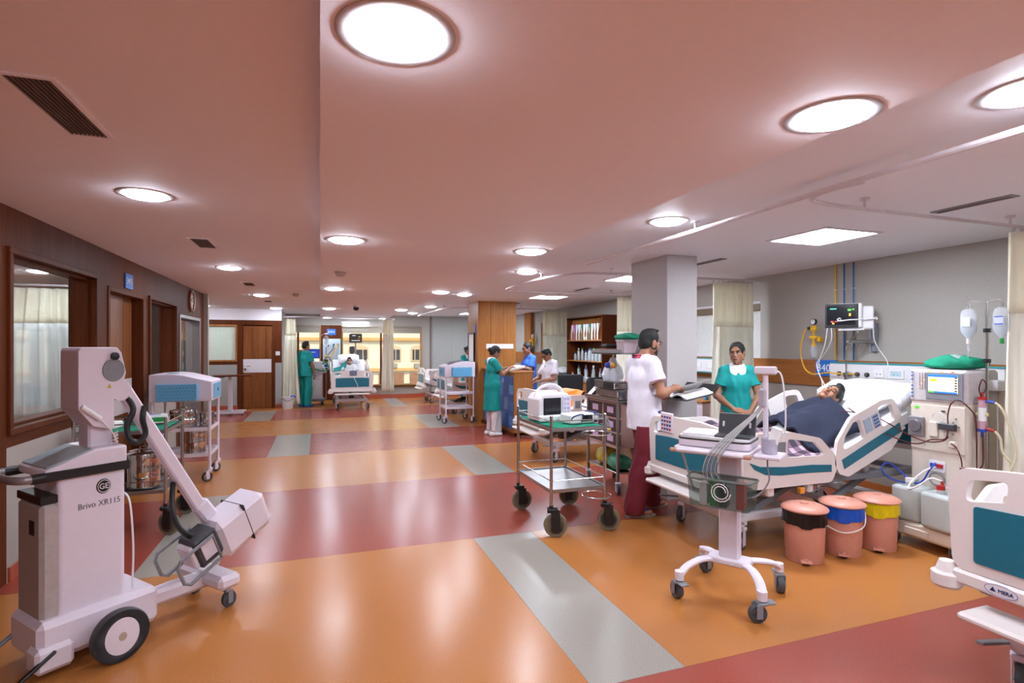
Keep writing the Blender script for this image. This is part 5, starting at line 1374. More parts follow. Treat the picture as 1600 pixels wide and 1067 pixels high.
r = thing('suction_tube', 'blue tube looping into the jug with pale cap', 'tube', (4.42, 3.06, .5)); obj('tube', MB().tube([(.16, -.1, .16), (.12, -.08, .1), (.1, -.03, .0), (.03, .05, -.02), (-.06, .13, .02), (-.08, .16, .09), (-.02, .14, .12), (.03, .03, .03)], .0065, 8, sub=6), BLUE, r); obj('tip', MB().cyl((.03, .03, .03), (.035, .02, -.02), .009), BLUE, r)
r = thing('suction_tube', 'white tube looping between the two jugs', 'tube', (4.40, 2.9, .5)); obj('tube', MB().tube([(.18, .06, .13), (.1, .1, .09), (.02, .14, .0), (-.03, .12, -.04), (-.03, .05, 0), (.0, -.02, .07), (.03, -.08, .06)], .0065, 8, sub=6), WHITE, r); obj('tip', MB().cyl((.03, -.08, .06), (.03, -.09, .02), .01), RED, r)

# ------------------------------------------------------------------ bedside wall fittings
P = thing('bedhead_trunking', 'white wall trunking with teal edges, gas outlets and sockets', 'wall panel', (XR - .025, 3.85, 1.19))
obj('housing', MB().box((-.035, 0, .1), (.07, 1.7, .19), 0, .004), WHITE, P)
for z in (.205, -.005): obj('teal_edge', MB().box((-.036, 0, z), (.074, 1.7, .014), 0, .002), mat('teal trim', (40, 150, 160), .4), P)
for y in (.72, .61, .5, .39): q = obj('gas_outlet', MB().cyl((-.07, y, .085), (-.09, y, .085), .024, n=16), BLACK, P); obj('outlet_ring', MB().lathe([(.012, -.024), (.018, -.024), (.018, -.018), (.012, -.018)], (-.07, y, .085), 14, axis='x'), STEEL, q)
for y, w_ in ((.26, .1), (.08, .16), (-.12, .1), (-.5, .1), (-.66, .2)):
    q = obj('socket_plate', MB().box((-.075, y, .105), (.01, w_, .09), 0, .003), PAPER, P)
    for k in (-.018, .018): obj('socket_hole', MB().box((-.081, y + k, .1), (.002, .008, .012)), BLACK, q)
    if w_ == .16: obj('meter_face', MB().box((-.081, y, .11), (.002, .11, .055)), mat('meter face', (190, 210, 220), .4), q)
r = thing('number_sign', 'blue number sign 3401 beside the wall trunking', 'sign', (XR - .03, 4.80, 1.325)); obj('plate', MB().box((0, 0, 0), (.01, .28, .19), 0, .002), BLUE_SIGN, r)
text('3401', .12, WHITE, r, face_mat((-.006, 0, 0), (0, -1, 0), (0, 0, 1)))
r = thing('number_sign', 'blue number sign 3415 above the timber door', 'sign', (XL + .006, 7.0, 2.285)); obj('plate', MB().box((0, 0, 0), (.012, .25, .16), 0, .002), BLUE_SIGN, r)
text('3415', .09, WHITE, r, face_mat((.007, 0, 0), (0, 1, 0), (0, 0, 1)))
r = thing('number_sign', 'blue number sign 3403 on the far veneer column', 'sign', (.315, YF - .068, 2.0)); obj('plate', MB().box((0, 0, 0), (.24, .014, .18), 0, .002), BLUE_SIGN, r)
text('3403', .1, WHITE, r, face_mat((0, -.008, 0), (1, 0, 0), (0, 0, 1)))
for y, m_, t in ((4.69, YELLOW, 'thin yellow gas pipe running up the grey wall'), (4.585, BLUE_PIPE, 'blue gas pipe beside the yellow one on the grey wall'), (4.47, BLUE_PIPE, 'blue gas pipe nearest the wall-mounted monitor rail')):
    r = thing('gas_pipe', t, 'pipe', (XR - .012, y, 1.425)); obj('pipe', MB().cyl((0, 0, 0), (0, 0, 1.093), .008, n=8), m_, r)
    for z in (.3, .8): obj('clip', MB().box((.004, 0, z), (.014, .03, .012), 0, .002), WHITE, r)
# flow regulator
r = thing('gas_regulator', 'yellow gas regulator with round gauge and hose on the wall', 'regulator', (XR - .075, 4.93, 1.55))
b = obj('valve_body', MB().sph((0, 0, .24), (.032, .04, .04), 14).cyl((0, 0, .05), (0, 0, .25), .016).box((0, 0, .135), (.04, .11, .035), 0, .01).cyl((0, 0, .03), (0, 0, .05), .028).box((.03, -.06, .11), (.06, .05, .06), 0, .01), YELLOW, r)
g = obj('gauge', MB().cyl((-.015, 0, .32), (.015, 0, .32), .036, n=24), BLACK, r); obj('gauge_face', MB().cyl((-.017, 0, .32), (-.013, 0, .32), .029, n=24), WHITE, g); obj('needle', MB().box((-.018, 0, .33), (.002, .004, .025)), BLACK, g)
obj('jar', MB().lathe([(0, -.10), (.03, -.10), (.036, -.08), (.036, .02), (.03, .03)], n=18), CLEAR, r)
obj('nut', MB().cyl((0, .03, .245), (-.005, .075, .245), .018), BLACK, r)
obj('hose', MB().tube([(-.005, .075, .245), (-.01, .11, .22), (-.02, .15, .1), (-.03, .16, -.05), (-.04, .10, -.22), (-.05, .0, -.29), (-.06, -.12, -.29), (-.07, -.25, -.27), (-.075, -.42, -.275), (-.075, -.58, -.27)], .008, 8, sub=7), YELLOW, r)
# monitor on its arm
r = thing('patient_monitor', 'white patient monitor with dark screen on a wall arm', 'monitor', (5.18, 4.26, 1.76), math.radians(-52))
b = obj('case', MB().box((.02, .08, .14), (.30, .12, .26), 0, .012, Ry(0)), WHITE, r)
obj('bezel', MB().box((-.015, .012, .14), (.30, .016, .25), 0, .006), BLACK, b)
sc_ = obj('screen', MB().box((-.02, .003, .145), (.26, .004, .2), 0, 0), SCREEN, b)
for x, z, w_, h_, c in ((-.09, .215, .06, .012, (90, 200, 180)), (.055, .2, .03, .02, (90, 210, 80)), (.09, .205, .02, .012, (90, 210, 80)), (.06, .15, .018, .03, (220, 170, 70)), (-.1, .08, .025, .012, (210, 70, 60)), (-.09, .06, .02, .016, (230, 160, 60)), (-.06, .08, .03, .01, (210, 90, 80))):
    obj('trace', MB().box((x, .0, z), (w_, .003, h_)), emis('trace %g' % x, c, .7), sc_)
obj('module', MB().box((.21, .14, .12), (.12, .16, .24), 0, .01), WHITE, r)
obj('cable_hook', MB().tube([(-.02, -.01, .10), (-.03, -.03, .115), (-.05, -.03, .10), (-.03, -.03, .085), (.05, -.02, .095), (.16, .02, .10), (.27, .05, .105), (.285, .04, .12), (.30, .05, .105), (.285, .05, .09)], .007, 7, sub=3), WHITE, r)
obj('tilt_plate', MB().box((.07, .1, -.005), (.24, .14, .02), 0, .006), WHITE, r)
obj('monitor_stalk', MB().tube([(.11, .1, -.01), (.11, .1, -.06), (.11, .14, -.10), (.10, .24, -.10)], .012, 10), STEEL, r)
def world_in(o, p): return (Matrix.Translation(o.location) @ o.rotation_euler.to_matrix().to_4x4()).inverted() @ Vector(p)
for pts in ([(5.1, 4.38, 1.77), (5.11, 4.42, 1.6), (5.18, 4.55, 1.42), (5.2, 4.58, 1.3), (5.15, 4.45, 1.15), (5.1, 4.36, 1.05)], [(5.12, 4.35, 1.77), (5.12, 4.35, 1.65), (5.2, 4.5, 1.5), (5.22, 4.62, 1.38), (5.16, 4.5, 1.2), (5.1, 4.45, 1.1)], [(5.4, 4.1, 1.8), (5.42, 4.1, 1.65), (5.46, 4.08, 1.55), (5.5, 4.02, 1.42), (5.5, 4.02, 1.3)]):
    obj('sensor_lead', MB().tube([world_in(r, p) for p in pts], .005, 7, sub=6), WHITE, r)
r = thing('monitor_bracket', 'grey slotted wall rail with bracket behind the patient monitor', 'bracket', (XR, 4.23, 1.53))
obj('wall_rail', MB().box((-.015, 0, .145), (.03, .085, .3), 0, .004).box((-.033, -.022, .145), (.01, .02, .3)).box((-.033, .022, .145), (.01, .02, .3)), mat('anodised grey', (160, 162, 172), .35, .5), r)
obj('arm_block', MB().box((-.06, 0, .1), (.07, .1, .045), 0, .006), STEEL_SAT, r)
obj('arm', MB().box((-.19, .04, .10), (.24, .03, .035), 0, .006, Rz(-.35)), STEEL_SAT, r)
for k in range(4): obj('hook', MB().cyl((-.1 - .05 * k, .02 + .015 * k, .075), (-.1 - .05 * k, .02 + .015 * k, .05), .012), STEEL, r)
# drip rod standing at the trunking
r = thing('drip_rod', 'bent chrome drip rod clamped to the wall trunking', 'rod', (5.42, 4.42, .85)); obj('rod', MB().tube([(0, 0, -.1), (0, 0, .55), (0, 0, .72), (.0, -.05, .80), (0, -.14, .88), (0, -.15, .94)], .009, 8, sub=3), CHROME, r); obj('clamp', MB().box((.05, .02, .42), (.1, .06, .05), 0, .01), STEEL, r); obj('thumb_screw', MB().cyl((.04, .05, .3), (.04, .05, .4), .006).box((.04, .05, .3), (.012, .05, .014), 0, .003), STEEL, r)
r = thing('wall_cable', 'white cables hanging from the trunking to the bed head', 'cable', (5.48, 3.9, 0)); 
for pts in ([(0, .35, 1.2), (-.02, .3, 1.12), (-.08, .2, 1.02)], [(0, .2, 1.19), (-.02, .1, 1.1), (-.08, -.05, 1.04)], [(0, -.2, 1.18), (-.02, -.15, 1.1), (-.08, -.05, 1.04)]): obj('cable', MB().tube(pts, .0045, 6, sub=6), WHITE, r)

# the next bay's panels seen between column and curtain
r = thing('bedhead_trunking', 'white wall trunking seen between grey column and curtain', 'wall panel', (XR - .025, 7.2, 1.19)); obj('housing', MB().box((-.035, 0, .1), (.07, 1.6, .19), 0, .004), WHITE, r)
for z in (.205, -.005): obj('teal_edge', MB().box((-.036, 0, z), (.074, 1.6, .014), 0, .002), mat('teal trim', (40, 150, 160), .4), r)
for y in (-.5, -.2, .1): obj('socket_plate', MB().box((-.075, y, .105), (.01, .14, .09), 0, .003), PAPER, r)
r = thing('bedside_locker', 'pale bedside locker with wooden top between column and curtain', 'locker', (5.25, 6.55, 0)); obj('body', MB().box((0, 0, .392), (.42, .45, .784), 0, .008), LILAC, r); obj('top', MB().box((0, 0, .80), (.46, .5, .03), 0, .006), W_LIGHT, r); obj('door', MB().box((-.212, 0, .3), (.01, .42, .4), 0, .004), BASKET_BLUE, r); obj('drawer', MB().box((-.212, 0, .64), (.01, .42, .18), 0, .004), LILAC, r)
r = thing('bottle', 'blue capped water bottle on the bedside locker', 'bottle', (5.2, 6.45, .815)); obj('bottle', MB().lathe([(0, 0), (.035, 0), (.035, .15), (.015, .19), (.015, .2)], n=14), mat('bottle blue', (70, 150, 200), .2), r); obj('cap', MB().cyl((0, 0, .2), (0, 0, .22), .016), BLUE, r)
# ------------------------------------------------------------------ nursing desk, shelves, chairs
Dk = thing('nursing_desk', 'wood nursing counter with blue poster front beside the column', 'desk', (3.18, 9.0, 0))
obj('counter_body', MB().box((.2, .965, .56), (.36, 1.93, 1.08), 0, .004), W_LIGHT, Dk)
obj('counter_top', MB().box((.2, .965, 1.12), (.42, 1.93, .035), 0, .006), W_LIGHT, Dk)
obj('plinth', MB().box((.18, .965, .03), (.40, 1.93, .06)), W_DARK, Dk)
po = obj('poster_panel', MB().box((.016, .95, .58), (.008, 1.8, .92), 0, .002), mat('poster blue', (28, 92, 168), .35, var=.2, scale=3), Dk)
rnd = random.Random(5)
for k in range(16):
    y = .12 + (k % 6) * .3 + rnd.uniform(-.03, .03); z = .24 + (k // 6) * .3 + rnd.uniform(-.04, .04)
    c = [(78, 132, 190), (44, 110, 182), (104, 156, 204), (24, 80, 150), (64, 124, 186)][k % 5]
    obj('poster_picture', MB().box((.011, y, z), (.003, .22, .16 + .06 * (k % 3))), mat('poster tint %d' % (k % 5), c, .35, var=.2, scale=20), po)
obj('inner_desk', MB().box((.49, .6, .74), (.2, 1.2, .035), 0, .005).box((.56, .1, .36), (.04, .18, .72)), W_LIGHT, Dk)
def papers(label, loc, w_, d_, h_, rz=0.0, tilt=0.0, name='paper_pile'):
    r = thing(name, label, 'papers', loc, rz)
    obj('sheets', MB().box((0, 0, h_ / 2), (w_, d_, h_), 0, .002, Ry(tilt)), PAPER, r); obj('top_sheet', MB().box((.01, .005, h_ + .002), (w_ * .96, d_ * .96, .003), 0, 0, Ry(tilt) @ Rz(.05)), PAPER, r)
    return r
papers('opened paper register lying on the nursing counter', (3.36, 9.55, 1.155), .34, .46, .035, tilt=-.2)
papers('white papers lying on the low desk by the nurse in white', (3.67, 9.1, .758), .18, .3, .03)
r = thing('carry_bag', 'white printed carrier bag leaning on the counter foot', 'bag', (3.06, 9.55, 0)); obj('bag', MB().prism([(-.17, 0), (.17, 0), (.10, .36), (.03, .42), (-.04, .42), (-.12, .34)], 'x', -.04, .05), PAPER, r, bevel=.02); obj('print_panel', MB().box((-.042, .0, .15), (.004, .12, .03)), DGREY, r); obj('bag_handle', MB().tube([(0, -.05, .40), (0, -.03, .5), (0, .03, .5), (0, .04, .40)], .006, 6, sub=3), PAPER, r)
# file shelf
Sx, Sy0, Sy1 = 5.34, 9.44, 11.05
F = thing('file_shelf', 'open wood shelf of pigeonholes and bottles beside the curtain', 'shelf', (Sx, (Sy0 + Sy1) / 2, 0))
L = Sy1 - Sy0
for y in (-L / 2 + .01, L / 2 - .01): obj('side_panel', MB().box((0, y, 1.1), (.34, .02, 2.2), 0, .003), W_DARK, F)
obj('back_panel', MB().box((.16, 0, 1.1), (.015, L - .04, 2.18)), W_DARK, F)
for z in (.1, .83, 1.27, 1.70, 2.19): obj('shelf_board', MB().box((-.01, 0, z), (.32, L - .04, .022), 0, .002), W_LIGHT if z < 2 else W_DARK, F)
obj('lower_cabinet', MB().box((0, 0, .46), (.30, L - .05, .70), 0, .004), W_LIGHT, F)
me = None
DIV = W_LIGHT
for k in range(13):
    y = -L / 2 + .1 + k * (L - .2) / 12
    if me is None: me = MB().prism([(-.14, 1.715), (.14, 1.715), (.14, 2.16), (-.06, 2.16), (-.14, 1.85)], 'y', -.005, .005).mesh('divider', DIV)
    link('divider', me, F, (0, y, 0))
cols = [(236, 236, 240), (206, 110, 190), (226, 232, 240), (240, 240, 240), (60, 150, 110), (238, 238, 238), (236, 236, 240), (70, 140, 110), (240, 240, 240), (232, 232, 236), (240, 236, 232)]
ORD = 'first second third fourth fifth sixth seventh eighth ninth tenth eleventh twelfth thirteenth'.split()
names_ = ['white', 'pink', 'pale blue', 'thick white', 'green', 'slim white', 'creased white', 'dark green', 'tall white', 'grey white', 'ivory']
for k in range(11):
    y = (Sy0 + Sy1) / 2 + L / 2 - .16 - k * (L - .2) / 12 - .03
    r = thing('paper_file', '%s paper file, %s from the curtain on the pigeonhole shelf' % (names_[k], ORD[k]), 'file', (Sx - .03, y, 1.712), 0, 'paper files on the top shelf')
    obj('folder', MB().box((0, 0, .165), (.22, .035 + .012 * (k % 3), .33), 0, .003, Rx((-1) ** k * .03)), mat('file colour %d' % k, cols[k], .6), r)
    obj('spine_label', MB().box((-.112, 0, .2), (.002, .02, .1)), PAPER, r)
BT = clearplastic('clear bottle plastic', (214, 222, 226), .5)
kinds = []
def bottle(label, loc, h, rad, cap, grp):
    r = thing('medicine_bottle', label, 'bottle', loc, 0, grp)
    obj('bottle', MB().lathe([(0, 0), (rad, 0), (rad, h * .7), (rad * .4, h * .85), (rad * .4, h * .9)], n=10), BT, r)
    obj('cap', MB().cyl((0, 0, h * .88), (0, 0, h), rad * .5, n=10), cap, r)
caps = [GREEN, WHITE, BLUE, GREEN, mat('lilac cap', (170, 140, 190), .4)]
capn = ['green', 'white', 'blue', 'green', 'lilac']
for k in range(9):
    bottle('clear saline bottle with %s cap, middle shelf, %s from the doctor end' % (capn[k % 5 if k > 4 else 0], ORD[k]), (Sx - .06 - .06 * (k % 2), Sy0 + .1 + k * .075, 1.282), .26, .036, caps[k % 5 if k > 4 else 0], 'saline bottles on the middle shelf')
for k in range(7):
    bottle('small vial with %s cap on the middle shelf, %s after the saline bottles' % (capn[(k + 1) % 5], ORD[k]), (Sx - .08 + .04 * (k % 2), Sy0 + .85 + k * .085, 1.282), .16 + .05 * (k % 3), .03, caps[(k + 1) % 5], 'vials on the middle shelf')
for k in range(13):
    bottle('clutter bottle with %s cap on the low shelf, %s from the doctor end' % (capn[(k * 2) % 5], ORD[k]), (Sx - .07 + .05 * (k % 3 - 1), Sy0 + .12 + k * .108, .842), .17 + .06 * (k % 4), .034, caps[(k * 2) % 5], 'bottles on the low shelf')
for k in range(4):
    r = thing('medicine_carton', '%s medicine carton on the low shelf' % ['blue striped', 'plain white', 'wide white', 'lilac'][k], 'carton', (Sx - .13, Sy0 + .25 + k * .36, .842), .1 * k, 'cartons on the low shelf')
    obj('carton', MB().box((0, 0, .05), (.06, .14, .1), 0, .002), PAPER, r); obj('print_panel', MB().box((-.031, 0, .05), (.002, .12, .04)), [BLUE, MGREY, BASKET_BLUE, LBL][k], r)
# office chairs
def office_chair(label, loc, rz):
    r = thing('office_chair', label, 'chair', loc, rz, 'desk chairs')
    obj('seat', MB().box((0, 0, .47), (.46, .46, .08), 0, .03), BLACK, r)
    obj('backrest', MB().prism(rpoly([(-.22, .58), (.22, .58), (.24, 1.0), (.2, 1.04), (-.2, 1.04), (-.24, 1.0)], .05), 'y', .2, .25), mat('black mesh back', (34, 34, 38), .7), r, bevel=.015)
    obj('back_stem', MB().box((0, .25, .58), (.06, .03, .3), 0, .006), BLACK, r)
    for s in (-1, 1): obj('armrest', MB().tube([(s * .2, .1, .47), (s * .28, .08, .5), (s * .28, .05, .66)], .014, 8, sub=3).box((s * .28, 0, .68), (.06, .26, .03), 0, .012), BLACK, r)
    obj('gas_post', MB().cyl((0, 0, .1), (0, 0, .44), .025), DGREY, r)
    for k in range(5):
        a = k * 2 * PI / 5
        q = obj('foot', MB().box((.14 * math.cos(a), .14 * math.sin(a), .09), (.28, .045, .035), 0, .01, Rz(a)), BLACK, r)
        obj('wheel', MB().cyl((.27 * math.cos(a) - .02 * math.sin(a), .27 * math.sin(a) + .02 * math.cos(a), .035), (.27 * math.cos(a) + .02 * math.sin(a), .27 * math.sin(a) - .02 * math.cos(a), .035), .035), DGREY, q)
office_chair('black mesh desk chair beside the file shelf, nearer the bed', (4.52, 8.75, 0), PI + .25)
office_chair('black mesh desk chair behind the nurse in white', (4.6, 9.75, 0), PI - .2)
# side table with green drawers and linen, behind the white nurse
r = thing('supply_cabinet', 'dark green low cabinet with steel top beside the file shelf', 'cabinet', (5.25, 11.5, 0)); obj('body', MB().box((0, 0, .48), (.5, .7, .90), 0, .006), mat('dark green laminate', (22, 70, 50), .5), r); obj('top', MB().box((0, 0, .945), (.54, .74, .03), 0, .006), STEEL_SAT, r); obj('door', MB().box((-.255, 0, .48), (.012, .62, .78), 0, .004), mat('dark green laminate', (22, 70, 50), .5), r)
heap('white_linen', 'white linen heap on the dark green cabinet', (5.22, 11.5, .958), (.3, .5, .14), LINEN, 21, 'linen')
r = thing('gas_regulator', 'yellow gas regulator behind the nurse in blue', 'regulator', (XR - .09, 13.95, 1.66)); obj('valve_body', MB().sph((0, 0, .1), (.05, .08, .08), 12).cyl((0, 0, -.05), (0, 0, .1), .03), YELLOW, r); obj('gauge', MB().cyl((-.03, 0, .2), (.02, 0, .2), .05, n=16), WHITE, r); obj('hose', MB().tube([(0, .05, .1), (-.04, .15, .05), (-.05, .12, -.12), (-.03, .0, -.18)], .02, 8, sub=5), YELLOW, r)
# notice frame fixed to the column's side
r = thing('notice_frame', 'dark framed notice on the side of the wooden column', 'notice', (3.09, 11.42, 1.55)); 
for a, b, c, e in ((-.24, .24, .29, .32), (-.24, .24, -.32, -.29), (-.24, -.21, -.29, .29), (.21, .24, -.29, .29)): obj('frame_bar', MB().box((-.012, (a + b) / 2, (c + e) / 2), (.024, b - a, e - c), 0, .003), BLACK, r)
obj('sheet', MB().box((-.006, 0, 0), (.008, .42, .58)), PAPER, r)

# ------------------------------------------------------------------ far bay 3403 and corridor
r = thing('ventilator', 'white ventilator cart with blue screen beside the man in scrubs', 'ventilator', (-.14, 15.85, 0))
obj('cabinet', MB().box((0, 0, .58), (.42, .4, .86), 0, .02), LILAC, r); obj('drawer_front', MB().box((0, -.205, .45), (.34, .012, .4), 0, .01), WHITE, r); obj('top_module', MB().box((.02, 0, 1.08), (.40, .36, .18), 0, .02), WHITE, r)
sc_ = obj('screen', MB().box((-.03, -.12, 1.38), (.32, .05, .26), 0, .01, Rx(-.1)), mat('screen casing blue', (30, 60, 160), .3), r); obj('screen_glow', MB().box((-.03, -.148, 1.38), (.26, .004, .2), 0, 0, Rx(-.1)), emis('vent screen', (34, 66, 190), .5), sc_); obj('screen_text', MB().box((-.03, -.153, 1.42), (.1, .003, .03), 0, 0, Rx(-.1)).box((-.03, -.15, 1.34), (.1, .003, .02), 0, 0, Rx(-.1)), PAPER, sc_)
obj('base', MB().box((.02, -.02, .13), (.5, .5, .06), 0, .015), MGREY, r)
for x in (-.2, .22):
    for y in (-.22, .2): caster(r, x, y, .04, .025, .1, MGREY, DGREY, DGREY, rot=.5)
for pts, c in (([(.2, -.18, 1.1), (.3, -.25, 1.15), (.36, -.3, 1.0), (.28, -.3, .92), (.1, -.28, .94), (.0, -.26, .98)], GREEN), ([(.2, -.18, 1.16), (.34, -.24, 1.3), (.42, -.3, 1.2), (.45, -.35, 1.05)], MGREY), ([(.18, -.2, 1.02), (.3, -.3, .9), (.15, -.32, .88), (.0, -.3, .92)], LBL)):
    obj('breathing_hose', MB().tube(pts, .018, 8, sub=5), c, r)
obj('drip_pole', MB().cyl((.3, .05, .1), (.3, .05, 1.95), .012, n=10), STEEL, r); obj('hook_bar', MB().tube([(.15, .05, 1.86), (.2, .05, 1.9), (.3, .05, 1.93), (.4, .05, 1.9), (.45, .05, 1.86)], .008, 6, sub=3), STEEL, r)
for z, c in ((1.3, YELLOW), (1.18, BLACK), (1.05, BLUE), (.95, BLACK)): obj('flow_block', MB().box((.3, -.02, z), (.1, .1, .07), 0, .015), c, r)
r = thing('infusion_bag', 'clear infusion bag hung beside the ventilator pole', 'bag', (.16, 15.84, 1.62)); obj('pouch', MB().lathe([(0, 0), (.02, 0), (.06, .05), (.065, .2), (.03, .25), (0, .26)], n=14), CLEAR, r); obj('port', MB().cyl((0, 0, -.04), (0, 0, .01), .012), WHITE, r)
r = thing('gas_manifold', 'pale blue gas panel with yellow hose on the far column', 'wall panel', (.33, YF - .063, 1.35)); obj('board', MB().box((0, -.012, 0), (.5, .024, .9), 0, .004), mat('pale blue panel', (196, 210, 222), .4), r); obj('teal_edge', MB().box((.245, -.014, 0), (.012, .03, .9)), mat('teal trim', (40, 150, 160), .4), r)
for x, z in ((-.1, .25), (.05, .28), (.16, .28)): obj('outlet', MB().cyl((x, -.024, z), (x, -.06, z), .025), DGREY, r)
obj('yellow_hose', MB().tube([(.16, -.06, .28), (.12, -.1, .2), (.02, -.14, .0), (-.08, -.2, -.15), (-.16, -.25, -.28)], .016, 8, sub=5), YELLOW, r); obj('black_hose', MB().tube([(.05, -.06, .28), (.02, -.1, .15), (-.1, -.16, .0), (-.18, -.2, -.1)], .012, 8, sub=5), BLACK, r)
r = thing('patient_monitor', 'dark monitor above the far bed with waveform traces', 'monitor', (.98, 16.55, 1.66)); obj('case', MB().box((0, 0, .16), (.36, .12, .26), 0, .02), BLACK, r); s_ = obj('screen', MB().box((0, -.062, .165), (.31, .004, .2)), mat('screen brown black', (46, 32, 30), .2), r)
for x, z, w_, c in ((-.05, .23, .09, (200, 210, 200)), (.1, .2, .04, (220, 200, 80)), (.09, .14, .03, (220, 90, 60)), (0, .085, .24, (210, 210, 200))): obj('trace', MB().box((x, -.066, z), (w_, .003, .014)), emis('far trace %g' % x, c, .8), s_)
obj('stalk', MB().cyl((0, .03, -.9), (0, .03, .05), .02), STEEL_SAT, r); obj('stand_base', MB().cyl((0, .03, -1.66), (0, .03, -1.6), .18, n=24).cyl((0, .03, -1.6), (0, .03, -.9), .018), STEEL_SAT, r); obj('junction', MB().box((-.1, .0, -.18), (.14, .1, .2), 0, .02), DGREY, r)
pillow('white pillow stack at the head of the far bed', (.76, 15.98, .66 + .83 * math.tan(math.radians(30)) + .08), (.6, .44, .18), (math.radians(30), 0, 0))
def f_far(x, y):
    return surf3(x) + .03 + .17 * math.exp(-(y / .22) ** 4) * (1 if x > .9 else .75)
blanket('bed_sheet', 'white sheet tucked over the far patient', (.76, 14.15, 0), PI / 2, .12, 1.45, -.42, .42, f_far, LINEN, seed=14, cat='sheet')
blanket('green_drape', 'green drape over the far patient shoulder', (.76, 14.15, 0), PI / 2, 1.22, 1.5, .08, .42, lambda x, y: f_far(x, y) + .022, TEAL_CLOTH, seed=15, cat='cloth', nx=12, ny=14)
r = thing('bed_pendant', 'grey pendant control clipped on the far bed footboard', 'controller', (.78, 14.07, .86)); obj('case', MB().box((0, 0, .06), (.17, .025, .12), 0, .01), mat('pendant blue grey', (110, 116, 150), .4), r); obj('cord', MB().tube([(0, -.01, .0), (.03, -.02, -.1), (.08, -.02, -.2), (.12, -.01, -.33)], .006, 6, sub=4), WHITE, r)
r = thing('bucket', 'white plastic bucket with wire bail below the far curtain', 'bucket', (-.77, 14.98, 0)); obj('pail', MB().lathe([(0, 0), (.12, 0), (.15, .28), (.158, .28), (.158, .30), (.146, .30), (.117, .01), (0, .01)], n=24), WHITE, r); obj('bail', MB().tube([(-.155, 0, .27), (-.1, -.13, .24), (0, -.17, .2), (.1, -.13, .24), (.155, 0, .27)], .006, 6, sub=4), BLACK, r); obj('blue_cloth', MB().box((.12, 0, .3), (.12, .1, .06), 0, .02), BLUE, r)
r = thing('overbed_table', 'white overbed table with wooden top in the side passage', 'table', (-1.96, 14.1, 0)); obj('base', MB().box((0, -.2, .06), (.62, .07, .05), 0, .01).box((0, .2, .06), (.62, .07, .05), 0, .01).box((.0, 0, .06), (.07, .4, .05), 0, .01), LILAC, r)
obj('post', MB().box((.0, 0, .45), (.09, .1, .72), 0, .008).box((0, 0, .83), (.06, .07, .1), 0, .006), LILAC, r); obj('table_top', MB().box((.05, 0, .90), (.82, .42, .03), 0, .008), W_DARK, r); obj('side_bracket', MB().box((-.25, 0, .87), (.25, .1, .04), 0, .008), LILAC, r)
for x in (-.28, .28):
    for y in (-.2, .2): caster(r, x, y, .025, .02, .05, MGREY, DGREY, DGREY, trail=.008)
r = thing('wall_clock', 'round wall clock above the steel doors', 'clock', (XL, 10.05, 2.31)); obj('rim', MB().lathe([(.15, 0), (.175, 0), (.178, .02), (.165, .035), (.15, .03), (.15, 0)], n=36, axis='x'), mat('clock bronze rim', (150, 104, 74), .35, .3), r); obj('dial', MB().lathe([(0, .012), (.152, .012), (.152, .002), (0, .002)], n=36, axis='x'), WHITE, r)
for k in range(12): obj('hour_mark', MB().box((.0135, .125 * math.sin(k * PI / 6), .125 * math.cos(k * PI / 6)), (.003, .012, .024), 0, 0, Rx(-k * PI / 6)), BLACK, r)
obj('hand', MB().box((.016, .02, .03), (.003, .01, .09), 0, 0, Rx(-.6)), BLACK, r); obj('hand', MB().box((.018, -.04, .02), (.003, .008, .11), 0, 0, Rx(1.1)), BLACK, r)
r = thing('light_switch', 'white light switch beside the far timber door', 'switch', (-1.02, YD, 1.40)); obj('plate', MB().box((0, -.005, 0), (.1, .01, .1), 0, .002), PAPER, r); obj('rocker', MB().box((0, -.011, 0), (.04, .006, .05), 0, .002), WHITE, r)
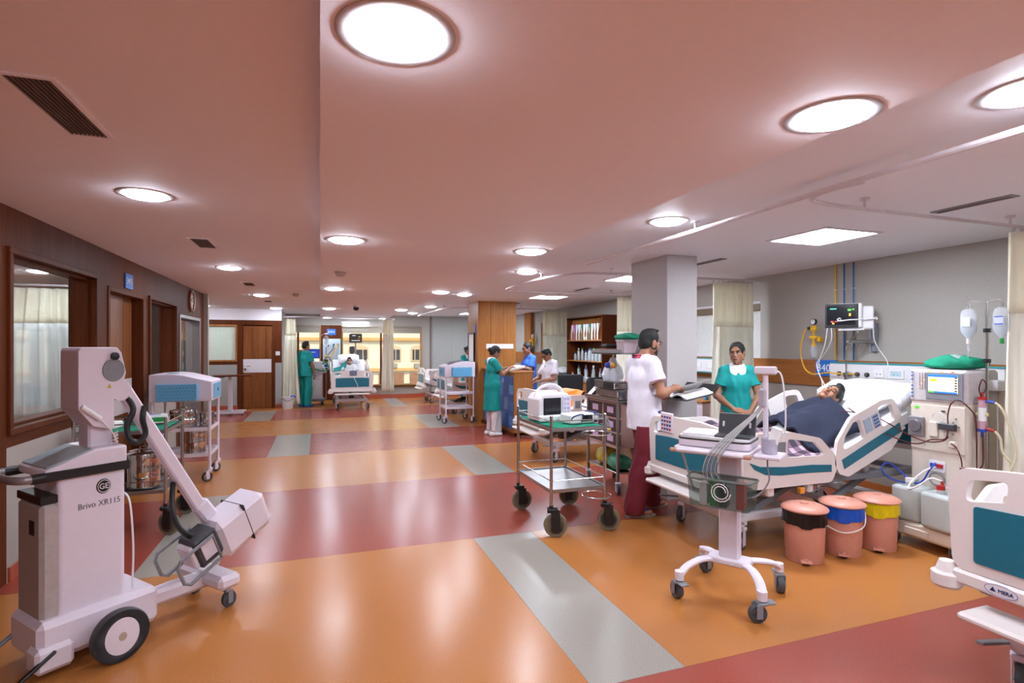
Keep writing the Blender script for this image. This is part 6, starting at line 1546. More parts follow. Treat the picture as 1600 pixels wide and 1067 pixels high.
# ------------------------------------------------------------------ people: continuous bodies from a distance field
class Field:
    def __init__(s, lo, hi, h):
        s.lo = np.array(lo, float); s.h = h
        s.n = np.ceil((np.array(hi) - s.lo) / h).astype(int) + 1
        s.d = np.full(s.n, 9.0, np.float32)
        s.ax = [(s.lo[i] + np.arange(s.n[i]) * h).astype(np.float32) for i in range(3)]
    def _sl(s, lo, hi):
        a = np.maximum(np.floor((np.array(lo) - s.lo) / s.h).astype(int), 0)
        b = np.minimum(np.ceil((np.array(hi) - s.lo) / s.h).astype(int) + 1, s.n)
        if (b <= a).any(): return None
        sl = tuple(slice(p, q) for p, q in zip(a, b))
        return sl, (s.ax[0][sl[0]][:, None, None], s.ax[1][sl[1]][None, :, None], s.ax[2][sl[2]][None, None, :])
    def _mix(s, sl, v, k, sub):
        o = s.d[sl]
        if sub:
            if k > 0:
                hh = np.clip(.5 - .5 * (o + v) / k, 0, 1); s.d[sl] = o * (1 - hh) - v * hh + k * hh * (1 - hh)
            else: s.d[sl] = np.maximum(o, -v)
        elif k > 0:
            hh = np.clip(.5 + .5 * (o - v) / k, 0, 1); s.d[sl] = o * (1 - hh) + v * hh - k * hh * (1 - hh)
        else: s.d[sl] = np.minimum(o, v)
    def cone(s, a, b, ra, rb, k=.02, flat=None, sub=False):
        a, b = np.array(a, float), np.array(b, float)
        R = max(ra, rb) * (max(flat[1], 1.0) if flat else 1.0) + k + 3 * s.h
        q = s._sl(np.minimum(a, b) - R, np.maximum(a, b) + R)
        if q is None: return
        sl, (x, y, z) = q
        ba = b - a; L2 = max(float(ba @ ba), 1e-9)
        px, py, pz = x - a[0], y - a[1], z - a[2]
        t = np.clip((px * ba[0] + py * ba[1] + pz * ba[2]) / L2, 0, 1)
        qx, qy, qz = px - t * ba[0], py - t * ba[1], pz - t * ba[2]
        if flat:
            v = np.array(flat[0], float); v /= np.linalg.norm(v); sc = flat[1]
            c = (qx * v[0] + qy * v[1] + qz * v[2]) * (1 - 1 / sc)
            qx, qy, qz = qx - v[0] * c, qy - v[1] * c, qz - v[2] * c
        s._mix(sl, np.sqrt(qx * qx + qy * qy + qz * qz) - (ra + (rb - ra) * t), k, sub)
    def ell(s, c, r, k=.02, R=None, sub=False):
        c = np.array(c, float); r = np.array(r, float)
        M = r.max() + k + 3 * s.h
        q = s._sl(c - M, c + M)
        if q is None: return
        sl, (x, y, z) = q
        px, py, pz = x - c[0], y - c[1], z - c[2]
        if R is not None:
            R = np.array(R)
            px, py, pz = (R[0, 0] * px + R[1, 0] * py + R[2, 0] * pz, R[0, 1] * px + R[1, 1] * py + R[2, 1] * pz, R[0, 2] * px + R[1, 2] * py + R[2, 2] * pz)
        k0 = np.sqrt((px / r[0]) ** 2 + (py / r[1]) ** 2 + (pz / r[2]) ** 2)
        k1 = np.sqrt((px / r[0] ** 2) ** 2 + (py / r[1] ** 2) ** 2 + (pz / r[2] ** 2) ** 2) + 1e-6
        s._mix(sl, k0 * (k0 - 1) / k1, k, sub)
    def cut(s, p, n):
        """drop what lies on the side n points to"""
        p, n = np.array(p, float), np.array(n, float); n = n / np.linalg.norm(n)
        v = (s.ax[0][:, None, None] - p[0]) * n[0] + (s.ax[1][None, :, None] - p[1]) * n[1] + (s.ax[2][None, None, :] - p[2]) * n[2]
        s.d = np.maximum(s.d, v.astype(np.float32))
    def wrinkle(s, amp, f=1.0, ph=0.0):
        x, y, z = s.ax[0][:, None, None], s.ax[1][None, :, None], s.ax[2][None, None, :]
        w = np.sin(f * (22 * z + 9 * np.sin(11 * x + ph)) + 14 * y) * np.sin(f * (16 * x + 10 * y + 7 * z) + ph) + .6 * np.sin(f * (31 * x - 19 * y + 12 * z) + 2 * ph)
        s.d = (s.d + amp * w).astype(np.float32)
    def mesh(s):
        d = s.d; S_ = d < 0
        cnt = np.zeros(np.array(d.shape) - 1, np.int8)
        offs = [(i, j, k) for i in (0, 1) for j in (0, 1) for k in (0, 1)]
        nx, ny, nz = cnt.shape
        for i, j, k in offs: cnt += S_[i:i + nx, j:j + ny, k:k + nz]
        mask = (cnt > 0) & (cnt < 8)
        cells = np.argwhere(mask); idx = np.full(cnt.shape, -1, np.int64); idx[mask] = np.arange(len(cells))
        vals = {o: d[cells[:, 0] + o[0], cells[:, 1] + o[1], cells[:, 2] + o[2]] for o in offs}
        pos = np.zeros((len(cells), 3)); w_ = np.zeros(len(cells))
        for a in offs:
            for ax in range(3):
                if a[ax]: continue
                b = list(a); b[ax] = 1; b = tuple(b)
                m = (vals[a] < 0) != (vals[b] < 0)
                t = vals[a][m] / (vals[a][m] - vals[b][m])
                p = np.tile(np.array(a, float), (m.sum(), 1)); p[:, ax] += t
                pos[m] += p; w_[m] += 1
        V = s.lo + (cells + pos / w_[:, None]) * s.h
        Fc = []
        for ax in range(3):
            u, v = (ax + 1) % 3, (ax + 2) % 3
            A = [slice(1, -1)] * 3; A[ax] = slice(0, -1); B = list(A); B[ax] = slice(1, None)
            ch = S_[tuple(A)] != S_[tuple(B)]
            e = np.argwhere(ch)
            off = np.array([1, 1, 1]); off[ax] = 0; e = e + off
            sg = S_[e[:, 0], e[:, 1], e[:, 2]]
            du = np.zeros(3, int); du[u] = 1; dv = np.zeros(3, int); dv[v] = 1
            g = lambda q: idx[q[:, 0], q[:, 1], q[:, 2]]
            quad = np.stack([g(e - du - dv), g(e - dv), g(e), g(e - du)], 1)
            quad[~sg] = quad[~sg][:, ::-1]
            Fc.append(quad)
        return V, np.concatenate(Fc)
def field_obj(name, F, m, parent, post=None, smooth=1):
    V, Q = F.mesh()
    if len(V) == 0: return None
    if post is not None: V = post(V)
    me = bpy.data.meshes.new(name)
    me.vertices.add(len(V)); me.vertices.foreach_set('co', V.astype(np.float32).ravel())
    me.loops.add(Q.size); me.loops.foreach_set('vertex_index', Q.astype(np.int32).ravel())
    me.polygons.add(len(Q)); me.polygons.foreach_set('loop_start', np.arange(0, Q.size, 4, dtype=np.int32))
    me.update(calc_edges=True); me.validate()
    me.polygons.foreach_set('use_smooth', np.ones(len(me.polygons), bool))
    me.materials.append(m)
    return link(name, me, parent)
def mb_post(mb, post):
    if post is not None:
        V = post(np.array([tuple(p) for p in mb.v])); mb.v = [Vector(p) for p in V]
    return mb

SKIN_A = mat('brown skin', (152, 104, 78), .5, var=.05, scale=40); SKIN_B = mat('warm brown skin', (164, 112, 84), .5, var=.05, scale=40)
HAIR = mat('black hair', (20, 16, 15), .7, var=.3, scale=60); LIPM = mat('lip colour', (138, 72, 66), .5); EYEW = mat('eye white', (226, 222, 216), .3); IRIS = mat('dark iris', (30, 20, 16), .2)
WHITE_CLOTH = mat('white uniform cloth', (230, 224, 234), .8, var=.03, scale=20); MAROON = mat('maroon cloth', (112, 26, 42), .85, var=.1, scale=18)
BLUE_CLOTH = mat('blue scrub cloth', (54, 104, 200), .8, var=.08, scale=18); PINK = mat('pink cloth', (196, 58, 96), .8); STOCK = mat('white stocking', (222, 206, 208), .8)
AX = np.array((1., 0, 0))
def joints(H=1.7, fem=False, **kw):
    k = H / 1.7
    sw = .145 if fem else .168
    J = dict(pelvis=(0, 0, .94), waist=(0, .0, 1.07), chest=(0, .005, 1.25), top=(0, -.01, 1.365), neck=(0, -.012, 1.40), skull=(0, .02, 1.585),
             sR=(sw, -.012, 1.385), sL=(-sw, -.012, 1.385), eR=(sw + .05, -.02, 1.10), eL=(-sw - .05, -.02, 1.10), wR=(sw + .06, .06, .86), wL=(-sw - .06, .06, .86),
             hR=(.09, 0, .91), hL=(-.09, 0, .91), kR=(.10, .02, .49), kL=(-.10, .02, .49), aR=(.105, -.03, .085), aL=(-.105, -.03, .085))
    J = {a: np.array(b, float) * k for a, b in J.items()}
    for a, b in kw.items(): J[a] = np.array(b, float)
    J['k'] = k; J['fem'] = fem
    return J
def head_R(yaw, pitch, roll=0.0):
    return np.array(Matrix.Rotation(math.radians(yaw), 3, 'Z') @ Matrix.Rotation(math.radians(-pitch), 3, 'X') @ Matrix.Rotation(math.radians(roll), 3, 'Y'))
def head(F, c, R, k=1.0, neck=None):
    P = lambda *p: c + R @ (np.array(p, float) * k)
    e = lambda p, r, kk=.012, sub=False: F.ell(P(*p), np.array(r) * k, kk, R, sub)
    e((0, -.014, .03), (.074, .092, .086)); e((0, .02, -.03), (.060, .068, .085), .02); e((0, .045, -.085), (.040, .040, .032), .025)
    for s in (-1, 1):
        e((s * .038, .056, -.028), (.024, .024, .03), .015); e((s * .075, -.005, -.008), (.011, .02, .032), .008)
        e((s * .062, .0, -.06), (.012, .03, .03), .02)
    F.cone(P(-.034, .078, .024), P(.034, .078, .024), .011 * k, .011 * k, .012)
    F.cone(P(0, .086, .01), P(0, .103, -.03), .008 * k, .012 * k, .008)
    for s in (-1, 1): e((s * .011, .094, -.034), (.008, .010, .008), .006)
    for s in (-1, 1): F.ell(P(s * .031, .096, .003), np.array((.017, .014, .011)) * k, .008, R, True)
    e((0, .088, -.062), (.024, .010, .011), .008); e((0, .074, -.102), (.02, .018, .016), .012)
def face_parts(parent, c, R, k, post, brow=True, closed=False, lips=True):
    P = lambda *p: Vector(c + R @ (np.array(p, float) * k))
    for s in (-1, 1):
        if not closed:
            ey = obj('eye', mb_post(MB().sph(P(s * .031, .0745, .002), (.0135 * k, .0115 * k, .009 * k), 12), post), EYEW, parent)
            obj('iris', mb_post(MB().sph(P(s * .031, .0815, .002), .0068 * k, 10), post), IRIS, ey)
            obj('eyelid', mb_post(MB().tube([P(s * .014, .084, .004), P(s * .03, .0885, .0115), P(s * .048, .076, .006)], .0042 * k, 6, sub=4), post), HAIR, parent)
        else:
            obj('eyelid', mb_post(MB().tube([P(s * .017, .081, .0), P(s * .031, .087, -.003), P(s * .045, .078, .0)], .0035 * k, 6, sub=3), post), HAIR, parent)
        if brow: obj('eyebrow', mb_post(MB().tube([P(s * .014, .092, .022), P(s * .032, .0905, .028), P(s * .05, .076, .022)], (.003 * k, .005 * k), 6, sub=3), post), HAIR, parent)
    if lips:
        obj('lips', mb_post(MB().tube([P(-.023, .085, -.061), P(-.008, .0975, -.059), P(.008, .0975, -.059), P(.023, .085, -.061)], .0048 * k, 7, sub=3).tube([P(-.02, .085, -.065), P(0, .097, -.069), P(.02, .085, -.065)], .005 * k, 7, sub=4), post), LIPM, parent)
def hair(parent, c, R, k, style, post, hh=.005):
    F = Field(c - .19, c + .19, hh)
    P = lambda *p: c + R @ (np.array(p, float) * k)
    e = lambda p, r, kk=.01, sub=False: F.ell(P(*p), np.array(r) * k, kk, R, sub)
    if style == 'short':
        e((0, -.016, .036), (.080, .099, .092)); e((0, -.05, -.01), (.074, .06, .07))
        e((0, .03, .115), (.05, .05, .016), .02)
        e((0, .112, -.02), (.085, .088, .102), .006, True)
        e((0, .02, -.115), (.12, .1, .085), .006, True)
        for s in (-1, 1): e((s * .085, .015, -.03), (.022, .035, .045), .004, True)
    else:
        e((0, -.016, .034), (.081, .100, .092)); e((0, -.055, -.02), (.074, .06, .075), .015)
        e((0, .108, -.012), (.078, .08, .103), .006, True)
        e((0, .03, -.13), (.12, .09, .085), .006, True)
        for s in (-1, 1): e((s * .085, .02, -.035), (.02, .03, .04), .004, True)
        if style == 'bun': e((0, -.125, -.005), (.045, .04, .042), .012)
        if style == 'lowbun': e((0, -.118, -.05), (.042, .038, .04), .012)
    F.wrinkle(.0016, 2.2, 1.0)
    return field_obj('hair', F, HAIR, parent, post)
def hand(F, w, d, n, side, curl=(.25, .3, .25), k=1.0, spread=.0, thumb=.3):
    """w wrist, d finger direction, n palm normal, side +1 if the thumb lies along cross(d, n)"""
    d = np.array(d, float); d /= np.linalg.norm(d); n = np.array(n, float); n -= d * (n @ d); n /= np.linalg.norm(n)
    q = np.cross(d, n) * side
    F.cone(w, w + d * .085 * k, .014 * k, .0155 * k, .012, (q, 2.3))
    F.cone(w + d * .03 + q * .014, w + d * .055 + q * .03, .017 * k, .013 * k, .012)
    for i, (o, L, r) in enumerate(((.029, .074, .0085), (.0098, .083, .0088), (-.0098, .077, .0085), (-.029, .060, .0075))):
        p = w + d * (.083 - .006 * abs(i - 1.3)) * k + q * o * k
        dd = d + q * spread * o * 12; dd /= np.linalg.norm(dd); a = 0.0
        for seg, c_ in zip((.42, .33, .25), curl):
            a += c_
            v = dd * math.cos(a) + n * math.sin(a)
            p2 = p + v * L * seg * 1.15 * k
            F.cone(p, p2, r * k, r * .9 * k, .003); p = p2
    p = w + d * .032 * k + q * .03 * k
    v = d * .62 + q * .7 + n * thumb; v /= np.linalg.norm(v)
    p2 = p + v * .042 * k; F.cone(p, p2, .0125 * k, .0105 * k, .008)
    v = d * .85 + q * .25 + n * (thumb + .15); v /= np.linalg.norm(v)
    F.cone(p2, p2 + v * .034 * k, .0105 * k, .009 * k, .004)
def arm_skin(F, J, s):
    k = J['k'] * (.9 if J['fem'] else 1.0)
    F.cone(J['s' + s], J['e' + s], .050 * k, .040 * k, .03); F.cone(J['e' + s], J['w' + s], .041 * k, .027 * k, .02)
    m = J['e' + s] * .7 + J['w' + s] * .3; F.ell(m, (.041 * k, .041 * k, .041 * k), .03)
def torso(F, J, g=0.0, lo='pelvis', k0=.03):
    k = J['k']; fm = J['fem']
    F.cone(J['pelvis'], J['waist'], (.108 if fm else .104) * k + g, (.088 if fm else .100) * k + g, k0, (AX, 1.36))
    F.cone(J['waist'], J['chest'], (.088 if fm else .100) * k + g, (.098 if fm else .112) * k + g, k0, (AX, 1.28))
    F.cone(J['chest'], J['top'], (.098 if fm else .112) * k + g, .062 * k + g, k0, (AX, 1.35))
    F.cone(J['sL'] * .9 + J['neck'] * .1, J['neck'] + np.array((0, 0, .0)), .047 * k + g * .7, .055 * k + g * .5, .05); F.cone(J['sR'] * .9 + J['neck'] * .1, J['neck'] + np.array((0, 0, .0)), .047 * k + g * .7, .055 * k + g * .5, .05)
    if fm:
        fwd = J.get('fwd', np.array((0, 1., 0)))
        for s in (-1, 1): F.ell(J['chest'] + fwd * .07 * k + AX * s * .062 * k - np.array((0, 0, .01)), np.array((.052, .045, .055)) * k + g, .04)
def legs(F, J, g=0.0, g2=None, k0=.03):
    k = J['k']; g2 = g if g2 is None else g2
    for s in 'RL':
        F.cone(J['h' + s], J['k' + s], .088 * k + g, .06 * k + g2, k0); F.cone(J['k' + s], J['a' + s], .057 * k + g2, .037 * k + g2, k0)
        F.ell(J['k' + s] * .68 + J['a' + s] * .32 + np.array((0, -.012, 0)), np.array((.052, .058, .11)) * k + g2, .03)
def foot(F, J, s, g=0.0, yaw=0.0, toe=None):
    k = J['k']; a = J['a' + s]
    d = np.array((math.sin(math.radians(yaw)), math.cos(math.radians(yaw)), 0)); z = -a[2] + .034 * k
    F.cone(a, a + np.array((0, 0, z)) - d * .03 * k, .036 * k + g, .034 * k + g, .02)
    F.cone(a + np.array((0, 0, z)) - d * .035 * k, a + np.array((0, 0, z - .004)) + d * .15 * k, .034 * k + g, .024 * k + g, .02, (np.cross(d, (0, 0, 1.)), 1.35))
def body_bounds(J, pad=.2):
    A = np.array([v for q, v in J.items() if isinstance(v, np.ndarray) and v.shape == (3,) and q not in ('fwd',)])
    lo, hi = A.min(0) - pad, A.max(0) + pad; lo[2] = min(lo[2], -.02)
    return lo, hi
def person(label, loc, rz, J, hr, hd, outfit, h=.008, skin=None, post=None, shoes=None, feet_yaw=(8, -8), gaze=True, closed=False, h_head=1.0, extra=None):
    """hr (yaw, pitch, roll) of the head; hd list of hands (side, dir, normal, thumb side, curl); outfit(J, parent, post, h)"""
    skin = skin or SKIN_A
    k = J['k']; R = head_R(*hr); c = J['skull']
    lo, hi = body_bounds(J)
    F = Field(lo, hi, h)
    torso(F, J); legs(F, J)
    F.cone(J['neck'] - np.array((0, 0, .03)), c + R @ np.array((0, -.022, -.055)) * k, .060 * k if not J['fem'] else .050 * k, .052 * k if not J['fem'] else .045 * k, .03)
    for s, yw in zip('RL', feet_yaw): arm_skin(F, J, s); foot(F, J, s, yaw=yw)
    head(F, c, R, k * h_head)
    for s, d, n, side, curl in hd: hand(F, J['w' + s], d, n, side, curl, k * (.92 if J['fem'] else 1.0))
    root = field_obj('person', F, skin, None, post)
    root.location = loc; root.rotation_euler = (0, 0, rz)
    tag(root, label, 'person')
    face_parts(root, c, R, k * h_head, post, closed=closed)
    outfit(J, root, post, h)
    if shoes:
        for s, yw in zip('RL', feet_yaw):
            a = J['a' + s]
            G = Field(a - np.array((.15, .2, a[2] + .02)), a + np.array((.15, .28, .06)), .006)
            foot(G, J, s, .008, yw); G.cut((0, 0, a[2] + shoes[1]), (0, 0, 1)); G.cut((0, 0, .0), (0, 0, -1))
            field_obj('shoe', G, shoes[0], root, post)
    return root, c, R
def cloth(name, J, parent, post, h, m, build, cuts=(), wr=.0035, seed=0.0, lo=None, hi=None, wf=1.0):
    a, b = body_bounds(J)
    F = Field(a if lo is None else lo, b if hi is None else hi, h)
    build(F)
    if wr: F.wrinkle(wr, wf, seed)
    for p, n in cuts: F.cut(p, n)
    return field_obj(name, F, m, parent, post)
def sleeves(F, J, g, frac=.62, flare=.008):
    k = J['k'] * (.92 if J['fem'] else 1.0)
    for s in 'RL':
        e = J['s' + s] + (J['e' + s] - J['s' + s]) * frac
        F.cone(J['s' + s] - np.array((0, 0, .012)), e, .047 * k + g * .8, .045 * k + g + flare, .04)
def sleeve_cut(F, J, frac):
    """trim the round end of each short sleeve"""
    for s in 'RL':
        d = J['e' + s] - J['s' + s]; L = np.linalg.norm(d); d = d / L
        p = J['s' + s] + d * L * frac
        q = F._sl(p - .13, p + .13)
        if q is None: continue
        sl, (x, y, z) = q
        v = (x - p[0]) * d[0] + (y - p[1]) * d[1] + (z - p[2]) * d[2]
        rr = np.sqrt(np.maximum((x - p[0]) ** 2 + (y - p[1]) ** 2 + (z - p[2]) ** 2 - v * v, 0))
        F.d[sl] = np.where((rr < .085) & (v > -.02), np.maximum(F.d[sl], v), F.d[sl])
def neck_hole(F, J, r=.062, v=True):
    k = J['k']
    F.cone(J['neck'] + np.array((0, .0, -.03)) * k, J['neck'] + np.array((0, .03, .3)) * k, r * k, r * 1.15 * k, .01, sub=True)
    if v: F.cone(J['neck'] + np.array((0, .085, -.09)) * k, J['neck'] + np.array((0, .075, .06)) * k, .012 * k, .055 * k, .008, sub=True)
def top_garment(name, J, parent, post, h, m, g=.016, hem=.0, frac=.6, flare_hem=0.0, seed=0.0, vneck=True, wr=.0035):
    def b(F):
        torso(F, J, g)
        if hem:
            F.cone((0, J['pelvis'][1], hem - .02), J['chest'], .106 * J['k'] + g + flare_hem, .094 * J['k'] + g, .05, (AX, 1.36))
        sleeves(F, J, g, frac); sleeve_cut(F, J, frac); neck_hole(F, J, v=vneck)
    return cloth(name, J, parent, post, h, m, b, [((0, 0, hem), (0, 0, -1))] if hem else (), wr, seed)
def trousers(J, parent, post, h, m, g=.02, g2=.03, zhem=.06, seed=0.0, ztop=None):
    def b(F):
        k = J['k']
        F.cone(J['pelvis'] - np.array((0, 0, .02)), J['waist'], .115 * k + g * .6, .10 * k + g * .4, .03, (AX, 1.4)); legs(F, J, g, g2)
        for s in 'RL': F.cone(J['k' + s], J['a' + s] - np.array((0, 0, .03)), .06 * k + g2, .052 * k + g2, .03)
    cloth('trousers', J, parent, post, h, m, b, [((0, 0, zhem), (0, 0, -1)), ((0, 0, ztop or (J['waist'][2] + .05)), (0, 0, 1))], .005, seed, wf=.8)
def collar(J, parent, post, m, rad=.105, g=.024, h=.005, notch=True):
    k = J['k']; n = J['neck']
    def b(F):
        torso(F, J, g); 
        F.cone(n - np.array((0, 0, .05)), n + np.array((0, 0, .035)) * k, .068 * k, .064 * k, .02)
        neck_hole(F, J, .058, False)
        q = F._sl(F.lo, F.lo + F.n * F.h); sl, (x, y, z) = q
        c = n + np.array((0, .02, -.01))
        F.d = np.maximum(F.d, np.sqrt((x - c[0]) ** 2 + (y - c[1]) ** 2 + ((z - c[2]) * .9) ** 2) - rad * k).astype(np.float32)
        if notch: F.cone(n + np.array((0, .12, -.16)) * k, n + np.array((0, .10, .03)) * k, .03 * k, .012 * k, .006, sub=True)
    return cloth('collar', J, parent, post, h, m, b, (), 0, lo=n - .18, hi=n + .18)
def H_(s, d, n, side, curl=(.25, .35, .3)): return (s, d, n, side, curl)

# ---- doctor reading a folder
def o_doc(J, p, post, h):
    top_garment('tunic', J, p, post, h, WHITE_CLOTH, .020, .80, .62, .012, 1.0)
    trousers(J, p, post, h, MAROON, .012, .04, .035, 2.0, ztop=.84)
    collar(J, p, post, PINK, .09, .027)
    n = J['neck']
    obj('stethoscope', MB().tube([tuple(n + np.array(v)) for v in ((.085, .155, -.22), (.095, .145, -.10), (.085, .05, .035), (.035, -.085, .05), (-.035, -.085, .05), (-.085, .05, .035), (-.09, .145, -.1), (-.06, .17, -.26), (-.03, .17, -.34))], .0065, 8, sub=6), BLACK, p)
    obj('shirt_collar', MB().tube([tuple(n + np.array((.074 * math.sin(t), -.004 + .078 * math.cos(t), .022 - .03 * math.cos(t)))) for t in [2 * PI * i / 24 + .26 for i in range(23)]], (.009, .026), 8, sub=2, flat=(0, 1, .2)), PINK, p)
    obj('chest_piece', MB().cyl(tuple(n + np.array((-.03, .16, -.36))), tuple(n + np.array((-.03, .178, -.36))), .022, n=16), STEEL, p)
    for s in 'RL':
        a = J['s' + s] + (J['e' + s] - J['s' + s]) * .585; d = (J['e' + s] - J['s' + s]); d = Vector(d / np.linalg.norm(d)); u = d.orthogonal().normalized(); v = d.cross(u)
        obj('sleeve_piping', MB().tube([Vector(a) + (u * math.cos(t) + v * math.sin(t)) * .0795 for t in [2 * PI * i / 20 for i in range(20)]], .003, 6, closed=True), PINK, p)
    obj('pocket_emblem', MB().sph((.225, .03, .98), (.006, .03, .014), 10), mat('emblem navy thread', (56, 52, 110), .7), p)
    obj('pen', MB().box((.165, .108, 1.235), (.02, .01, .008), 0, .002, Rz(-.8)), BLACK, p)
    obj('watch_strap', MB().tube([tuple(J['wR'] + np.array((.0, -.03, -.01)) + np.array((math.sin(t) * .0, math.cos(t) * .012, math.sin(t) * .031)) + np.array((math.cos(t) * .029, 0, 0))) for t in [2 * PI * i / 16 for i in range(16)]], .004, 6, closed=True), STEEL, p)
Jd = joints(1.75, False, eR=(.255, .02, 1.15), wR=(.13, .255, 1.185), eL=(-.255, .03, 1.12), wL=(-.135, .27, 1.075),
            hR=(.085, -.02, .93), hL=(-.085, .01, .93), kR=(.085, -.05, .50), kL=(-.10, .12, .50), aR=(.075, -.15, .09), aL=(-.115, .15, .09))
Jd['skull'] = Jd['skull'] + np.array((0, .045, -.015))
doc, c_, R_ = person('bearded man in white tunic and maroon trousers reading a folder', (2.90, 4.48, 0), -PI / 2, Jd, (4, 6), [H_('R', (-.3, .95, .05), (-.55, .05, -.85), 1, (.5, .6, .5)), H_('L', (.55, .8, -.12), (.0, .05, 1), 1, (.1, .15, .15))], o_doc, h=.0065, skin=SKIN_B)
hair(doc, c_, R_, 1.03, 'short', None)
F = Field(c_ - .14, c_ + .14, .004)      # short beard
P_ = lambda *p: c_ + R_ @ np.array(p, float)
F.ell(P_(0, .02, -.03), (.0635, .0715, .0885), .01, R_); F.ell(P_(0, .045, -.085), (.044, .044, .036), .02, R_); F.ell(P_(0, .074, -.102), (.0235, .0215, .0195), .012, R_)
for s in (-1, 1): F.ell(P_(s * .062, .0, -.055), (.0155, .033, .034), .02, R_)
F.ell(P_(0, .112, -.045), (.034, .05, .034), .004, R_, True); F.ell(P_(0, .06, .035), (.1, .1, .068), .006, R_, True); F.ell(P_(0, -.09, -.06), (.1, .075, .12), .006, R_, True)
field_obj('beard', F, mat('beard stubble', (34, 26, 22), .7, var=.3, scale=90), doc)
obj('moustache', MB().tube([tuple(P_(-.024, .086, -.056)), tuple(P_(0, .1, -.05)), tuple(P_(.024, .086, -.056))], .0042, 6, sub=4), HAIR, doc)
def spectacles(parent, c, R, k=1.0):
    P = lambda *p: Vector(c + R @ (np.array(p, float) * k))
    m = MB()
    for s in (-1, 1):
        m.tube([P(s * .031 + .021 * math.cos(t), .103 - .0 * abs(math.cos(t)), .002 + .015 * math.sin(t)) for t in [2 * PI * i / 16 for i in range(16)]], .0022 * k, 6, closed=True)
        m.tube([P(s * .052, .10, .006), P(s * .076, .08, .008), P(s * .083, .0, .006), P(s * .08, -.02, -.01)], .0025 * k, 6)
    m.tube([P(-.01, .103, .004), P(0, .107, .006), P(.01, .103, .004)], .002 * k, 6)
    obj('spectacles', m, BLACK, parent)
spectacles(doc, c_, R_)
# sandals
SAND = mat('grey sandal sole', (150, 140, 132), .7)
for s, yw in (('R', 8), ('L', -8)):
    a = Jd['a' + s]; r_ = math.radians(-yw)
    M = Matrix.Translation((a[0], a[1], 0)) @ Matrix.Rotation(r_, 4, 'Z')
    m = MB(); m.T = M; m.prism([(.045 * math.cos(t) * (1.0 if math.sin(t) > 0 else .85), .06 + .155 * math.sin(t)) for t in [2 * PI * i / 24 for i in range(24)]], 'z', 0.0, .016); q = obj('sandal', m, SAND, doc)
    m = MB(); m.T = M; m.tube([(-.045, .03, .015), (-.03, .075, .065), (.0, .145, .05), (.03, .075, .065), (.045, .03, .015)], (.009, .005), 8, sub=5); obj('sandal_strap', m, BLUE, q)
# folder held in the hands
Fo = thing('document_folder', 'black open folder of white pages held by the bearded man', 'folder', (2.90 + .46, 4.48, 1.105), -PI / 2)
tl = .18
obj('cover', MB().box((0, 0, 0), (.50, .34, .012), 0, .004, Rx(tl)), mat('black leatherette', (30, 24, 24), .5), Fo)
obj('cover_edge', MB().box((0, .19, .07), (.5, .008, .10), 0, .003, Rx(-.7)), BLACK, Fo)
for s, w_ in ((1, .0), (-1, .02)):
    obj('page_block', MB().slab(lambda u, v: (s * (.01 + .225 * u), -.155 + .30 * v, .02 + .03 * math.sin(PI * min(1, u * 1.15)) + (-.155 + .30 * v) * math.tan(tl) + w_ * u), 10, 3, (0, 0, -.014)), PAPER, Fo)
obj('lifted_page', MB().slab(lambda u, v: (.01 + .21 * u, -.155 + .30 * v, .035 + .11 * math.sin(1.3 * u) + (-.155 + .30 * v) * math.tan(tl)), 10, 3, (0, 0, -.0015)), PAPER, Fo)

# ---- nurse in teal behind the bed
def o_teal(J, p, post, h):
    top_garment('tunic', J, p, post, h, TEAL_CLOTH, .010, .72 * J['k'], .6, .008, 3.0, vneck=False)
    trousers(J, p, post, h, TEAL_CLOTH, .01, .03, .05, 1.0, ztop=.76)
    collar(J, p, post, WHITE, .1, .02)
Jn = joints(1.62, True, eR=(.215, .04, 1.05), wR=(.085, .235, .925), eL=(-.215, .04, 1.05), wL=(-.075, .25, .905))
nur, c_, R_ = person('young woman in teal tunic with white collar behind the patient bed', (4.24, 4.76, 0), math.radians(152), Jn, (-28, 2, 3), [H_('R', (-.75, .6, -.25), (-.3, -.5, -.8), 1, (.4, .5, .4)), H_('L', (.75, .6, -.25), (.3, -.5, -.8), -1, (.4, .5, .4))], o_teal, h=.0065, skin=SKIN_A, shoes=(WHITE, -.0))
hair(nur, c_, R_, .955, 'lowbun', None)
# ---- nurse in teal dress at the counter
def o_dress(J, p, post, h):
    k = J['k']
    def b(F):
        torso(F, J, .016)
        F.cone((0, -.01, .38), J['pelvis'], .15, .125, .05, (AX, 1.3)); F.cone(J['pelvis'], J['waist'], .128, .112, .04, (AX, 1.36))
        sleeves(F, J, .014, .66); sleeve_cut(F, J, .66); neck_hole(F, J, .062, False)
    cloth('dress', J, p, post, h, TEAL_CLOTH, b, [((0, 0, .44), (0, 0, -1))], .004, 2.0)
    collar(J, p, post, WHITE, .11, .024)
    def s_(F): legs(F, J, .004)
    cloth('stocking', J, p, post, h, STOCK, s_, [((0, 0, .6), (0, 0, 1)), ((0, 0, .05), (0, 0, -1))], 0)
    obj('name_badge', MB().box((.09, .17, .98), (.05, .012, .08), 0, .003, Rz(-.4)), LBL, p)
Jb = joints(1.60, True, eR=(.22, .10, 1.09), wR=(.10, .31, 1.20), eL=(-.2, .12, 1.09), wL=(-.07, .33, 1.19))
Jb['skull'] = Jb['skull'] + np.array((0, .05, -.02))
nb, c_, R_ = person('woman in teal dress and white stockings writing at the counter', (2.90, 9.32, 0), math.radians(-82), Jb, (-8, 26), [H_('R', (-.3, .9, .2), (-.2, .2, -1), 1), H_('L', (.3, .9, .1), (.2, .2, -1), -1)], o_dress, h=.009, shoes=(WHITE, -.005))
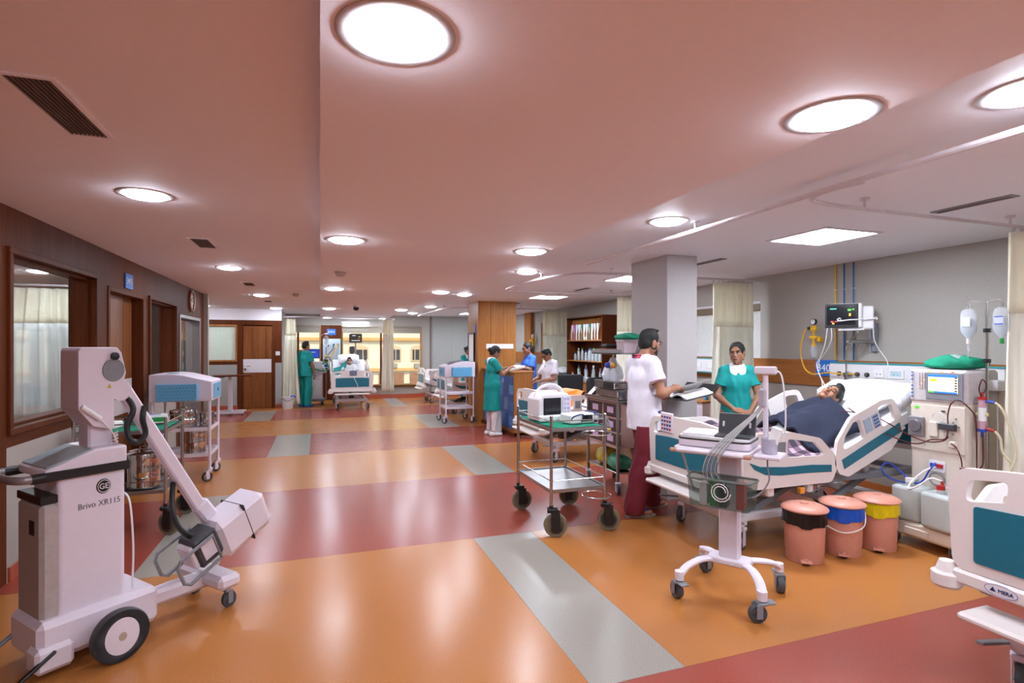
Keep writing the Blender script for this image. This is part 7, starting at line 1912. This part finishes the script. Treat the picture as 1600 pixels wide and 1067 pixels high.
hair(nb, c_, R_, .94, 'bun', None, .006)
# ---- nurse in blue scrubs
def o_blue(J, p, post, h):
    top_garment('scrub_top', J, p, post, h, BLUE_CLOTH, .018, .74, .8, .02, 1.5)
    trousers(J, p, post, h, BLUE_CLOTH, .01, .03, .05, ztop=.78)
    n = J['neck']
    obj('lanyard', MB().tube([tuple(n + np.array(v)) for v in ((.02, .14, -.25), (.07, .11, -.1), (.07, .0, .03), (0, -.06, .04), (-.07, .0, .03), (-.07, .11, -.1), (.02, .14, -.25))], (.008, .003), 6, sub=5), RED, p)
Jc = joints(1.66, True, eR=(.22, .08, 1.12), wR=(.12, .26, 1.2), eL=(-.22, .08, 1.12), wL=(-.1, .27, 1.2))
Jc['skull'] = Jc['skull'] + np.array((0, .04, -.01))
nc, c_, R_ = person('woman in blue scrubs and red lanyard behind the counter', (3.93, 10.12, 0), math.radians(92), Jc, (6, 12), [H_('R', (-.3, .9, -.1), (-.2, .2, -1), 1), H_('L', (.3, .9, -.1), (.2, .2, -1), -1)], o_blue, h=.010, shoes=(WHITE, 0))
hair(nc, c_, R_, .975, 'bun', None, .006); spectacles(nc, c_, R_, .97)
# ---- nurse in white
def o_white(J, p, post, h):
    top_garment('tunic', J, p, post, h, WHITE_CLOTH, .02, .70, .75, .02, 2.5)
    trousers(J, p, post, h, WHITE_CLOTH, .01, .03, .05, ztop=.74)
    collar(J, p, post, WHITE, .1, .026)
    obj('tie', MB().box(tuple(J['neck'] + np.array((0, .115, -.09))), (.03, .02, .07), 0, .006), TEAL_CLOTH, p)
Jw = joints(1.56, True, eR=(.23, .06, 1.0), wR=(.12, .28, .97), eL=(-.23, .06, 1.0), wL=(-.1, .29, .96))
Jw['skull'] = Jw['skull'] + np.array((0, .055, -.025))
nw, c_, R_ = person('woman in white tunic with short hair looking down at the desk', (3.96, 9.2, 0), math.radians(104), Jw, (0, 32), [H_('R', (-.2, .95, -.1), (-.2, .1, -1), 1), H_('L', (.2, .95, -.1), (.2, .1, -1), -1)], o_white, h=.010, shoes=(WHITE, 0))
hair(nw, c_, R_, .93, 'short', None, .006); spectacles(nw, c_, R_, .93)
# ---- far nurse
Jf = joints(1.60, True, eR=(.2, .1, 1.08), wR=(.08, .28, 1.02), eL=(-.2, .1, 1.08), wL=(-.06, .3, 1.02))
Jf['skull'] = Jf['skull'] + np.array((0, .05, -.02))
nf, c_, R_ = person('woman in teal beside the far grey wall panels', (3.62, 13.85, 0), math.radians(205), Jf, (18, 28), [H_('R', (-.3, .9, -.1), (-.2, .2, -1), 1), H_('L', (.3, .9, -.1), (.2, .2, -1), -1)], o_teal, h=.012, shoes=(WHITE, 0))
hair(nf, c_, R_, .94, 'bun', None, .007)
# ---- far man in scrubs
def o_scrub(J, p, post, h):
    top_garment('scrub_top', J, p, post, h, TEAL_CLOTH, .024, .80, .72, .03, 1.2)
    trousers(J, p, post, h, TEAL_CLOTH, .015, .035, .05, ztop=.84)
    obj('side_stripe', MB().tube([(-.225, -.0, .80), (-.20, .0, .5), (-.185, -.02, .1)], (.004, .014), 6), WHITE, p)
Jm = joints(1.70, False, eR=(.24, .02, 1.1), wR=(.22, .1, .86), eL=(-.25, -.03, 1.1), wL=(-.26, .06, .86))
nm_, c_, R_ = person('man in teal scrubs with blue shoe covers beside the far curtain', (-.36, 15.28, 0), math.radians(-48), Jm, (-8, 2), [H_('R', (0, .1, -1), (-1, 0, 0), 1), H_('L', (0, .1, -1), (1, 0, 0), -1)], o_scrub, h=.011, shoes=(mat('blue shoe cover', (30, 110, 200), .5), .02))
hair(nm_, c_, R_, 1.0, 'short', None, .006)

# ---- patients, lying along the bed: local z runs to the head, local y up
def lying(Bx, By, rz, A, zm, xp, foot_x, lift, headlift=.0):
    """vertices of a standing figure -> lying on the bed surface, trunk raised by angle A beyond the hip"""
    ca, sa = math.cos(A), math.sin(A); cr, sr = math.cos(rz), math.sin(rz)
    def post(V):
        V = np.asarray(V, float); s_ = V[:, 2] + foot_x; up = V[:, 1] + lift; lat = V[:, 0]
        t = s_ - xp
        wgt = np.clip((t + .10) / .2, 0, 1); wgt = wgt * wgt * (3 - 2 * wgt)
        fx_, fz_ = s_, zm + up
        bx_, bz_ = xp + t * ca - up * sa, zm + t * sa + up * ca
        x = fx_ * (1 - wgt) + bx_ * wgt; z = fz_ * (1 - wgt) + bz_ * wgt
        return np.stack([Bx + x * cr + lat * sr * 1.0, By + x * sr - lat * cr, z], 1)
    return post
def o_gown(J, p, post, h):
    top_garment('gown', J, p, post, .012, mat('pale hospital gown', (206, 210, 214), .8), .008, .8, .6, 0, 1.0, wr=0)
Jp = joints(1.66, False, wR=(.2, -.02, .86), wL=(-.2, -.02, .86), eR=(.21, -.03, 1.08), eL=(-.21, -.03, 1.08))
Jp['skull'] = Jp['skull'] + np.array((.03, .13, -.03))
pt, c_, R_ = person('patient lying with closed eyes under the navy blanket', (0, 0, 0), 0, Jp, (-30, 14, 8), [H_('R', (0, .1, -1), (-1, 0, 0), 1), H_('L', (0, .1, -1), (1, 0, 0), -1)], o_gown, h=.0075, skin=SKIN_A, post=lying(2.9, 3.79, 0, math.radians(21), .665, 1.0, .13, .10), closed=True)
PST = lying(2.9, 3.79, 0, math.radians(21), .665, 1.0, .13, .10)
hair(pt, c_, R_, .98, 'short', PST)
Jq = joints(1.62, False, wR=(.16, .1, .95), wL=(-.16, .1, .95), eR=(.21, .0, 1.08), eL=(-.21, .0, 1.08))
Jq['skull'] = Jq['skull'] + np.array((.0, .07, -.0))
PS2 = lying(.76, 14.15, PI / 2, math.radians(30), .665, 1.0, .13, .10)
pq, c_, R_ = person('patient with breathing tube lying in the far bed', (0, 0, 0), 0, Jq, (0, 30), [H_('R', (0, .1, -1), (-1, 0, 0), 1), H_('L', (0, .1, -1), (1, 0, 0), -1)], o_gown, h=.010, skin=SKIN_A, post=PS2, closed=True)
hair(pq, c_, R_, .955, 'short', PS2, .006)
P = lambda *p: Vector(c_ + R_ @ np.array(p, float))
obj('face_strap', mb_post(MB().tube([P(-.07, .03, -.03), P(-.03, .098, -.045), P(.03, .098, -.045), P(.07, .03, -.03)], (.008, .004), 6, sub=4).tube([P(0, .09, -.06), P(.01, .13, -.09), P(.06, .16, -.14)], .008, 6, sub=4), PS2), WHITE, pq)
